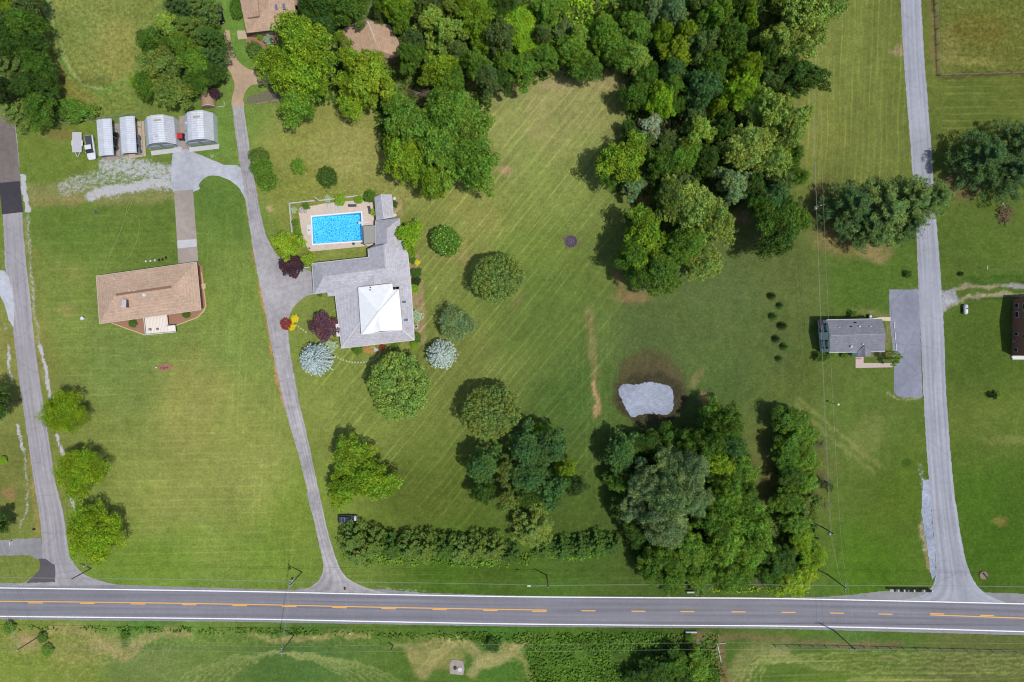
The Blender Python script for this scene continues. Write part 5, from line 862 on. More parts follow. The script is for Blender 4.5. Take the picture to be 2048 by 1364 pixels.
# weeds and tall grass nobody could count: two patches of ground cover
def cover(name, label, polys, n, leaf, colr, hmax, seed):
    r = np.random.RandomState(seed); pts = []
    for poly in polys:
        xs = [p[0] for p in poly]; ys = [p[1] for p in poly]; ar = (max(xs) - min(xs)) * (max(ys) - min(ys))
        X = r.uniform(min(xs), max(xs), int(n * ar)); Y = r.uniform(min(ys), max(ys), int(n * ar))
        den_ = np.zeros(len(X)); 
        for _ in range(int(ar / 260)): bx_, by_, s_ = r.uniform(min(xs), max(xs)), r.uniform(min(ys), max(ys)), r.uniform(4, 14); den_ += np.exp(-((X - bx_) ** 2 + (Y - by_) ** 2) / s_ ** 2)
        edge = np.clip(seg_dist(X, Y, poly, True) / 12, 0, 1); k = inside(X, Y, poly) & (den_ * edge > r.rand(len(X)) * .8); pts.append(np.stack([X[k], Y[k]], 1))
    q = np.concatenate(pts); m_ = len(q); pos = np.stack([(q[:, 0] - CX) / S, (CY - q[:, 1]) / S, hmax * r.rand(m_) ** 1.5 + .05], 1)
    nrm = r.normal(size=(m_, 3)) * .6 + np.array([0, 0, .8]); nrm /= np.linalg.norm(nrm, axis=1)[:, None]; ref = r.normal(size=(m_, 3))
    t = ref - nrm * (ref * nrm).sum(1)[:, None]; t /= np.linalg.norm(t, axis=1)[:, None]; bb = np.cross(nrm, t); s = leaf * (.6 + .8 * r.rand(m_))[:, None]
    V = np.stack([pos + t * s, pos + bb * s * .6, pos - t * s, pos - bb * s * .6], 1).reshape(-1, 3); me = np_mesh(name, V, np.arange(m_ * 4).reshape(-1, 4))
    l_ = .7 + .6 * r.rand(m_) + .15 * np.sin(q[:, 0] / 31 + 2 * np.sin(q[:, 1] / 19)); vattr(me, "shade", np.repeat(np.stack([l_ * (1 + .3 * (r.rand(m_) - .5)), l_, l_ * .9], 1), 4, 0))
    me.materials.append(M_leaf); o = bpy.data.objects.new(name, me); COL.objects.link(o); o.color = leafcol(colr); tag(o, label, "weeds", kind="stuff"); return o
cover("ditch_weeds", "dense green weeds filling the ditch along the south side of the road",
      [[(-40, 1252), (250, 1250), (600, 1254), (760, 1262), (1000, 1262), (1250, 1262), (1440, 1266), (1440, 1276), (1060, 1290), (900, 1280), (700, 1272), (400, 1268), (200, 1262), (-40, 1262)],
       [(1030, 1270), (1440, 1270), (1456, 1364), (1440, 1420), (1050, 1420), (1060, 1330)]], .15, .32, 'green', .6, 5)
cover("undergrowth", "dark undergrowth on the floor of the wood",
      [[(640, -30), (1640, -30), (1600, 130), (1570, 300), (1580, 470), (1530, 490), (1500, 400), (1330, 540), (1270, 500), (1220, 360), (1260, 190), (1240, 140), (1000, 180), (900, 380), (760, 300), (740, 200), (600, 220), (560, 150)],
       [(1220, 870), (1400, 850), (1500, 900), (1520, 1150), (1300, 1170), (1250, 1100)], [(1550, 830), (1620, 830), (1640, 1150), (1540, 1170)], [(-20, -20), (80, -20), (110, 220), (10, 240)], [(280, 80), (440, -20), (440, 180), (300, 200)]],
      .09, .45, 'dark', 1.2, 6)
cover("clearing_growth", "yellow-green vines and tall growth in the clearing at the top",
      [[(1010, 20), (1240, -20), (1240, 60), (1130, 110), (1030, 120)]], .22, .32, 'lime', 1.8, 8)
cover("hedge_undergrowth", "low green brambles along the road side of the pine hedge",
      [[(680, 1120), (760, 1132), (1000, 1136), (1240, 1112), (1250, 1095), (1100, 1100), (800, 1110), (690, 1100)]], .2, .3, 'mid', 1.0, 9)
cover("verge_weeds", "rank yellow-green weeds between the southeast clump and the road", [[(1410, 1172), (1540, 1168), (1640, 1172), (1640, 1188), (1420, 1186)]], .2, .28, 'yel', .8, 10)

# ---------------------------------------------------------------- buildings
M_shin = shingle("grey_shingle", (206, 204, 212)); M_shin2 = shingle("charcoal_shingle", (142, 142, 152))
M_wroof = mat("white_roof", (240, 243, 245), 0.6, 0.10, 0.9, k=1.2); M_tan = shingle("tan_shingle", (208, 178, 154))
M_brown = shingle("brown_shingle", (206, 174, 148)); M_trim = mat("white_trim", (232, 232, 232), 0.6, 0.06, 3)
M_brick = mat("red_brick", (138, 84, 70), 0.9, 0.22, 8); M_brick2 = mat("brown_brick", (176, 122, 106), 0.9, 0.18, 8); M_sid = mat("pale_blue_siding", (226, 240, 248), 0.7, 0.04, 2, k=1.02)
M_wsid = mat("white_siding", (214, 214, 212), 0.7, 0.05, 2); M_steel = mat("ribbed_steel", (214, 219, 228), 0.45, 0.12, 1.0, metal=0.15, k=1.3); M_steel2 = mat("galvanised_steel", (170, 182, 186), 0.5, 0.10, 1.5, metal=0.3)
M_glass = mat("dark_glass", (52, 58, 66), 0.12, 0.2, 2, spec=0.6); M_sky = mat("skylight_glass", (110, 126, 150), 0.1, 0.1, 3, spec=0.8); M_dk = mat("dark_metal", (50, 50, 54), 0.5, 0.2, 3)
M_wood = mat("weathered_wood", (160, 142, 120), 0.9, 0.2, 4); M_wdeck = mat("whitewashed_deck", (246, 238, 226), 0.8, 0.08, 5, k=1.35); M_flat = mat("grey_awning", (166, 166, 158), 0.8, 0.05, 2)
M_stone = mat("brick_hut", (186, 156, 130), 0.95, 0.25, 9, bump=0.5); M_black = mat("black_plastic", (30, 30, 32), 0.5, 0.2, 3); M_sh = mat("black_shutter", (34, 36, 42), 0.6, 0.1, 4)

def poly_area(p): return sum(p[i][0] * p[(i + 1) % len(p)][1] - p[(i + 1) % len(p)][0] * p[i][1] for i in range(len(p))) / 2
def inset(p, d):
    p = [Vector((q[0], q[1])) for q in p]
    if poly_area(p) < 0: p = p[::-1]
    out = []
    for i in range(len(p)):
        a, b, c = p[i - 1], p[i], p[(i + 1) % len(p)]; e1 = (b - a).normalized(); e2 = (c - b).normalized()
        n1 = Vector((-e1.y, e1.x)); n2 = Vector((-e2.y, e2.x)); m = (n1 + n2); k = m.length_squared
        out.append(b + m * (2 * d / k if k > .2 else d))
    return out
def house(name, loc_px, label, cat): 
    b = P(*loc_px); return empty(name, (b.x, b.y, 0), 0, label, cat)
def local(e, v): v = Vector(v); return v - Vector((e.location.x, e.location.y, 0))
def walls(e, eave, z1, m, d=0.35, z0=0.0, name="wall", label=None):
    """walls standing d inside an eave outline given as photo pixels at the eave's height"""
    q = inset([local(e, P(x, y, z1)) for x, y in eave], d); b = MB(); n = len(q)
    b.add([(v.x, v.y, z0) for v in q] + [(v.x, v.y, z1 - 0.10) for v in q], [(i, (i + 1) % n, n + (i + 1) % n, n + i) for i in range(n)])
    return b.build(name, m, e, label=label)
def roof(e, V, F, m, t=0.16, name="roof", label=None):
    keys = list(V); b = MB(); b.slab([local(e, P(*V[k])) for k in keys], [[keys.index(c) for c in f] for f in F], t); return b.build(name, m, e, label=label)
def capline(e, pts, m, w=0.22, name="ridge_cap", up=0.05):
    b = MB(); 
    for p, q in zip(pts, pts[1:]): b.beam(local(e, P(*p)) + Vector((0, 0, up)), local(e, P(*q)) + Vector((0, 0, up)), w, 0.07)
    return b.build(name, m, e)
def eave_trim(e, pts, m=None, w=0.16, name="gutter", close=True):
    b = MB(); q = list(pts) + ([pts[0]] if close else [])
    for p, r_ in zip(q, q[1:]): b.beam(local(e, P(*p)) - Vector((0, 0, .06)), local(e, P(*r_)) - Vector((0, 0, .06)), w, 0.14)
    return b.build(name, m or M_trim, e)
def vent(e, px, py, z, r=0.14, h=0.4, m=None, name="roof_vent", n=10):
    c = local(e, P(px, py, z)); b = MB(); b.lathe([(r * 1.6, -.15), (r * 1.6, .02), (r, .06), (r, h), (r * 1.3, h + .02), (r * 1.1, h + .12), (0.01, h + .16)], c, n); return b.build(name, m or M_trim, e, smooth=False)

# --- the grey-roofed house with the white upper roof
E = house("grey_roofed_house", (740, 600), "large grey-roofed house with a bright white pyramid upper roof, beside the pool", "house")
z1, z2 = 2.9, 5.5
eaveN = [(624, 527), (737, 514.5), (736, 497.5), (751, 489), (751, 441), (786, 437), (800, 436), (797, 470), (810, 500), (815, 505), (822, 573), (828.5, 680), (683, 696.5), (670, 591), (656, 593), (654, 585), (628, 588.5)]
walls(E, eaveN, z1, M_wsid, 0.4)
V = {'a': (624, 527, z1), 'b': (737, 514.5, z1), 'r1': (647.5, 553.5, z2), 'r2': (771, 537, z2), 'c': (628, 588.5, z1), 'd': (654, 585, z1), 'd2': (656, 593, z1 - .1), 'd3': (670, 591, z1),
     'e': (736, 497.5, z1), 'f': (767, 489, z2), 'g': (815, 505, z1), 'h': (822, 573, z1), 'k': (758, 549, 5.3), 'sw': (683, 696.5, z1), 'se': (828.5, 680, z1),
     'inw': (717, 578, 4.3), 'ine': (798, 573, 4.1), 'ise': (806, 660, 4.3), 'isw': (722, 652, 4.4), 'g2': (802, 470, z1), 'm': (751, 489, z1), 'n': (751, 441, z1), 'o': (774.5, 457, 5.2), 'q': (774, 487, 5.2), 'p': (800, 436, z1)}
roof(E, V, [['a', 'r1', 'r2', 'b'], ['a', 'c', 'r1'], ['c', 'd', 'r1'], ['b', 'r2', 'f', 'e'], ['f', 'r2', 'g'], ['r2', 'k', 'h', 'g'], ['r1', 'd', 'd2', 'd3', 'inw'], ['r1', 'inw', 'k', 'r2'], ['inw', 'ine', 'k'], ['k', 'ine', 'h'],
            ['d3', 'sw', 'isw', 'inw'], ['sw', 'se', 'ise', 'isw'], ['se', 'h', 'ine', 'ise'], ['e', 'f', 'm'], ['f', 'g', 'g2']], M_shin)
roof(E, {k: (V[k][0], V[k][1], V[k][2] + (0.04 if k != 'q' else .04)) for k in ('m', 'n', 'o', 'q', 'p', 'g2')}, [['m', 'q', 'o', 'n'], ['n', 'o', 'p'], ['q', 'g2', 'p', 'o']], M_shin, name="passage_roof")
roof(E, {'a': (719, 572, 4.35), 'b': (748.5, 549, 5.45), 'c': (748.5, 569, 5.5), 'd': (778, 566, 4.3)}, [['a', 'c', 'b'], ['b', 'c', 'd']], M_shin, name="cricket_roof")
capline(E, [(647.5, 553.5, z2), (771, 537, z2)], M_shin, .25); capline(E, [(683, 696.5, z1), (720, 645, 4.4)], M_trim, .2, "hip_cap"); capline(E, [(828.5, 680, z1), (806, 660, 4.3)], M_trim, .2, "hip_cap"); capline(E, [(767, 489, z2), (771, 537, z2)], M_shin, .25)
eave_trim(E, [(624, 527, z1), (737, 514.5, z1)], close=False); eave_trim(E, [(624, 527, z1), (628, 588.5, z1)], close=False); eave_trim(E, [(815, 505, z1), (822, 573, z1), (828.5, 680, z1)], close=False, w=.22)
eave_trim(E, [(683, 696.5, z1), (828.5, 680, z1)], close=False); eave_trim(E, [(670, 591, z1), (683, 696.5, z1)], close=False, w=.1); eave_trim(E, [(737, 514.5, z1), (736, 497.5, z1)], close=False); eave_trim(E, [(751, 489, z1), (751, 441, z1)], close=False)
WZ = 5.5; wc = [(716.5, 575, WZ), (784, 567, WZ), (786, 580, WZ), (797.5, 578.5, WZ), (805, 660, WZ), (752.5, 666, WZ), (723, 669, WZ)]
walls(E, [(x, y) for x, y, z in wc], WZ, M_wsid, 0.30, 3.6, "upper_wall")
roof(E, {0: wc[0], 1: wc[1], 2: wc[2], 3: wc[3], 4: wc[4], 5: (762, 662, 6.2), 6: wc[6], 7: (748, 665.5, WZ), 8: (756.5, 623.5, 7.6)}, [[0, 8, 1], [1, 8, 2], [2, 8, 3], [3, 8, 4], [4, 8, 5], [5, 8, 7], [7, 8, 6], [6, 8, 0]], M_wroof, .14, "upper_roof", "bright white pyramid roof over the middle of the house")
capline(E, [(723, 669, WZ), (756.5, 623.5, 7.6), (797.5, 578.5, WZ)], M_trim, .18, "hip_cap"); eave_trim(E, wc, w=.12)
for x, y in ((808, 604), (812, 640)):
    s = MB(); c = local(E, P(x, y, 4.0)); s.box(c, (1.25, .72, .16), math.radians(5)); k = s.build("skylight", M_trim, E); s = MB(); s.box(c + Vector((0, 0, .09)), (1.05, .54, .06), math.radians(5)); s.build("pane", M_sky, k)
vent(E, 741, 580, 5.9, .08, .5, M_dk); vent(E, 741, 575, 5.8, .08, .4, M_dk)
s = MB(); c = local(E, P(679, 660, 2.6)); s.box(c + Vector((0, 0, -1.2)), (1.5, 3.0, 2.9), math.radians(5)); s.build("bay", M_trim, E)
for (x, y, a) in ((815.5, 530, 5), (820.5, 600, 5), (824, 650, 5)):
    s = MB(); s.box(local(E, P(x - 5, y, 1.5)), (.12, 1.4, 1.3), math.radians(a)); k = s.build("window", M_trim, E); s = MB(); s.box(local(E, P(x - 5, y, 1.5)) + Vector((.07, 0, 0)), (.04, 1.2, 1.1), math.radians(a)); s.build("pane", M_glass, k)
for (x, y) in ((700, 692), (770, 684), (800, 681)):
    s = MB(); s.box(local(E, P(x, y - 5.5, 1.5)), (1.5, .12, 1.3), math.radians(6)); k = s.build("window", M_trim, E); s = MB(); s.box(local(E, P(x, y - 5.5, 1.5)) + Vector((0, -.07, 0)), (1.3, .04, 1.1), math.radians(6)); s.build("pane", M_glass, k)
s = MB(); s.box(local(E, P(630, 558, 1.1)), (.1, 4.6, 2.2), math.radians(4)); s.build("garage_door", M_trim, E); s = MB(); s.box(local(E, P(747, 686, 1.05)), (1.1, .12, 2.1), math.radians(6)); s.build("door", M_brick, E)
sheet("front_step", [(748, 690), (760, 689), (761.5, 702), (749, 703)], .03, M_conc2)
# --- pool shed
E = house("pool_shed", (770, 412), "small gabled grey shed at the top end of the house beside the pool", "shed")
ev = [(748.5, 392), (783, 388), (787, 434), (752, 440)]; walls(E, ev, 2.3, M_wsid, .2)
roof(E, {'a': (748.5, 394, 2.3), 'b': (762, 388, 3.5), 'c': (783, 389, 2.3), 'd': (787, 434, 2.3), 'e': (768, 437, 3.5), 'f': (752, 440, 2.3)}, [['a', 'b', 'e', 'f'], ['b', 'c', 'd', 'e']], M_shin, .12)
q = [local(E, P(*v)) for v in ((750, 439, 2.25), (768, 436.5, 3.38), (786, 433.5, 2.25), (750.5, 394, 2.25), (762, 390, 3.38), (782, 390, 2.25))]

for f in ((0, 1, 2), (3, 5, 4)): s = MB(); s.add([q[i] for i in f], [(0, 1, 2)]); s.build("gable_wall", M_wsid, E)
capline(E, [(762, 388, 3.5), (768, 437, 3.5)], M_trim, .14); eave_trim(E, [(783, 389, 2.3), (787, 434, 2.3)], close=False); eave_trim(E, [(752, 440, 2.3), (768, 437, 3.5), (787, 434, 2.3)], close=False, name="rake_trim", w=.12)
s = MB(); s.box(local(E, P(756, 437.2, 1)), (.8, .06, 1.9), math.radians(6)); s.build("door", M_wood, E)
# --- awning by the pool
E = house("pool_canopy", (740, 470), "flat grey canopy between the pool and the house passage", "canopy")
c = [(726, 452, 2.5), (751, 450, 2.5), (753, 485, 2.5), (728, 488.5, 2.5)]
roof(E, dict(enumerate(c)), [[0, 1, 2, 3]], M_flat, .12, "canopy_top")
for x, y, z in c: s = MB(); p = local(E, P(x, y, z)); s.beam((p.x, p.y, 0), (p.x, p.y, 2.42), .1); s.build("post", M_dk, E)
eave_trim(E, c, M_dk, .08, "edge_frame")
# --- the pool
deck = [(597, 418), (622, 412), (648, 407), (720, 400), (745, 405), (748, 440), (751, 489), (735, 492), (622, 503), (618, 500), (606, 480), (601, 450)]
coping = [(621.5, 431.5), (724.5, 422.5), (727.8, 483.5), (624, 490.5)]; water_ = [(624.2, 434), (722, 425.2), (725.2, 481), (626.5, 487.8)]
sheet("pool_deck", deck, 0.05, M_deck, holes=[coping])
PE = house("swimming_pool", (674, 457), "rectangular blue swimming pool with white coping", "swimming pool")
def ring(outer, inner, z, name, m, e):
    b = MB(); o = [local(e, P(x, y)) for x, y in outer]; i_ = [local(e, P(x, y)) for x, y in inner]
    vs = [(v.x, v.y, z) for v in o + i_] + [(v.x, v.y, z - .12) for v in o + i_]
    b.add(vs, [(k, (k + 1) % 4, 4 + (k + 1) % 4, 4 + k) for k in range(4)] + [(8 + k, 8 + (k + 1) % 4, (k + 1) % 4, k) for k in range(4)] + [(4 + k, 4 + (k + 1) % 4, 12 + (k + 1) % 4, 12 + k) for k in range(4)]); return b.build(name, m, e)
ring(coping, water_, .10, "coping", mat("coping_white", (244, 246, 246), .5, .05, 3, k=1.35), PE)
def liner_mat():  # pale cell edges imitate caustic light, painted into the liner's blue
    m = bpy.data.materials.new("painted_caustic_liner"); m.use_nodes = True; N = m.node_tree.nodes; L = m.node_tree.links; b = N["Principled BSDF"]; b.inputs["Roughness"].default_value = .6
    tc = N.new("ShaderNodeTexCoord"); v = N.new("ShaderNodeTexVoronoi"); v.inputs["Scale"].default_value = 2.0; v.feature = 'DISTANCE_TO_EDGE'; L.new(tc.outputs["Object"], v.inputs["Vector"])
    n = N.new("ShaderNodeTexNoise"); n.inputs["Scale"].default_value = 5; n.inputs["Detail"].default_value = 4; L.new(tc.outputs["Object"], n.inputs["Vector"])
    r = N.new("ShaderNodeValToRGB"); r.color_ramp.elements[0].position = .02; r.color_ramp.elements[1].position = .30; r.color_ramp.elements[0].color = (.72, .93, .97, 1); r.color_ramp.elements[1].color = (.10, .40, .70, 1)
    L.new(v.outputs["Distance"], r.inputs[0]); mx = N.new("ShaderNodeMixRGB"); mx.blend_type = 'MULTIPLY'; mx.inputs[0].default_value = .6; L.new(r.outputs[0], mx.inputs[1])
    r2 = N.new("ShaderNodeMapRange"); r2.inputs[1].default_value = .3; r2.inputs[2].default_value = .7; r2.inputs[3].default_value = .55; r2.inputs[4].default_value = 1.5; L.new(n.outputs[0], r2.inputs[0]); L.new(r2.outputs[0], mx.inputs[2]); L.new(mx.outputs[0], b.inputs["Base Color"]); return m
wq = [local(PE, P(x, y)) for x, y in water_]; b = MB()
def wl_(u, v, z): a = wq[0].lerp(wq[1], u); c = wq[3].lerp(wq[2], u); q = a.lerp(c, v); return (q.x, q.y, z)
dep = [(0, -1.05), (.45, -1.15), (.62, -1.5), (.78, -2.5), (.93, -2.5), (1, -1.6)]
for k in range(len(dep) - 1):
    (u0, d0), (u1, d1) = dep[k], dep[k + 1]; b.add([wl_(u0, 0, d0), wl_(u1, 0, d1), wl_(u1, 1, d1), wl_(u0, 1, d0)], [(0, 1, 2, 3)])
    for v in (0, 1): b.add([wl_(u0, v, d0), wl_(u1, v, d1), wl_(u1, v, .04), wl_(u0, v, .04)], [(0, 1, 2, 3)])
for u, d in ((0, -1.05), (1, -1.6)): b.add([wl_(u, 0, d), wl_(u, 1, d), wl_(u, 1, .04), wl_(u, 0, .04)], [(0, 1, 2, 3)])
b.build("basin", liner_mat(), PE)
def water_mat():
    m = bpy.data.materials.new("pool_water"); m.use_nodes = True; N = m.node_tree.nodes; L = m.node_tree.links; N.remove(N["Principled BSDF"])
    t = N.new("ShaderNodeBsdfTransparent"); t.inputs[0].default_value = (.34, .74, .90, 1); g_ = N.new("ShaderNodeBsdfGlossy"); g_.inputs["Roughness"].default_value = .04
    f = N.new("ShaderNodeFresnel"); f.inputs[0].default_value = 1.33; n = N.new("ShaderNodeTexNoise"); n.inputs["Scale"].default_value = 3.5; n.inputs["Detail"].default_value = 3
    tc = N.new("ShaderNodeTexCoord"); L.new(tc.outputs["Object"], n.inputs["Vector"]); bp = N.new("ShaderNodeBump"); bp.inputs["Strength"].default_value = .5; bp.inputs["Distance"].default_value = .05; L.new(n.outputs[0], bp.inputs["Height"])
    L.new(bp.outputs[0], g_.inputs["Normal"]); L.new(bp.outputs[0], f.inputs["Normal"]); ms = N.new("ShaderNodeMixShader"); L.new(f.outputs[0], ms.inputs[0]); L.new(t.outputs[0], ms.inputs[1]); L.new(g_.outputs[0], ms.inputs[2]); L.new(ms.outputs[0], N["Material Output"].inputs[0]); return m
b = MB(); b.add([wl_(0, 0, -.12), wl_(1, 0, -.12), wl_(1, 1, -.12), wl_(0, 1, -.12)], [(0, 1, 2, 3)]); b.build("water", water_mat(), PE)
def thing(name, px, py, label, cat, rz=0, group=None): q = P(px, py); return empty(name, (q.x, q.y, 0), math.radians(rz), label, cat, group)
E = thing("diving_board", 728, 446, "white diving board over the deep end of the pool", "diving board", 3)
s = MB(); s.box((0, 0, .55), (2.5, .5, .06)); s.build("board", M_trim, E); s = MB(); s.box((.7, 0, .3), (.9, .45, .45)); s.build("stand", mat("board_stand", (214, 206, 196), .6), E)
E = thing("pool_steps", 619, 459.5, "white moulded step unit at the pool's left end", "pool steps", 4)
s = MB(); s.box((0, 0, .1), (1.15, 2.4, .12)); s.build("step_top", M_trim, E); s = MB(); s.lathe([(.16, .16), (.16, .19), (.05, .2)], (-.1, -.1, 0), 12); s.build("hatch", M_dk, E)
def lounger(px, py, rz, label, m, grp="pool furniture"):
    E = thing("sun_lounger", px, py, label, "sun lounger", rz, grp); s = MB(); s.box((0, 0, .34), (.62, 1.3, .06)); s.build("seat", m, E)
    s = MB(); s.add([(-.31, .65, .34), (.31, .65, .34), (.31, 1.15, .75), (-.31, 1.15, .75), (-.31, .7, .29), (.31, .7, .29), (.31, 1.2, .70), (-.31, 1.2, .70)], [(0, 1, 2, 3), (7, 6, 5, 4), (0, 3, 7, 4), (1, 5, 6, 2), (2, 6, 7, 3)]); s.build("backrest", m, E)
    for x, y in ((-.28, -.6), (.28, -.6), (-.28, .6), (.28, .6)): s = MB(); s.beam((x, y, 0.05), (x, y, .33), .04); s.build("leg", M_trim, E)
M_cush = mat("pale_cushion", (206, 212, 216), .8, .08, 4); M_cushd = mat("dark_cushion", (84, 84, 92), .8, .15, 4)
lounger(659.5, 418, 5, "white lounger on the pool deck's upper side, the left one", M_cush); lounger(674, 417, 3, "pale lounger on the pool deck's upper side, the middle one", M_cush); lounger(708, 411.5, 92, "dark slatted lounger lying crosswise at the pool's upper right", M_cushd); lounger(740, 423, 8, "lounger beside the pool shed with dark and pale cushions", M_cushd)
E = thing("patio_rocks", 604, 422, "pile of pale rocks at the pool deck's upper left corner", "rocks")
s = MB()
for x, y, r_ in ((0, 0, .6), (.7, .3, .5), (-.4, .5, .4), (.9, -.3, .35), (.2, .8, .35)): s.lathe([(r_, 0), (r_ * 1.05, r_ * .3), (r_ * .7, r_ * .7), (.02, r_ * .85)], (x, y, 0.05), 7)
s.build("rocks", mat("pale_rock", (196, 190, 184), .9, .2, 3), E)
def pot(px, py, label, m, r_=.32, grp=None, nm="planter", cat="planter"):
    E = thing(nm, px, py, label, cat, 0, grp); s = MB(); s.lathe([(r_ * .7, 0), (r_, r_ * 1.1), (r_ * .85, r_ * 1.1), (r_ * .8, r_ * .8)], (0, 0, .05), 12); s.build("pot", m, E); s = MB(); s.lathe([(r_ * .8, 0), (r_ * .9, .25), (r_ * .4, .5), (.02, .55)], (0, 0, r_ * .9), 7); s.build("plant", mat("pot_plant", (96, 110, 50), .9, .4, 8), E)
M_terra = mat("terracotta", (176, 142, 86), .9); pot(708, 488, "brownish round planter on the lower pool deck", M_terra, .34); pot(724, 487, "little white pot at the canopy's lower corner", M_trim, .22); pot(620, 497, "white pot at the pool deck's lower left corner", M_trim, .25)
def squareplanter(px, py, label):
    E = thing("planter_box", px, py, label, "planter", 5, "white planters on the east side of the house"); s = MB()
    for c, d in (((-.36, 0), (.14, .86)), ((.36, 0), (.14, .86)), ((0, -.36), (.6, .14)), ((0, .36), (.6, .14))): s.box((c[0], c[1], .25), (d[0], d[1], .5))
    s.build("box", M_trim, E); s = MB(); s.box((0, 0, .2), (.58, .58, .36)); s.build("soil", mat("potting_soil", (84, 66, 60), .95, .3, 8), E)
squareplanter(823.5, 515, "white square planter at the upper end of the east bed"); squareplanter(828.5, 567, "white square planter in the middle of the east bed"); squareplanter(833, 653, "white square planter at the lower end of the east bed")
for i, (x, y, lb) in enumerate(((789.5, 398, "upper white dome ornament beside the pool shed"), (790.5, 431, "lower white dome ornament beside the pool shed"))):
    E = thing("garden_ornament", x, y, lb, "ornament"); s = MB(); s.lathe([(.2, 0), (.2, .5), (.48, .6), (.45, .8), (.2, .95), (.02, 1)], (0, 0, 0), 16); s.build("dome", M_trim, E, True)
# stepping stones
ST = [(670.5, 712.5), (676, 715), (681, 718), (686.5, 720), (693, 722), (698.5, 723.5), (704.5, 724.5), (710, 724.8), (716, 724.8), (722, 725), (728, 724.7), (734, 723.8), (739.5, 722), (745.5, 720), (751, 717.5), (755, 714), (757.5, 710), (759.5, 706.5), (592, 650), (597, 653), (602, 657), (607, 660), (612, 664)]
M_step = mat("stepping_stone", (196, 188, 156), .9, .15, 5); st0 = None
for i, (x, y) in enumerate(ST):
    if st0 is None:
        q = P(x, y); b = MB(); b.prism([(.26 * math.cos(a) * (1 + .15 * math.sin(3 * a)), .22 * math.sin(a)) for a in [k * .785 for k in range(8)]], 0, .05); st0 = b.build("stepping_stone", M_step); o = st0
    else: o = st0.copy(); COL.objects.link(o)
    q = P(x, y); o.location = (q.x, q.y, 0.0); o.rotation_euler = (0, 0, i * 1.3)
    tag(o, "pale stepping stone in the curved row below the house" if i < 18 else "pale stepping stone in the short row by the red bush", "stepping stone", "stepping stones in the grass" if i < 18 else "stepping stones by the red bush")
# white fences
def fence(name, pts, label, h=1.1, m=None, rails=2, w=.12, step=2.4, postw=.12, zoff=0, pick=True):
    m = m or M_trim; q0 = P(*pts[0]); E = empty(name, (q0.x, q0.y, 0), 0, label, "fence"); W_ = [local(E, P(x, y)) for x, y in pts]; s = MB()
    for a, b_ in zip(W_, W_[1:]):
        for k in range(rails): z = h * (.35 + .6 * k / max(1, rails - 1)); s.beam(a + Vector((0, 0, z)), b_ + Vector((0, 0, z)), w, .06 if w > .05 else w)
        if pick:
            L_ = (b_ - a).length; n = int(L_ / .3)
            for k in range(n): p = a.lerp(b_, (k + .5) / n); s.box((p.x, p.y, h * .5), (.1, .1, h))
    s.build("rails", m, E); first = None; n_all = 0
    for a, b_ in zip(W_, W_[1:]):
        n = max(1, int((b_ - a).length / step))
        for k in range(n + 1):
            p = a.lerp(b_, k / n)
            if n_all >= 95: break
            if first is None: t = MB(); t.box((0, 0, (h + .1) / 2), (postw, postw, h + .1)); first = t.build("post", m, E); o = first
            else: o = first.copy(); COL.objects.link(o); o.parent = E
            o.location = (p.x, p.y, 0); n_all += 1
    return E
fence("picket_fence", [(586, 466), (580.5, 408), (631, 402.5)], "white picket fence round the pool's upper left corner"); fence("picket_fence", [(640, 402.5), (668, 399.5), (694, 395.5), (734, 391)], "white picket fence behind the lime bushes by the pool")
E = fence("fence_gate", [(631.5, 396), (639.5, 402)], "white gate standing open in the pool fence"); E["category"] = "gate"
fence("picket_fence", [(611, 536.5), (622, 535)], "short white fence piece between the purple maple and the garage", h=1.5)
fence("wire_fence", [(108, 251), (190, 240), (236, 234), (286, 226)], "thin wire fence running behind the carports", 1.3, M_steel2, 3, .03, 3, .07, pick=False)
fence("pasture_fence", [(1868, -40), (1872, 60), (1876, 152), (1960, 150), (2048, 147), (2110, 145)], "weathered pasture fence turning a corner beside the east lane", 1.2, M_wood, 3, .05, 3, .12, pick=False)
fence("roadside_fence", [(1548, 1290), (1700, 1292), (1830, 1296), (1980, 1300), (2100, 1304)], "low grey wire fence along the field south of the road", 1.1, mat("grey_wood", (120, 116, 108), .9), 3, .04, 2.7, .12, pick=False)
fence("garden_fence", [(432, 215), (449, 213), (449, 205)], "little pale rail fence beside the brick hut", .5, M_trim, 1, .08, 1.2, .1, pick=False)

# --- ranch house with the tan hip roof
E = house("ranch_house", (300, 585), "long ranch house with a tan hip roof and a white front deck", "house"); z1 = 2.75; z2 = 4.5
ev = [(192.5, 552), (393, 524), (402, 619.5), (199, 647.5)]; walls(E, ev, z1, M_brick, .55)
roof(E, {'a': (*ev[0], z1), 'b': (*ev[1], z1), 'c': (*ev[2], z1), 'd': (*ev[3], z1), 'r': (231, 589.5, z2), 's': (345, 573, z2)}, [['a', 'r', 's', 'b'], ['b', 's', 'c'], ['c', 's', 'r', 'd'], ['d', 'r', 'a']], M_tan)
eave_trim(E, [(*p, z1) for p in ev], mat("cream_gutter", (222, 210, 190), .6), .14); capline(E, [(232, 589.5, z2), (343, 573.5, z2)], mat("ridge_vent_brown", (150, 112, 92), .9), .5, "ridge_vent", .06)
s = MB(); c = local(E, P(248.5, 607, 5.0)); s.box(c - Vector((0, 0, .7)), (.85, 1.75, 1.5), math.radians(-3)); k = s.build("chimney", M_brick, E); s = MB(); s.box(c + Vector((0, 0, .1)), (1.0, 1.95, .12), math.radians(-3)); s.build("cap", mat("chimney_cap", (206, 202, 214), .6), k)
vent(E, 288, 589.5, 4.5, .28, .25, M_trim); 
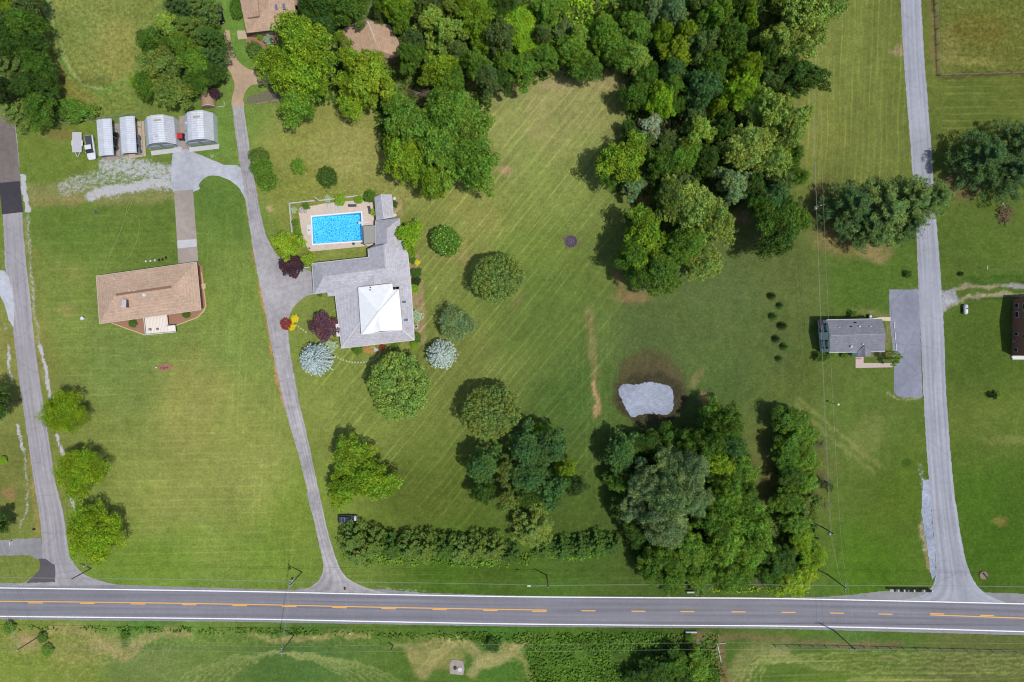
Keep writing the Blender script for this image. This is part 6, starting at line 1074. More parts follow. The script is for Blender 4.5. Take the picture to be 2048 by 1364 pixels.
for x, y, z in ((259, 580, 4.4), (269, 581.5, 4.5), (228.5, 558, 3.3), (355, 592, 3.9), (366.5, 602, 3.6)): vent(E, x, y, z, .1, .35, M_trim)
for (x, y, a) in ((398, 560, 84), (401, 600, 84)):
    s = MB(); s.box(local(E, P(x - 2, y, 1.4)), (1.3, .1, 1.1), math.radians(a)); k = s.build("window", M_trim, E); s = MB(); s.box(local(E, P(x - 1.6, y, 1.4)), (1.1, .12, .9), math.radians(a)); s.build("pane", M_glass, k)
for x in (225, 250, 340, 385): s = MB(); y = 645 - (x - 199) * .138 - 4; s.box(local(E, P(x, y, 1.4)), (1.4, .1, 1.1), math.radians(8)); k = s.build("window", M_trim, E); s = MB(); s.box(local(E, P(x, y + .5, 1.4)), (1.2, .1, .9), math.radians(8)); s.build("pane", M_glass, k)
s = MB(); s.box(local(E, P(377, 529.5, 1.1)), (2.6, .1, 2.2), math.radians(8)); s.build("garage_door", M_trim, E)
s = MB(); s.prism([local(E, P(x, y, .9)) for x, y in ((286, 633), (333, 627), (335, 652), (350, 650.5), (351.5, 664), (291, 669.5))], .78, .9); k = s.build("deck", M_wdeck, E, label="whitewashed wooden front deck with steps to the right")
s = MB()
for i in range(16): a = P(289 + i * 2.9, 635 - i * .35, .93); b_ = P(292 + i * 2.9, 667 - i * .3, .93); s.beam(local(E, a), local(E, b_), .04, .02)
s.build("plank_gaps", mat("deck_gap", (196, 178, 158), .9), k)
s = MB(); dk = [(287, 633), (291, 669.5), (351.5, 664), (350, 650.5), (336, 652), (333.5, 628)]
for a, b_ in zip(dk, dk[1:]):
    for z in (1.3, 1.75): s.beam(local(E, P(*a, z)), local(E, P(*b_, z)), .14, .08)
for x, y in dk: p = local(E, P(x, y, 1)); s.box((p.x, p.y, .9), (.14, .14, 1.8))
s.build("railing", M_trim, k)
s = MB(); s.box(local(E, P(300, 659, 1.2)), (.5, .5, .6)); s.box(local(E, P(315, 658, 1.2)), (.4, .4, .6)); s.build("deck_pots", M_wood, k)
sheet("paver_path", [(401, 568), (411, 567), (411, 577), (402, 578)], .02, mat("path_paver", (222, 196, 170), .9)); sheet("bed_edging", [(223, 647), (290, 671), (290, 669), (224, 645.5)], .03, mat("edging_stone", (216, 196, 140), .9)); sheet("bed_edging", [(352, 652), (395, 636), (409, 622), (413, 611), (411, 611), (407, 620), (394, 634), (352, 650)], .03, MATS["edging_stone"]); sheet("bed_edging", [(402, 545), (404, 545), (413, 612), (411, 612)], .032, MATS["edging_stone"])

# --- east house: blue gable end, charcoal roof
E = house("blue_sided_house", (1700, 672), "two-storey pale blue house with a charcoal roof and a cross gable", "house"); z1 = 5.0; z2 = 6.4
ev = [(1654, 639.5), (1764, 637.5), (1769, 703), (1659, 705)]; walls(E, ev, z1, M_sid, .05)
V = {'a': (1654, 639.5, z1), 'b': (1764, 637.5, z1), 'c': (1769.5, 703, z1), 'd': (1658.5, 705, z1), 'r': (1660.5, 671, z2), 's': (1771.5, 668, z2), 'e': (1717, 704, z1), 'f': (1718, 713, z1), 'g': (1740.5, 713, z1), 'h': (1740, 703.5, z1), 't': (1729.5, 692, 5.75), 'u': (1731, 713, 5.75)}
roof(E, {k: V[k] for k in 'abcdrs'}, [['a', 'r', 's', 'b'], ['r', 'd', 'c', 's']], M_shin2, .14)
roof(E, {'e': (1714, 705, 5.06), 't': (1729.5, 690, 5.9), 'u': (1730.5, 713, 5.9), 'f': (1718, 713.5, 5.06), 'g': (1741, 713.5, 5.06), 'h': (1742, 704, 5.06)}, [['e', 't', 'u', 'f'], ['t', 'h', 'g', 'u']], M_shin2, .12, "porch_roof")
q = [local(E, P(*v)) for v in ((1654.5, 641, 4.95), (1661, 671, 6.28), (1659.5, 704, 4.95), (1763, 639, 4.95), (1770.5, 668.5, 6.28), (1768.5, 702, 4.95))]; 
for f in ((0, 1, 2), (3, 5, 4)): s = MB(); s.add([q[i] for i in f], [(0, 1, 2)]); s.build("gable_wall", M_sid, E)

walls(E, [(1718, 704), (1718.5, 712.5), (1740.5, 712.5), (1740, 704)], 5.0, M_sid, .1, 0, "entry_wall")
capline(E, [(1661, 671, z2), (1771, 668, z2)], mat("pale_ridge", (170, 172, 180), .8), .14); eave_trim(E, [V['a'], V['b'], (1769.5, 703, z1), V['h']], close=False, w=.14); eave_trim(E, [V['d'], V['e'], V['f']], close=False, w=.14); eave_trim(E, [V['g'], V['h']], close=False, w=.14); eave_trim(E, [V['a'], (1654.5, 645, 5.1)], close=False, w=.14)
W0 = local(E, P(1654 - .5, 643, z1)); W1 = local(E, P(1659, 704.5, z1)); dirw = (W1 - W0)
wa = math.atan2(dirw.y, dirw.x)
for t_, z_ in ((.2, 1.5), (.2, 3.9), (.74, 1.5), (.74, 3.9)):
    p = W0.lerp(W1, t_); p = Vector((p.x, p.y, z_)); n_ = Vector((-1, 0, 0)) * .02
    s = MB(); s.box(p + n_, (1.15, .14, 1.15), wa); k = s.build("window", M_trim, E); s = MB(); s.box(p + n_ * 2, (.98, .18, .98), wa); s.build("pane", M_sky, k)
    for sgn in (-1, 1): d_ = dirw.normalized() * .82 * sgn; s = MB(); s.box(p + n_ + Vector((d_.x, d_.y, 0)), (.38, .16, 1.2), wa); s.build("shutter", M_sh, E)
for x, y, r_, m_ in ((1678, 654, .1, M_trim), (1702, 653, .12, M_dk), (1711, 645, .1, M_dk), (1718, 653, .16, M_trim), (1740, 653, .12, M_trim), (1702, 693, .18, M_trim), (1725, 688.5, .14, M_trim)): vent(E, x, y, 5.7, r_, .3, m_)
s = MB(); s.prism([local(E, P(x, y, 2.6)) for x, y in ((1637, 639), (1654, 639), (1654, 645), (1638, 650))], 2.5, 2.62); s.build("lean_to_roof", M_brick2, E)
for x, y in ((1710, 640), (1740, 640)): s = MB(); s.box(local(E, P(x, y, 3)), (1, .1, 1)); s.build("rear_window", M_glass, E)
s = MB(); s.box(local(E, P(1729, 711, 1.1)), (1, .1, 2.1)); s.build("door", M_trim, E)
sheet("patio", [(1711, 714), (1727, 714), (1727, 726), (1785, 726), (1785, 734.5), (1711, 736)], .05, mat("pink_paving", (208, 190, 180), .9, .12, 3)); sheet("patio", [(1745, 637), (1763, 634), (1781, 634), (1781, 642), (1745, 640)], .05, mat("cream_concrete", (222, 206, 176), .9))
E = thing("satellite_dish", 1634.5, 654, "round dish on the blue house's west corner", "satellite dish"); s = MB(); s.beam((0, 0, 0), (0, 0, 1.6), .08); s.build("mast", M_dk, E); s = MB(); s.lathe([(.02, 1.6), (.25, 1.65), (.42, 1.8), (.44, 1.84), (.25, 1.72), (.02, 1.68)], (0, 0, 0), 16); s.build("dish", M_trim, E); s = MB(); s.beam((0, 0, 1.65), (.1, .2, 2.1), .05); s.build("feed_arm", M_dk, E)
E = thing("door_mat", 1717.5, 717, "pink and violet mat on the east house's front patio", "mat"); s = MB()
for k in range(5): s.box((-.5 + k * .25, .05 * math.sin(k * 2), .08), (.22, .35, .03), .3)
s.build("cloth", mat("pink_cloth", (206, 130, 196), .9, .4, 4), E)
E = thing("heat_pump", 1738, 633, "dark boxed air-conditioning unit at the grey roof's top wall", "air conditioner"); s = MB(); s.box((0, 0, .4), (.9, .8, .8)); s.build("case", M_dk, E); s = MB(); s.lathe([(.32, .8), (.32, .86), (.1, .87)], (0, 0, 0), 14); s.build("fan_guard", M_steel2, E)
for x, y, lb in ((1788.5, 649, "topmost"), (1790, 671.5, "middle"), (1792, 694, "lowest")):
    E = thing("wheel_stop", x, y, lb + " of three concrete wheel stops at the edge of the parking pad", "wheel stop", -3, "wheel stops on the parking pad"); s = MB(); s.box((0, 0, .09), (.3, 1.8, .16), 0, .75); s.build("kerb_block", M_conc2, E)

# --- far east brick house (cut by the frame)
E = house("brick_house", (2050, 655), "brown brick house cut off by the right edge", "house"); b0 = [P(2025.5, 598), P(2120, 594), P(2126, 706), P(2023, 711)]; q = [local(E, v) for v in b0]; zz = 5.4
s = MB(); n = 4; s.add([(v.x, v.y, 0) for v in q] + [(v.x, v.y, zz) for v in q], [(i, (i + 1) % n, n + (i + 1) % n, n + i) for i in range(n)]); rg = (q[0].lerp(q[3], .5), q[1].lerp(q[2], .5)); s.add([(q[0].x, q[0].y, zz), (q[3].x, q[3].y, zz), (rg[0].x, rg[0].y, 7.6)], [(0, 1, 2)]); s.add([(q[1].x, q[1].y, zz), (q[2].x, q[2].y, zz), (rg[1].x, rg[1].y, 7.6)], [(0, 1, 2)]); s.build("wall", M_brick2, E)
s = MB(); o_ = .35
def ex(v, z, dx): return (v.x + dx, v.y, z)
s.slab([ex(q[0], zz, -o_), ex(q[3], zz, -o_), ex(rg[0], 7.7, -o_), ex(q[1], zz, o_), ex(q[2], zz, o_), ex(rg[1], 7.7, o_)], [(0, 2, 5, 3), (2, 1, 4, 5)], .15); s.build("roof", M_shin2, E)
for t_, z_, w_ in ((.15, 3.9, 1.5), (.28, 1.6, 1.5), (.28, 4.2, 1.5), (.62, 1.6, .9), (.66, 4.2, .9), (.9, 1.5, 1.0), (.12, 1.5, 1.2)):
    p = q[0].lerp(q[3], t_); s = MB(); s.box((p.x - .04, p.y, z_), (.14, w_, 1.1)); k = s.build("window", M_trim, E); s = MB(); s.box((p.x - .09, p.y, z_), (.1, w_ * .82, .9)); s.build("pane", M_glass, k)
s = MB(); p = q[0].lerp(q[3], .75); s.box((p.x - .2, p.y, 1.0), (.3, .7, .7)); s.build("meter_box", M_steel2, E)
s = MB(); p = q[3]; s.box((p.x + 4.5, p.y - .5, .3), (9, .9, .12)); s.build("front_step", M_trim, E)
E = thing("pale_shrub_pot", 2023, 714, "pale round pot at the brick house's lower corner", "pot"); s = MB(); s.lathe([(.15, 0), (.25, .3), (.18, .35)], (0, 0, 0), 10); s.build("pot", M_conc2, E)
E = thing("propane_tank", 1927, 619, "white horizontal propane tank on the east lawn", "propane tank", 0)
s = MB(); L_ = 2.5; r_ = .5; vs = []; ring_ = []
prof = [(-L_ / 2, .03), (-L_ / 2 + .08, .25), (-L_ / 2 + .22, .42), (-L_ / 2 + .42, r_), (L_ / 2 - .42, r_), (L_ / 2 - .22, .42), (L_ / 2 - .08, .25), (L_ / 2, .03)]
s.tube([(0, y, .8) for y, r in prof], [r for y, r in prof], 18); s.build("tank", mat("tank_white", (226, 228, 232), .35, .03, 2, coat=.3), E, True)
s = MB(); s.lathe([(.14, 1.25), (.14, 1.42), (.11, 1.46), (.02, 1.47)], (0, .2, 0), 10); s.build("dome_lid", M_dk, E)
for y in (-.75, .75): s = MB(); s.box((0, y, .2), (.7, .14, .42)); s.build("leg", M_conc, E)

# --- the two brown-roofed houses at the top
E = house("brown_roofed_house", (545, 10), "brown-roofed house with skylights at the top edge above the maple", "house"); z1 = 3.6; z2 = 5.6
ev = [(476, -30), (596, -34), (604, 56), (493, 66)]; walls(E, ev, z1, M_wood, .5)
V = {'a': (474, -30, z1), 'b': (582, -36, z1), 'c': (591, 20, z1), 'c2': (560, 58, z1), 'd': (493, 66, z1), 'r': (530, -34, z2), 's': (537, 12, z2)}
roof(E, V, [['a', 'r', 's', 'd'], ['d', 's', 'c2'], ['s', 'c', 'c2'], ['r', 'b', 'c', 's']], M_brown)
roof(E, {'a': (490, -32, 4.6), 'b': (512, -34, 5.6), 'c': (518, 32, 5.6), 'd': (495.5, 35, 4.7)}, [['a', 'b', 'c', 'd']], M_brown, .5, "dormer_roof")
roof(E, {'a': (577, -30, 3.4), 'b': (640, -34, 3.4), 'c': (634, 8, 3.4), 'd': (583, 11, 3.4), 'e': (604, -32, 4.6), 'f': (606, -2, 4.6)}, [['a', 'e', 'f', 'd'], ['e', 'b', 'c', 'f'], ['d', 'f', 'c']], M_brown, .16, "wing_roof"); walls(E, [(580, -30), (636, -34), (630, 6), (585, 9)], 3.4, M_wsid, .5, 0, "wing_wall")
for x, y in ((552.5, 14), (568, 12.5)): s = MB(); c = local(E, P(x, y, 5.0)); s.box(c, (.62, 1.3, .2), math.radians(8)); k = s.build("skylight", mat("skylight_frame", (150, 150, 170), .5), E); s = MB(); s.box(c + Vector((0, 0, .1)), (.42, 1.05, .06), math.radians(8)); s.build("pane", M_sky, k)
sheet("patio", [(474, 61), (490, 61), (495, 77), (476, 79)], .02, mat("tan_paver", (206, 190, 160), .9)); sheet("garden_bed", [(494, 66), (560, 58), (552, 90), (530, 100), (492, 92)], .012, MATS["mulch"], jit=.5); sheet("garden_bed", [(494, 195), (540, 178), (568, 180), (566, 206), (520, 206), (490, 208)], .012, mat("rocky_bed", (128, 124, 96), .95, .4, 3), jit=1)
fence("timber_edging", [(512, 208), (540, 203), (566, 200)], "dark timber edging below the rocky bed by the maple", .3, M_wood, 1, .3, 2, .2, pick=False)
E = house("hidden_brown_house", (740, 82), "house with a peaked light brown roof half hidden by trees", "house"); z1 = 3.4; z2 = 5.8
ev = [(676, 70), (733, 40), (804, 88), (795, 118), (720, 130), (684, 116)]; walls(E, ev, z1, M_wood, .6)
roof(E, {'a': (672, 66, z1), 'b': (727, 36, z1), 'c': (780, 50, z1), 'd': (802, 92, z1), 'e': (795, 114, z1), 'f': (690, 124, z1), 'r': (735, 42, z2), 's': (752, 84, z2), 't': (757, 100, z2)}, [['b', 'r', 's', 'a'], ['a', 's', 't', 'f'], ['f', 't', 'e'], ['r', 'c', 'd', 's'], ['s', 'd', 'e', 't'], ['b', 'c', 'r']], M_brown)
capline(E, [(735, 42, z2), (752, 84, z2)], mat("cream_gutter", (222, 210, 190), .6), .22)

# --- arched steel sheds and carports
def arch_shed(label, FL, FR, BR, BL, ze, zp, ribs, patches, hood):
    q0 = P(*FL); E = empty("arched_shed", (q0.x, q0.y, 0), 0, label, "shed"); A, B, C_, D = [local(E, P(*v)) for v in (FL, FR, BR, BL)]
    prof = [(0, 0), (0, ze * .8), (.06, ze), (.26, zp * .93), (.42, zp), (.62, zp), (.80, zp * .93), (.95, ze), (1, ze * .8), (1, 0)]; s = MB(); secs = []
    for i in range(ribs * 4 + 1):
        t = i / (ribs * 4); a = A.lerp(D, t); b_ = B.lerp(C_, t); g_ = .06 if i % 4 in (1, 2) else 0; c = a.lerp(b_, .5)
        sec = []
        for u, z in prof: p = a.lerp(b_, u); d_ = (p - c); k = 1 + g_ / max(1, d_.length); sec.append((c.x + d_.x * k, c.y + d_.y * k, z + (g_ if z > 0 else 0)))
        secs.append(sec)
    n = len(prof); b = MB(); b.add([p for q in secs for p in q], [(i * n + k, i * n + k + 1, (i + 1) * n + k + 1, (i + 1) * n + k) for i in range(len(secs) - 1) for k in range(n - 1)]); b.build("shell", M_steel, E)
    for nm, (u, v) in (("front_wall", (A.lerp(D, .045), B.lerp(C_, .045))), ("rear_wall", (A.lerp(D, .97), B.lerp(C_, .97)))):
        w = MB(); w.add([(*(u.lerp(v, a))[:2], z - .02 if z > 0 else 0) for a, z in prof], [tuple(range(n))]); w.build(nm, M_steel2, E)
    up = (D - A).normalized(); al = (B - A).normalized(); ang = math.atan2(al.y, al.x)
    for u in (.28, .72): 
        c = A.lerp(B, u) + up * .18; s = MB(); s.box((c.x, c.y, 1.35), (2.7, .1, 2.6), ang); k = s.build("door", M_steel2, E)
        for j in range(5): w = MB(); cc = c + al * (-.9 + j * .45) - up * .08; w.box((cc.x, cc.y, 2.35), (.22, .06, .3), ang); w.build("pane", M_trim, k)
    for (u, v) in patches:
        a = A.lerp(D, v); b_ = B.lerp(C_, v); c = a.lerp(b_, u); z = np.interp(u, [x for x, _ in prof], [z for _, z in prof]); slope = .0 if .4 < u < .65 else (1.0 if u < .4 else -1.0)
        s = MB(); dz = slope * .35; v0 = [c - al * .8 - up * .22, c + al * .8 - up * .22, c + al * .8 + up * .22, c - al * .8 + up * .22]; zs = [z - dz, z + dz, z + dz, z - dz]
        s.slab([(p.x, p.y, zz_ + .13) for p, zz_ in zip(v0, zs)], [(0, 1, 2, 3)], .05); s.build("skylight_panel", mat("yellowed_panel", (182, 180, 150), .6), E)
    a = A.lerp(D, hood[1]); b_ = B.lerp(C_, hood[1]); c = a.lerp(b_, hood[0]); z = np.interp(hood[0], [x for x, _ in prof], [z for _, z in prof]); s = MB(); s.lathe([(.2, z - .1), (.2, z + .35), (.28, z + .36), (.22, z + .5), (.02, z + .55)], (c.x, c.y, 0), 12); s.build("roof_vent", M_trim, E, True)
    c0 = [A - up * .1 - al * .3, B - up * .1 + al * .3, B - up * 1.2 + al * .1, A - up * 1.2 - al * .1]; s = MB(); s.slab([(p.x, p.y, .04) for p in c0], [(0, 1, 2, 3)], .03); s.build("apron", M_conc2, E)
    return E
arch_shed("left arched steel shed with ribbed silver roof", (303.5, 301), (361.5, 294), (357, 240), (299, 247), 2.9, 4.9, 12, [(.62, .80), (.16, .38)], (.55, .25))
arch_shed("right arched steel shed nearest the drive", (380, 294), (436.5, 287.5), (434, 232), (377.5, 238.5), 2.9, 4.9, 12, [(.60, .78), (.2, .42)], (.2, .64))
E = thing("red_cart", 361, 275, "red-topped utility cart squeezed between the two arched sheds", "cart", 0); q = P(358, 271, 1.7); E.location = (q.x, q.y, 0); s = MB(); s.box((0, 0, 1.6), (1.5, 1.4, .12), .05, .92); s.build("roof_panel", mat("red_paint", (196, 62, 58), .4, .1, 2), E)
s = MB(); s.box((0, 0, .55), (1.3, 1.6, .5)); s.build("body", M_dk, E)
for x, y in ((-.6, -.6), (.6, -.6), (-.6, .6), (.6, .6)): s = MB(); s.beam((x, y, .5), (x * .95, y * .95, 1.55), .06); s.build("post", M_dk, E); s = MB(); s.tube([(x - .08, y, .28), (x + .08, y, .28)], .28, 12); s.build("wheel", M_black, E)
def carport(label, TL, TR, BR, BL, z, ribs, tilt):
    q = [P(x, y, z) for x, y in (TL, TR, BR, BL)]; E = empty("carport", (q[3].x, q[3].y, 0), 0, label, "carport"); q = [local(E, v) for v in q]; vs = []; n = ribs * 4
    prof = [(0, z - .35), (.06, z - .05), (.5, z + .22), (.94, z - .05), (1, z - .35)]; b = MB()
    for i in range(n + 1):
        t = i / n; a = q[3].lerp(q[0], t); c = q[2].lerp(q[1], t); g_ = .05 if i % 4 in (1, 2) else 0
        vs += [(a.x + (c.x - a.x) * u, a.y + (c.y - a.y) * u, z_ + g_) for u, z_ in prof]
    b.add(vs, [(i * 5 + k, i * 5 + k + 1, (i + 1) * 5 + k + 1, (i + 1) * 5 + k) for i in range(n) for k in range(4)]); b.build("roof", M_steel, E)
    for t in (0.03, .28, .53, .78, .97):
        for e0, e1, sgn in ((q[3], q[0], 1), (q[2], q[1], -1)):
            p = e0.lerp(e1, t); s = MB(); s.beam((p.x + sgn * .12, p.y, 0), (p.x + sgn * .12, p.y, z - .3), .09); s.build("post", M_steel2, E)
    s = MB()
    for e0, e1 in ((q[3], q[0]), (q[2], q[1])): s.beam((e0.x, e0.y, .08), (e1.x, e1.y, .08), .12, .1)
    s.build("ground_rail", M_steel2, E)
carport("left ribbed steel carport, beside the white pickup", (191, 239.5), (221.7, 236.5), (226, 310), (196, 312.5), 3.2, 20, 0); carport("right ribbed steel carport, next to the left arched shed", (237, 235), (268, 231.5), (272, 305), (241.5, 307.5), 3.2, 20, 0)
sheet("carport_slab", [(203, 250), (242, 246), (246, 318), (207, 322)], .02, M_conc); sheet("carport_slab", [(250, 246), (288, 242), (292, 312), (252, 318)], .02, mat("sandy_slab", (206, 184, 158), .9, .15, 2)); sheet("shed_slab", [(358, 232), (378, 230), (382, 296), (362, 300)], .012, M_conc)

# --- brick hut
A, B, C_, D = P(407, 218), P(433, 215), P(431, 187), P(405, 190); E = empty("brick_hut", (A.x, A.y, 0), 0, "small barrel-roofed brick hut half under a plum-black bush", "hut"); A, B, C_, D = [local(E, v) for v in (A, B, C_, D)]
secs = []
for i in range(2):
    a = (A, D)[i]; b_ = (B, C_)[i]; secs.append([(*(a.lerp(b_, .5 - .5 * math.cos(k * math.pi / 10)))[:2], .9 + 1.5 * math.sin(k * math.pi / 10)) for k in range(11)])
s = MB(); s.add(secs[0] + secs[1], [(k, k + 1, 12 + k, 11 + k) for k in range(10)]); s.build("barrel_roof", M_stone, E)
s = MB(); n = 4; c4 = [A, B, C_, D]; s.add([(v.x, v.y, 0) for v in c4] + [(v.x, v.y, .9) for v in c4], [(i, (i + 1) % 4, 4 + (i + 1) % 4, 4 + i) for i in range(4)]); s.add(secs[0], [tuple(range(11))]); s.add(secs[1], [tuple(range(11))]); s.build("wall", M_stone, E)
s = MB(); s.tube([Vector(p) + Vector((0, -.05, .05)) for p in secs[0]], .07, 5); s.build("arch_trim", M_trim, E); m_ = A.lerp(B, .5); s = MB(); s.box((m_.x, m_.y, .8), (.8, .1, 1.6), .1); s.build("door", M_wood, E)

# ---------------------------------------------------------------- vehicles
def section(x, hw, z0, z1, r=.12): return [(x, -hw * .9, z0), (x, -hw, z0 + .18), (x, -hw, z1 - r), (x, -hw * .9, z1 - .02), (x, -hw * .5, z1 + .02), (x, hw * .5, z1 + .02), (x, hw * .9, z1 - .02), (x, hw, z1 - r), (x, hw, z0 + .18), (x, hw * .9, z0)]
def vehicle(name, label, cat, px, py, head, Lg, Wd, body, kind, paint, bedm=None):
    """nose along +x"""
    E = thing(name, px, py, label, cat, head); h = Lg / 2; w = Wd / 2
    st = [(-h, w * .82, .5, .85), (-h + .12, w * .95, .38, .98), (-h + .9, w, .32, 1.02), (0, w, .32, 1.04), (h - 1.5, w, .32, 1.02), (h - .7, w * .98, .34, .96), (h - .2, w * .88, .40, .84), (h, w * .66, .5, .70)]
    s = MB(); s.loft([section(*v) for v in st]); s.build("body", paint, E, False)
    c0, c1 = {'suv': (-h + .25, h - 1.55), 'sedan': (-h + .9, h - 1.55), 'pickup': (-h + 2.25, h - 1.45)}[kind]; zr = {'suv': 1.75, 'sedan': 1.42, 'pickup': 1.75}[kind]
    s = MB(); s.loft([section(x, hw, .98, z, .08) for x, hw, z in ((c0, w * .84, 1.06), (c0 + .35, w * .80, zr - .06), (c0 + .9, w * .78, zr), (c1 - .75, w * .78, zr), (c1 - .05, w * .86, 1.06))]); k = s.build("cabin", M_glass, E)
    s = MB(); s.add([(c0 + .42, -w * .72, zr + .03), (c1 - .85, -w * .72, zr + .05), (c1 - .85, w * .72, zr + .05), (c0 + .42, w * .72, zr + .03)], [(0, 1, 2, 3)]); s.slab([(c0 + .36, -w * .76, zr + .05), (c1 - .78, -w * .76, zr + .06), (c1 - .78, w * .76, zr + .06), (c0 + .36, w * .76, zr + .05)], [(0, 1, 2, 3)], .05); s.build("roof", paint, k)
    if kind == 'pickup':
        s = MB(); s.slab([(-h + .18, -w * .8, 1.08), (c0 - .05, -w * .8, 1.1), (c0 - .05, w * .8, 1.1), (-h + .18, w * .8, 1.08)], [(0, 1, 2, 3)], .05); s.build("bed_cover", bedm or M_dk, E)
    if kind == 'suv':
        s = MB()
        for y in (-w * .62, w * .62): s.beam((c0 + .5, y, zr + .14), (c1 - 1.0, y, zr + .14), .06)
        for x in (c0 + .8, c1 - 1.3): s.beam((x, -w * .62, zr + .14), (x, w * .62, zr + .14), .05)
        s.build("roof_rack", M_steel2, E)
    for x in (-h + .85, h - .85):
        for y in (-w + .08, w - .08):
            s = MB(); s.tube([(x, y - .11, .34), (x, y + .11, .34)], .34, 16); t = s.build("wheel", M_black, E); s = MB(); s.tube([(x, y - .12, .34), (x, y + .12, .34)], .19, 10); s.build("rim", M_steel2, t)
    for y in (-w * .62, w * .62):
        s = MB(); s.box((h - .14, y, .72), (.2, .3, .14)); s.build("headlight", M_trim, E); s = MB(); s.box((-h + .05, y, .82), (.1, .22, .18)); s.build("tail_light", mat("tail_red", (150, 30, 26), .4), E)
        s = MB(); s.box((c1 - .35, y / .62 * 1.06, 1.1), (.16, .2, .14)); s.build("mirror", paint, E)
    return E
M_pw = mat("white_car_paint", (236, 240, 242), .3, .03, 1, coat=.5); M_pb = mat("black_car_paint", (44, 52, 72), .22, .15, 1, spec=.6, coat=1.0); M_pk = mat("deep_black_paint", (26, 28, 34), .2, .1, 1, spec=.6, coat=1.0); M_pg = mat("grey_car_paint", (110, 116, 124), .3, .1, 1, coat=.6)
vehicle("suv", "black SUV with a roof rack parked on the grass above the pine hedge", "car", 697, 1036.5, 0, 4.7, 1.85, None, 'suv', M_pb)
vehicle("pickup_truck", "white pickup with a dark bed cover beside the left carport", "pickup", 184.5, 296.5, -82, 5.9, 2.0, None, 'pickup', M_pw, mat("bed_cover_dark", (78, 82, 94), .7))
vehicle("car", "black car half under the trees at the top of the dirt drive", "car", 441, 31, -78, 4.6, 1.8, None, 'sedan', M_pk)
vehicle("parked_car", "dark car parked under the left carport", "car", 231, 284, 86, 4.6, 1.8, None, 'sedan', M_pk); vehicle("parked_car", "grey car parked under the right carport, nose showing at its lower end", "car", 276, 291, -86, 4.8, 1.8, None, 'sedan', M_pg)
E = thing("utility_trailer", 158, 288, "flat silver utility trailer left of the white pickup", "trailer", 0); s = MB(); s.box((0, .2, .6), (2.1, 4.7, .14)); s.build("bed", mat("trailer_bed", (206, 206, 216), .5, .06, 2), E)
s = MB()
for a, b_ in (((-1.05, -2.15), (-1.05, 2.55)), ((1.05, -2.15), (1.05, 2.55)), ((-1.05, 2.55), (1.05, 2.55)), ((-1.05, -2.15), (1.05, -2.15))): s.beam((*a, .78), (*b_, .78), .1)
s.build("side_rails", M_trim, E); s = MB(); s.beam((-.6, -2.1, .5), (0, -3.3, .5), .1); s.beam((.6, -2.1, .5), (0, -3.3, .5), .1); s.beam((0, -3.2, .1), (0, -3.2, .9), .1); s.build("tongue", M_trim, E)
for x in (-1.2, 1.2): s = MB(); s.tube([(x - .1, 0, .33), (x + .1, 0, .33)], .33, 14); s.build("wheel", M_black, E); s = MB(); s.box((x, 0, .72), (.3, 1.3, .06)); s.build("fender", M_trim, E)

# ---------------------------------------------------------------- roadside things
M_pole = mat("pole_wood", (128, 118, 106), .9, .2, 3); M_ins = mat("pale_insulator", (214, 216, 218), .4)
def pole(px, py, h, label, arm=0, arm_a=90, trans=False, lamp=None):
    E = thing("utility_pole", px, py, label, "utility pole", 0, "utility poles"); s = MB(); s.tube([(0, 0, 0), (0, 0, h)], [.16, .11], 10); s.build("shaft", M_pole, E); a = math.radians(arm_a); d = Vector((math.cos(a), math.sin(a), 0))
    if arm:
        s = MB(); s.beam(d * -arm + Vector((0, 0, h - .5)), d * arm + Vector((0, 0, h - .5)), .12, .14); k = s.build("crossarm", M_pole, E)
        for t in (-.9, -.35, .35, .9): s = MB(); c = d * arm * t; s.lathe([(.06, h - .43), (.11, h - .36), (.06, h - .28), (.1, h - .22), (.02, h - .15)], (c.x, c.y, 0), 8); s.build("insulator", M_ins, k)
    s = MB(); s.lathe([(.05, h), (.10, h + .08), (.06, h + .16), (.09, h + .22), (.02, h + .3)], (0, 0, 0), 8); s.build("top_insulator", M_ins, E)
    if trans: s = MB(); s.lathe([(.02, h - 2.2), (.26, h - 2.15), (.26, h - 1.3), (.2, h - 1.2), (.05, h - 1.05)], (-.3, -.4, 0), 12); s.build("transformer", M_ins, E)
    if lamp: s = MB(); s.tube([(0, 0, h - 1.2), (lamp * .5, 0, h - .9), (lamp, 0, h - .8)], .03, 6); k = s.build("lamp_arm", M_steel2, E); s = MB(); s.box((lamp, 0, h - .86), (.75, .3, .16)); s.build("lamp_head", M_trim, k)
    return E
pole(182, 1137, 7.4, "utility pole beside the lowest round tree at the west lane's mouth"); pole(604, 1144, 9.2, "utility pole with a transformer left of the middle drive's mouth", 1.2, 90, True); pole(1093, 1150, 8.2, "utility pole with a long street-lamp arm below the pine hedge", lamp=-4.4)
pole(1655, 1149, 9.2, "utility pole right of the roadside trees, north of the road", 1.0, 90); pole(92, 1264, 9.6, "utility pole in the southwest field corner"); pole(588, 1270, 9.4, "utility pole south of the road opposite the middle drive", .9, 90); pole(1668, 1261, 10.2, "utility pole in the southeast field beyond the road", 1.1, 0); pole(786, 1290, 3.2, "short stub pole in the south ditch")
pole(1646, 1055, 5.6, "utility pole beside the bright roadside trees under the wires", trans=True); pole(1608, 425, 8.6, "utility pole with a crossarm at the wood's right edge", 1.2, 15, True)
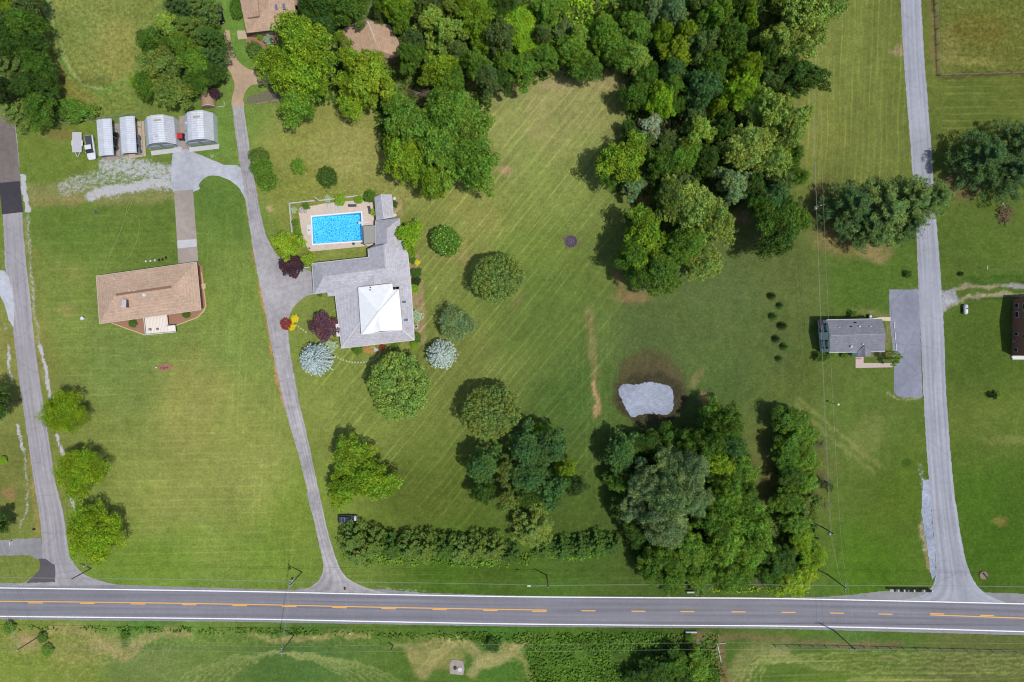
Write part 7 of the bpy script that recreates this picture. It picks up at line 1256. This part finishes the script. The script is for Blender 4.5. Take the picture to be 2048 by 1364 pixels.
def wire(pts, label, sag=.6, r_=.022, grp="overhead wires"):
    b = MB(); full = []
    for a, b_ in zip(pts, pts[1:]):
        A_ = P(a[0], a[1]) + Vector((0, 0, a[2])); B_ = P(b_[0], b_[1]) + Vector((0, 0, b_[2]))
        for k in range(12): t = k / 12; p = A_.lerp(B_, t); full.append(p - Vector((0, 0, sag * 4 * t * (1 - t))))
    full.append(B_); b.tube(full, r_, 4, False); o = b.build("overhead_wire", mat("wire_metal", (176, 178, 168), .4, .05, 1)); tag(o, label, "wire", grp)
wire([(-120, 1136, 7.2), (182, 1137, 7.2), (604, 1144, 7.0), (1093, 1150, 7.2), (1655, 1149, 7.6), (2170, 1155, 7.6)], "upper overhead wire following the road's north verge"); wire([(-120, 1138, 6.2), (182, 1139, 6.2), (604, 1146, 6.0), (1093, 1152, 6.3), (1655, 1151, 6.6), (2170, 1157, 6.6)], "lower overhead wire following the road's north verge")
wire([(-120, 1260, 9.7), (92, 1264, 9.7), (588, 1270, 9.5), (1100, 1268, 9.4), (1668, 1261, 10.3), (2170, 1268, 10)], "outer overhead wire over the field south of the road"); wire([(-120, 1256, 7.5), (92, 1262, 7.5), (588, 1266, 7.5), (1100, 1262, 7.5), (1668, 1258, 7.8), (2170, 1262, 7.8)], "inner overhead wire over the ditch south of the road")
wire([(1600, -60, 9), (1616, 423, 8.2), (1655, 1053, 6.6), (1660, 1147, 8.8), (1676, 1261, 9.8)], "right overhead wire running down past the blue house", .4); wire([(1590, -60, 9), (1603, 427, 8.2), (1641, 1057, 5.2), (1652, 1151, 8.4), (1662, 1261, 9.6)], "left overhead wire running down past the blue house", .4); wire([(1593, -60, 7), (1608, 425, 6.8), (1646, 1055, 4.4), (1655, 1149, 7.2)], "middle overhead wire running down past the blue house", .4)
wire([(604, 1144, 8.8), (588, 1270, 8.8)], "wire crossing the road near the middle drive", .3); wire([(600, 1144, 8.2), (585, 1270, 8.2)], "second wire crossing the road near the middle drive", .3); wire([(0, 1010, 8), (92, 1264, 9.2)], "wire crossing the road at the left edge", .3); wire([(-14, 1010, 8), (88, 1264, 8.8)], "second wire crossing the road at the left edge", .3)
E = thing("yard_lamp", 1664, 806.5, "slim white yard lamp on the lawn below the blue house", "lamp post"); s = MB(); s.tube([(0, 0, 0), (0, 0, 2.9)], .05, 6); s.build("post", M_dk, E); s = MB(); s.lathe([(.08, 2.9), (.26, 2.95), (.26, 3.3), (.02, 3.4)], (0, 0, 0), 10); s.build("lantern", M_trim, E)
# mailboxes: one long rail and the boxes on it
E = thing("mailbox_rail", 1817, 1178, "long wooden rail carrying the row of mailboxes", "rail", -1); s = MB(); s.box((0, 0, .95), (10.6, .18, .08)); s.build("rail", M_wood, E)
for k in range(6): s = MB(); s.box((-5 + k * 2, 0, .45), (.12, .12, .92)); s.build("post", M_wood, E)
cols = "wwkgwkkwkgkkwkkkgwkkkw"; MBX = {'w': mat("mailbox_white", (238, 238, 238), .5), 'k': mat("mailbox_black", (52, 52, 56), .5), 'g': mat("mailbox_grey", (150, 152, 156), .5)}; proto = {}
for i, c in enumerate(cols):
    q = P(1775.5 + i * 3.95, 1177.2 + i * .06)
    if c not in proto:
        E = empty("mailbox", (q.x, q.y, 1.0)); s = MB(); s.loft([[(.17 * math.cos(a) * 1, y, max(0, .2 * math.sin(a)) + (.22 if a <= math.pi else 0)) for a in [k * math.pi / 6 for k in range(7)]] + [(-.17, y, 0), (.17, y, 0)] for y in (-.28, .28)]); s.build("box", MBX[c], E); s = MB(); s.box((.19, .05, .3), (.02, .05, .2)); s.build("flag", mat("flag_red", (190, 40, 36), .5), E); proto[c] = E
    else: E = copy_tree(proto[c]); E.location = (q.x, q.y, 1.0)
    tag(E, {'w': "white mailbox in the long row by the east lane's mouth", 'k': "black mailbox in the long row by the east lane's mouth", 'g': "grey mailbox in the long row by the east lane's mouth"}[c], "mailbox", {'w': "white mailboxes in the row", 'k': "black mailboxes in the row", 'g': "grey mailboxes in the row"}[c])
def slabthing(name, px, py, d, label, cat, m, rz=0, z=None): E = thing(name, px, py, label, cat, rz); s = MB(); s.box((0, 0, d[2] / 2), d); s.build("block", m, E); return E
slabthing("culvert_headwall", 1383.5, 1182.5, (2.6, .35, .8), "pale concrete headwall on the road's north side", "headwall", M_conc2); slabthing("culvert_headwall", 1381.5, 1262.5, (2.7, .35, .7), "pale concrete headwall on the road's south side", "headwall", M_conc2)
E = thing("fallen_timber", 1399, 1173, "pale timber leaning at the upper headwall", "timber"); s = MB(); s.beam((-.6, -1, .3), (.5, 1.0, .5), .22); s.build("beam", M_wood, E)
E = thing("drain_pipe", 1438, 1305, "pale pipe lying down the bare soil strip in the creek", "pipe"); s = MB(); s.tube([(-.5, 2.2, .25), (0, 0, .2), (.5, -2.6, .15)], .14, 8); s.build("pipe", M_conc2, E); s = MB(); s.beam((-.5, 2.2, .3), (1.6, 2.4, .3), .12); s.build("cross_pipe", M_conc2, E)
E = thing("well_pad", 914, 1334, "pale concrete pad with a round cover and a dark opening in the south field", "concrete pad"); s = MB(); s.prism([(-1.7, -1.6), (1.5, -1.9), (1.8, -.4), (1.5, 1.5), (-1.2, 1.9), (-1.8, .6)], 0, .12); s.build("pad", M_conc, E)
s = MB(); s.lathe([(.55, .12), (.55, .3), (.5, .34), (.02, .36)], (.7, -.5, 0), 18); s.build("cover", M_ins, E); s = MB(); s.lathe([(.4, .12), (.42, .4), (.3, .42), (.02, .42)], (-.4, -.1, 0), 10); s.build("opening", M_dk, E)
def pile(name, px, py, r_, label, cat, m, n=30, L_=1.8, seed=3, zmax=.8, w=.1):
    E = thing(name, px, py, label, cat); rr = random.Random(seed); s = MB()
    for k in range(n):
        a = rr.uniform(0, 3.14); c = Vector((rr.uniform(-r_, r_), rr.uniform(-r_, r_) * 1.2, rr.uniform(.05, zmax))); d = Vector((math.cos(a), math.sin(a), rr.uniform(-.25, .25))) * L_ * rr.uniform(.3, .6); s.beam(c - d, c + d, w * rr.uniform(.4, 1.2))
    s.build("sticks", m, E); return E
M_cut = mat("cut_wood", (206, 170, 130), .9, .3, 4); M_stick = mat("old_branches", (134, 104, 86), .9, .35, 4)
pile("brush_pile", 2008, 432, 1.5, "brush pile of cut branches on the east lawn", "brush pile", M_stick, 60, 1.9, 5, 1.0, .12); pile("cut_logs", 2005, 411, .4, "few pale cut logs at the top of the brush pile", "logs", M_cut, 8, .5, 6, .3, .25)
E = thing("fire_pit", 1142, 483, "round fire pit full of dark ash on the open lawn", "fire pit"); s = MB(); s.lathe([(1.45, 0), (1.4, .12), (1.2, .14), (.9, .06), (.02, .05)], (0, 0, 0), 22); s.build("ash_bed", mat("ash", (92, 84, 96), .95, .4, 4), E); s = MB(); rr = random.Random(4)
for k in range(12): a = rr.uniform(0, 6.28); s.beam((rr.uniform(-.8, .8), rr.uniform(-.8, .8), .15), (rr.uniform(-.8, .8), rr.uniform(-.8, .8), .25), .08)
s.build("charred_sticks", mat("charred", (130, 128, 136), .9, .5, 6), E)
s = MB()
for k in range(20): a = k * .314; s.box((1.5 * math.cos(a), 1.5 * math.sin(a), .08), (.22, .3, .2), a)
s.build("stone_ring", mat("ring_stone", (138, 116, 100), .9, .3, 4), E)
E = thing("small_fire_ring", 194, 425, "little heap of dark stones on the west lawn", "stone heap"); s = MB(); rr = random.Random(8)
for k in range(9): s.box((rr.uniform(-.5, .5), rr.uniform(-.4, .4), .1), (.25, .2, .2), rr.uniform(0, 3))
s.build("stones", mat("dark_stone", (108, 104, 112), .9, .4, 4), E)
for i, (x, y, m_, lb) in enumerate(((294, 523, 'w', "leftmost white lawn figure of three above the ranch house"), (303, 522.5, 'w', "middle white lawn figure of three above the ranch house"), (312, 521, 'w', "rightmost white lawn figure of three above the ranch house"), (320, 521, 'k', "left dark lawn figure above the ranch house"), (327, 520, 'k', "middle dark lawn figure above the ranch house"), (334, 516, 'k', "right dark lawn figure above the ranch house"))):
    E = thing("lawn_figure", x, y, lb, "lawn ornament", i * 20, "lawn figures in a row"); m2 = M_trim if m_ == 'w' else M_dk; s = MB(); s.lathe([(.1, .3), (.25, .45), (.28, .6), (.12, .75), (.02, .8)], (0, 0, 0), 10); s.build("body", m2, E, True); s = MB(); s.tube([(.15, 0, .6), (.35, 0, .8), (.5, 0, .78)], [.07, .06, .03], 6); s.build("head", m2, E); s = MB(); s.beam((-.05, 0, 0), (-.05, .02, .4), .04); s.beam((.05, 0, 0), (.05, .02, .4), .04); s.build("legs", m2, E)
E = thing("birdbath", 168.5, 637, "white birdbath on the lawn left of the ranch house", "birdbath"); s = MB(); s.lathe([(.25, 0), (.2, .1), (.09, .2), (.09, .65), (.42, .78), (.45, .88), (.4, .86), (.1, .8)], (0, 0, 0), 18); s.build("basin", M_trim, E, True)
E = thing("dead_bush_ring", 329, 735, "twiggy bare bush in a brown mulch diamond on the west lawn", "bare bush"); s = MB(); s.prism([(-1.9, 0), (-.6, .7), (.5, 1), (1.9, .1), (.5, -.9), (-.8, -.7)], 0, .05); s.build("mulch_bed", MATS["mulch"], E); rr = random.Random(5); s = MB()
for k in range(16): a = rr.uniform(0, 6.28); s.beam((0, 0, .05), (1.2 * math.cos(a), .6 * math.sin(a), rr.uniform(.3, 1.0)), .05)
s.build("twigs", M_brick2, E); slabthing("white_marker", 313, 735, (.3, .3, .25), "small white block beside the mulch diamond", "marker", M_trim)
E = thing("clothesline", 1963.5, 537, "white T-shaped clothesline post on the east lawn", "clothesline"); s = MB(); s.tube([(0, 0, 0), (0, 0, 2)], .04, 6); s.build("post", M_trim, E); s = MB(); s.beam((0, -.45, 2), (0, .45, 2), .08); s.build("crossbar", M_trim, E); s = MB()
for y in (-.4, .4): s.tube([(0, y, 2), (5, y, 1.9), (10.5, y, 2)], .007, 4)
s.build("lines", M_steel2, E)
E = thing("tree_stump_planter", 1966, 1150, "half-round wooden planter with a dark log beside the east lane's mouth", "planter"); s = MB(); s.lathe([(.95, 0), (1.0, .25), (.85, .3), (.1, .3)], (0, 0, 0), 14); s.build("disc", mat("stump_wood", (150, 136, 110), .9, .3, 4), E); s = MB(); s.tube([(-.2, .6, .4), (.9, -.7, .35)], .16, 8); s.build("log", M_dk, E)
slabthing("entrance_sign", 588, 1160, (.14, .9, 1.6), "slim white marker post beside the transformer pole", "marker post", M_trim, 0); slabthing("reflector_post", 173, 1131, (.12, .35, 1.2), "thin white post at the west lane's mouth", "marker post", M_trim); slabthing("reflector_post", 25.5, 1085, (.14, .9, 1.1), "white post beside the gravel drive at the left edge", "marker post", M_trim)
slabthing("newspaper_box", 690, 1176.5, (.35, .5, .4), "small dark box on the gravel at the middle drive's mouth", "box", M_dk); slabthing("dark_marker", 69, 1058, (.5, .3, .5), "small dark box on the grass left of the west lane", "box", M_dk); slabthing("white_block", 700, 1266.5, (.35, .3, .3), "small white block at the south ditch's edge", "block", M_trim, 20)
E = thing("garden_hose", 260, 470, "thin pale hose looping over the lawn behind the ranch house", "hose"); pts = smoothpts([(208, 548), (222, 505), (238, 470), (248, 440), (252, 425), (258, 404), (264, 400), (262, 410), (255, 426), (268, 430), (278, 440), (278, 462), (270, 492), (252, 520), (228, 545)], 4); s = MB(); s.tube([local(E, P(x, y)) + Vector((0, 0, .05)) for x, y in pts], .03, 4, False); s.build("hose", mat("hose_green", (172, 186, 120), .6), E)
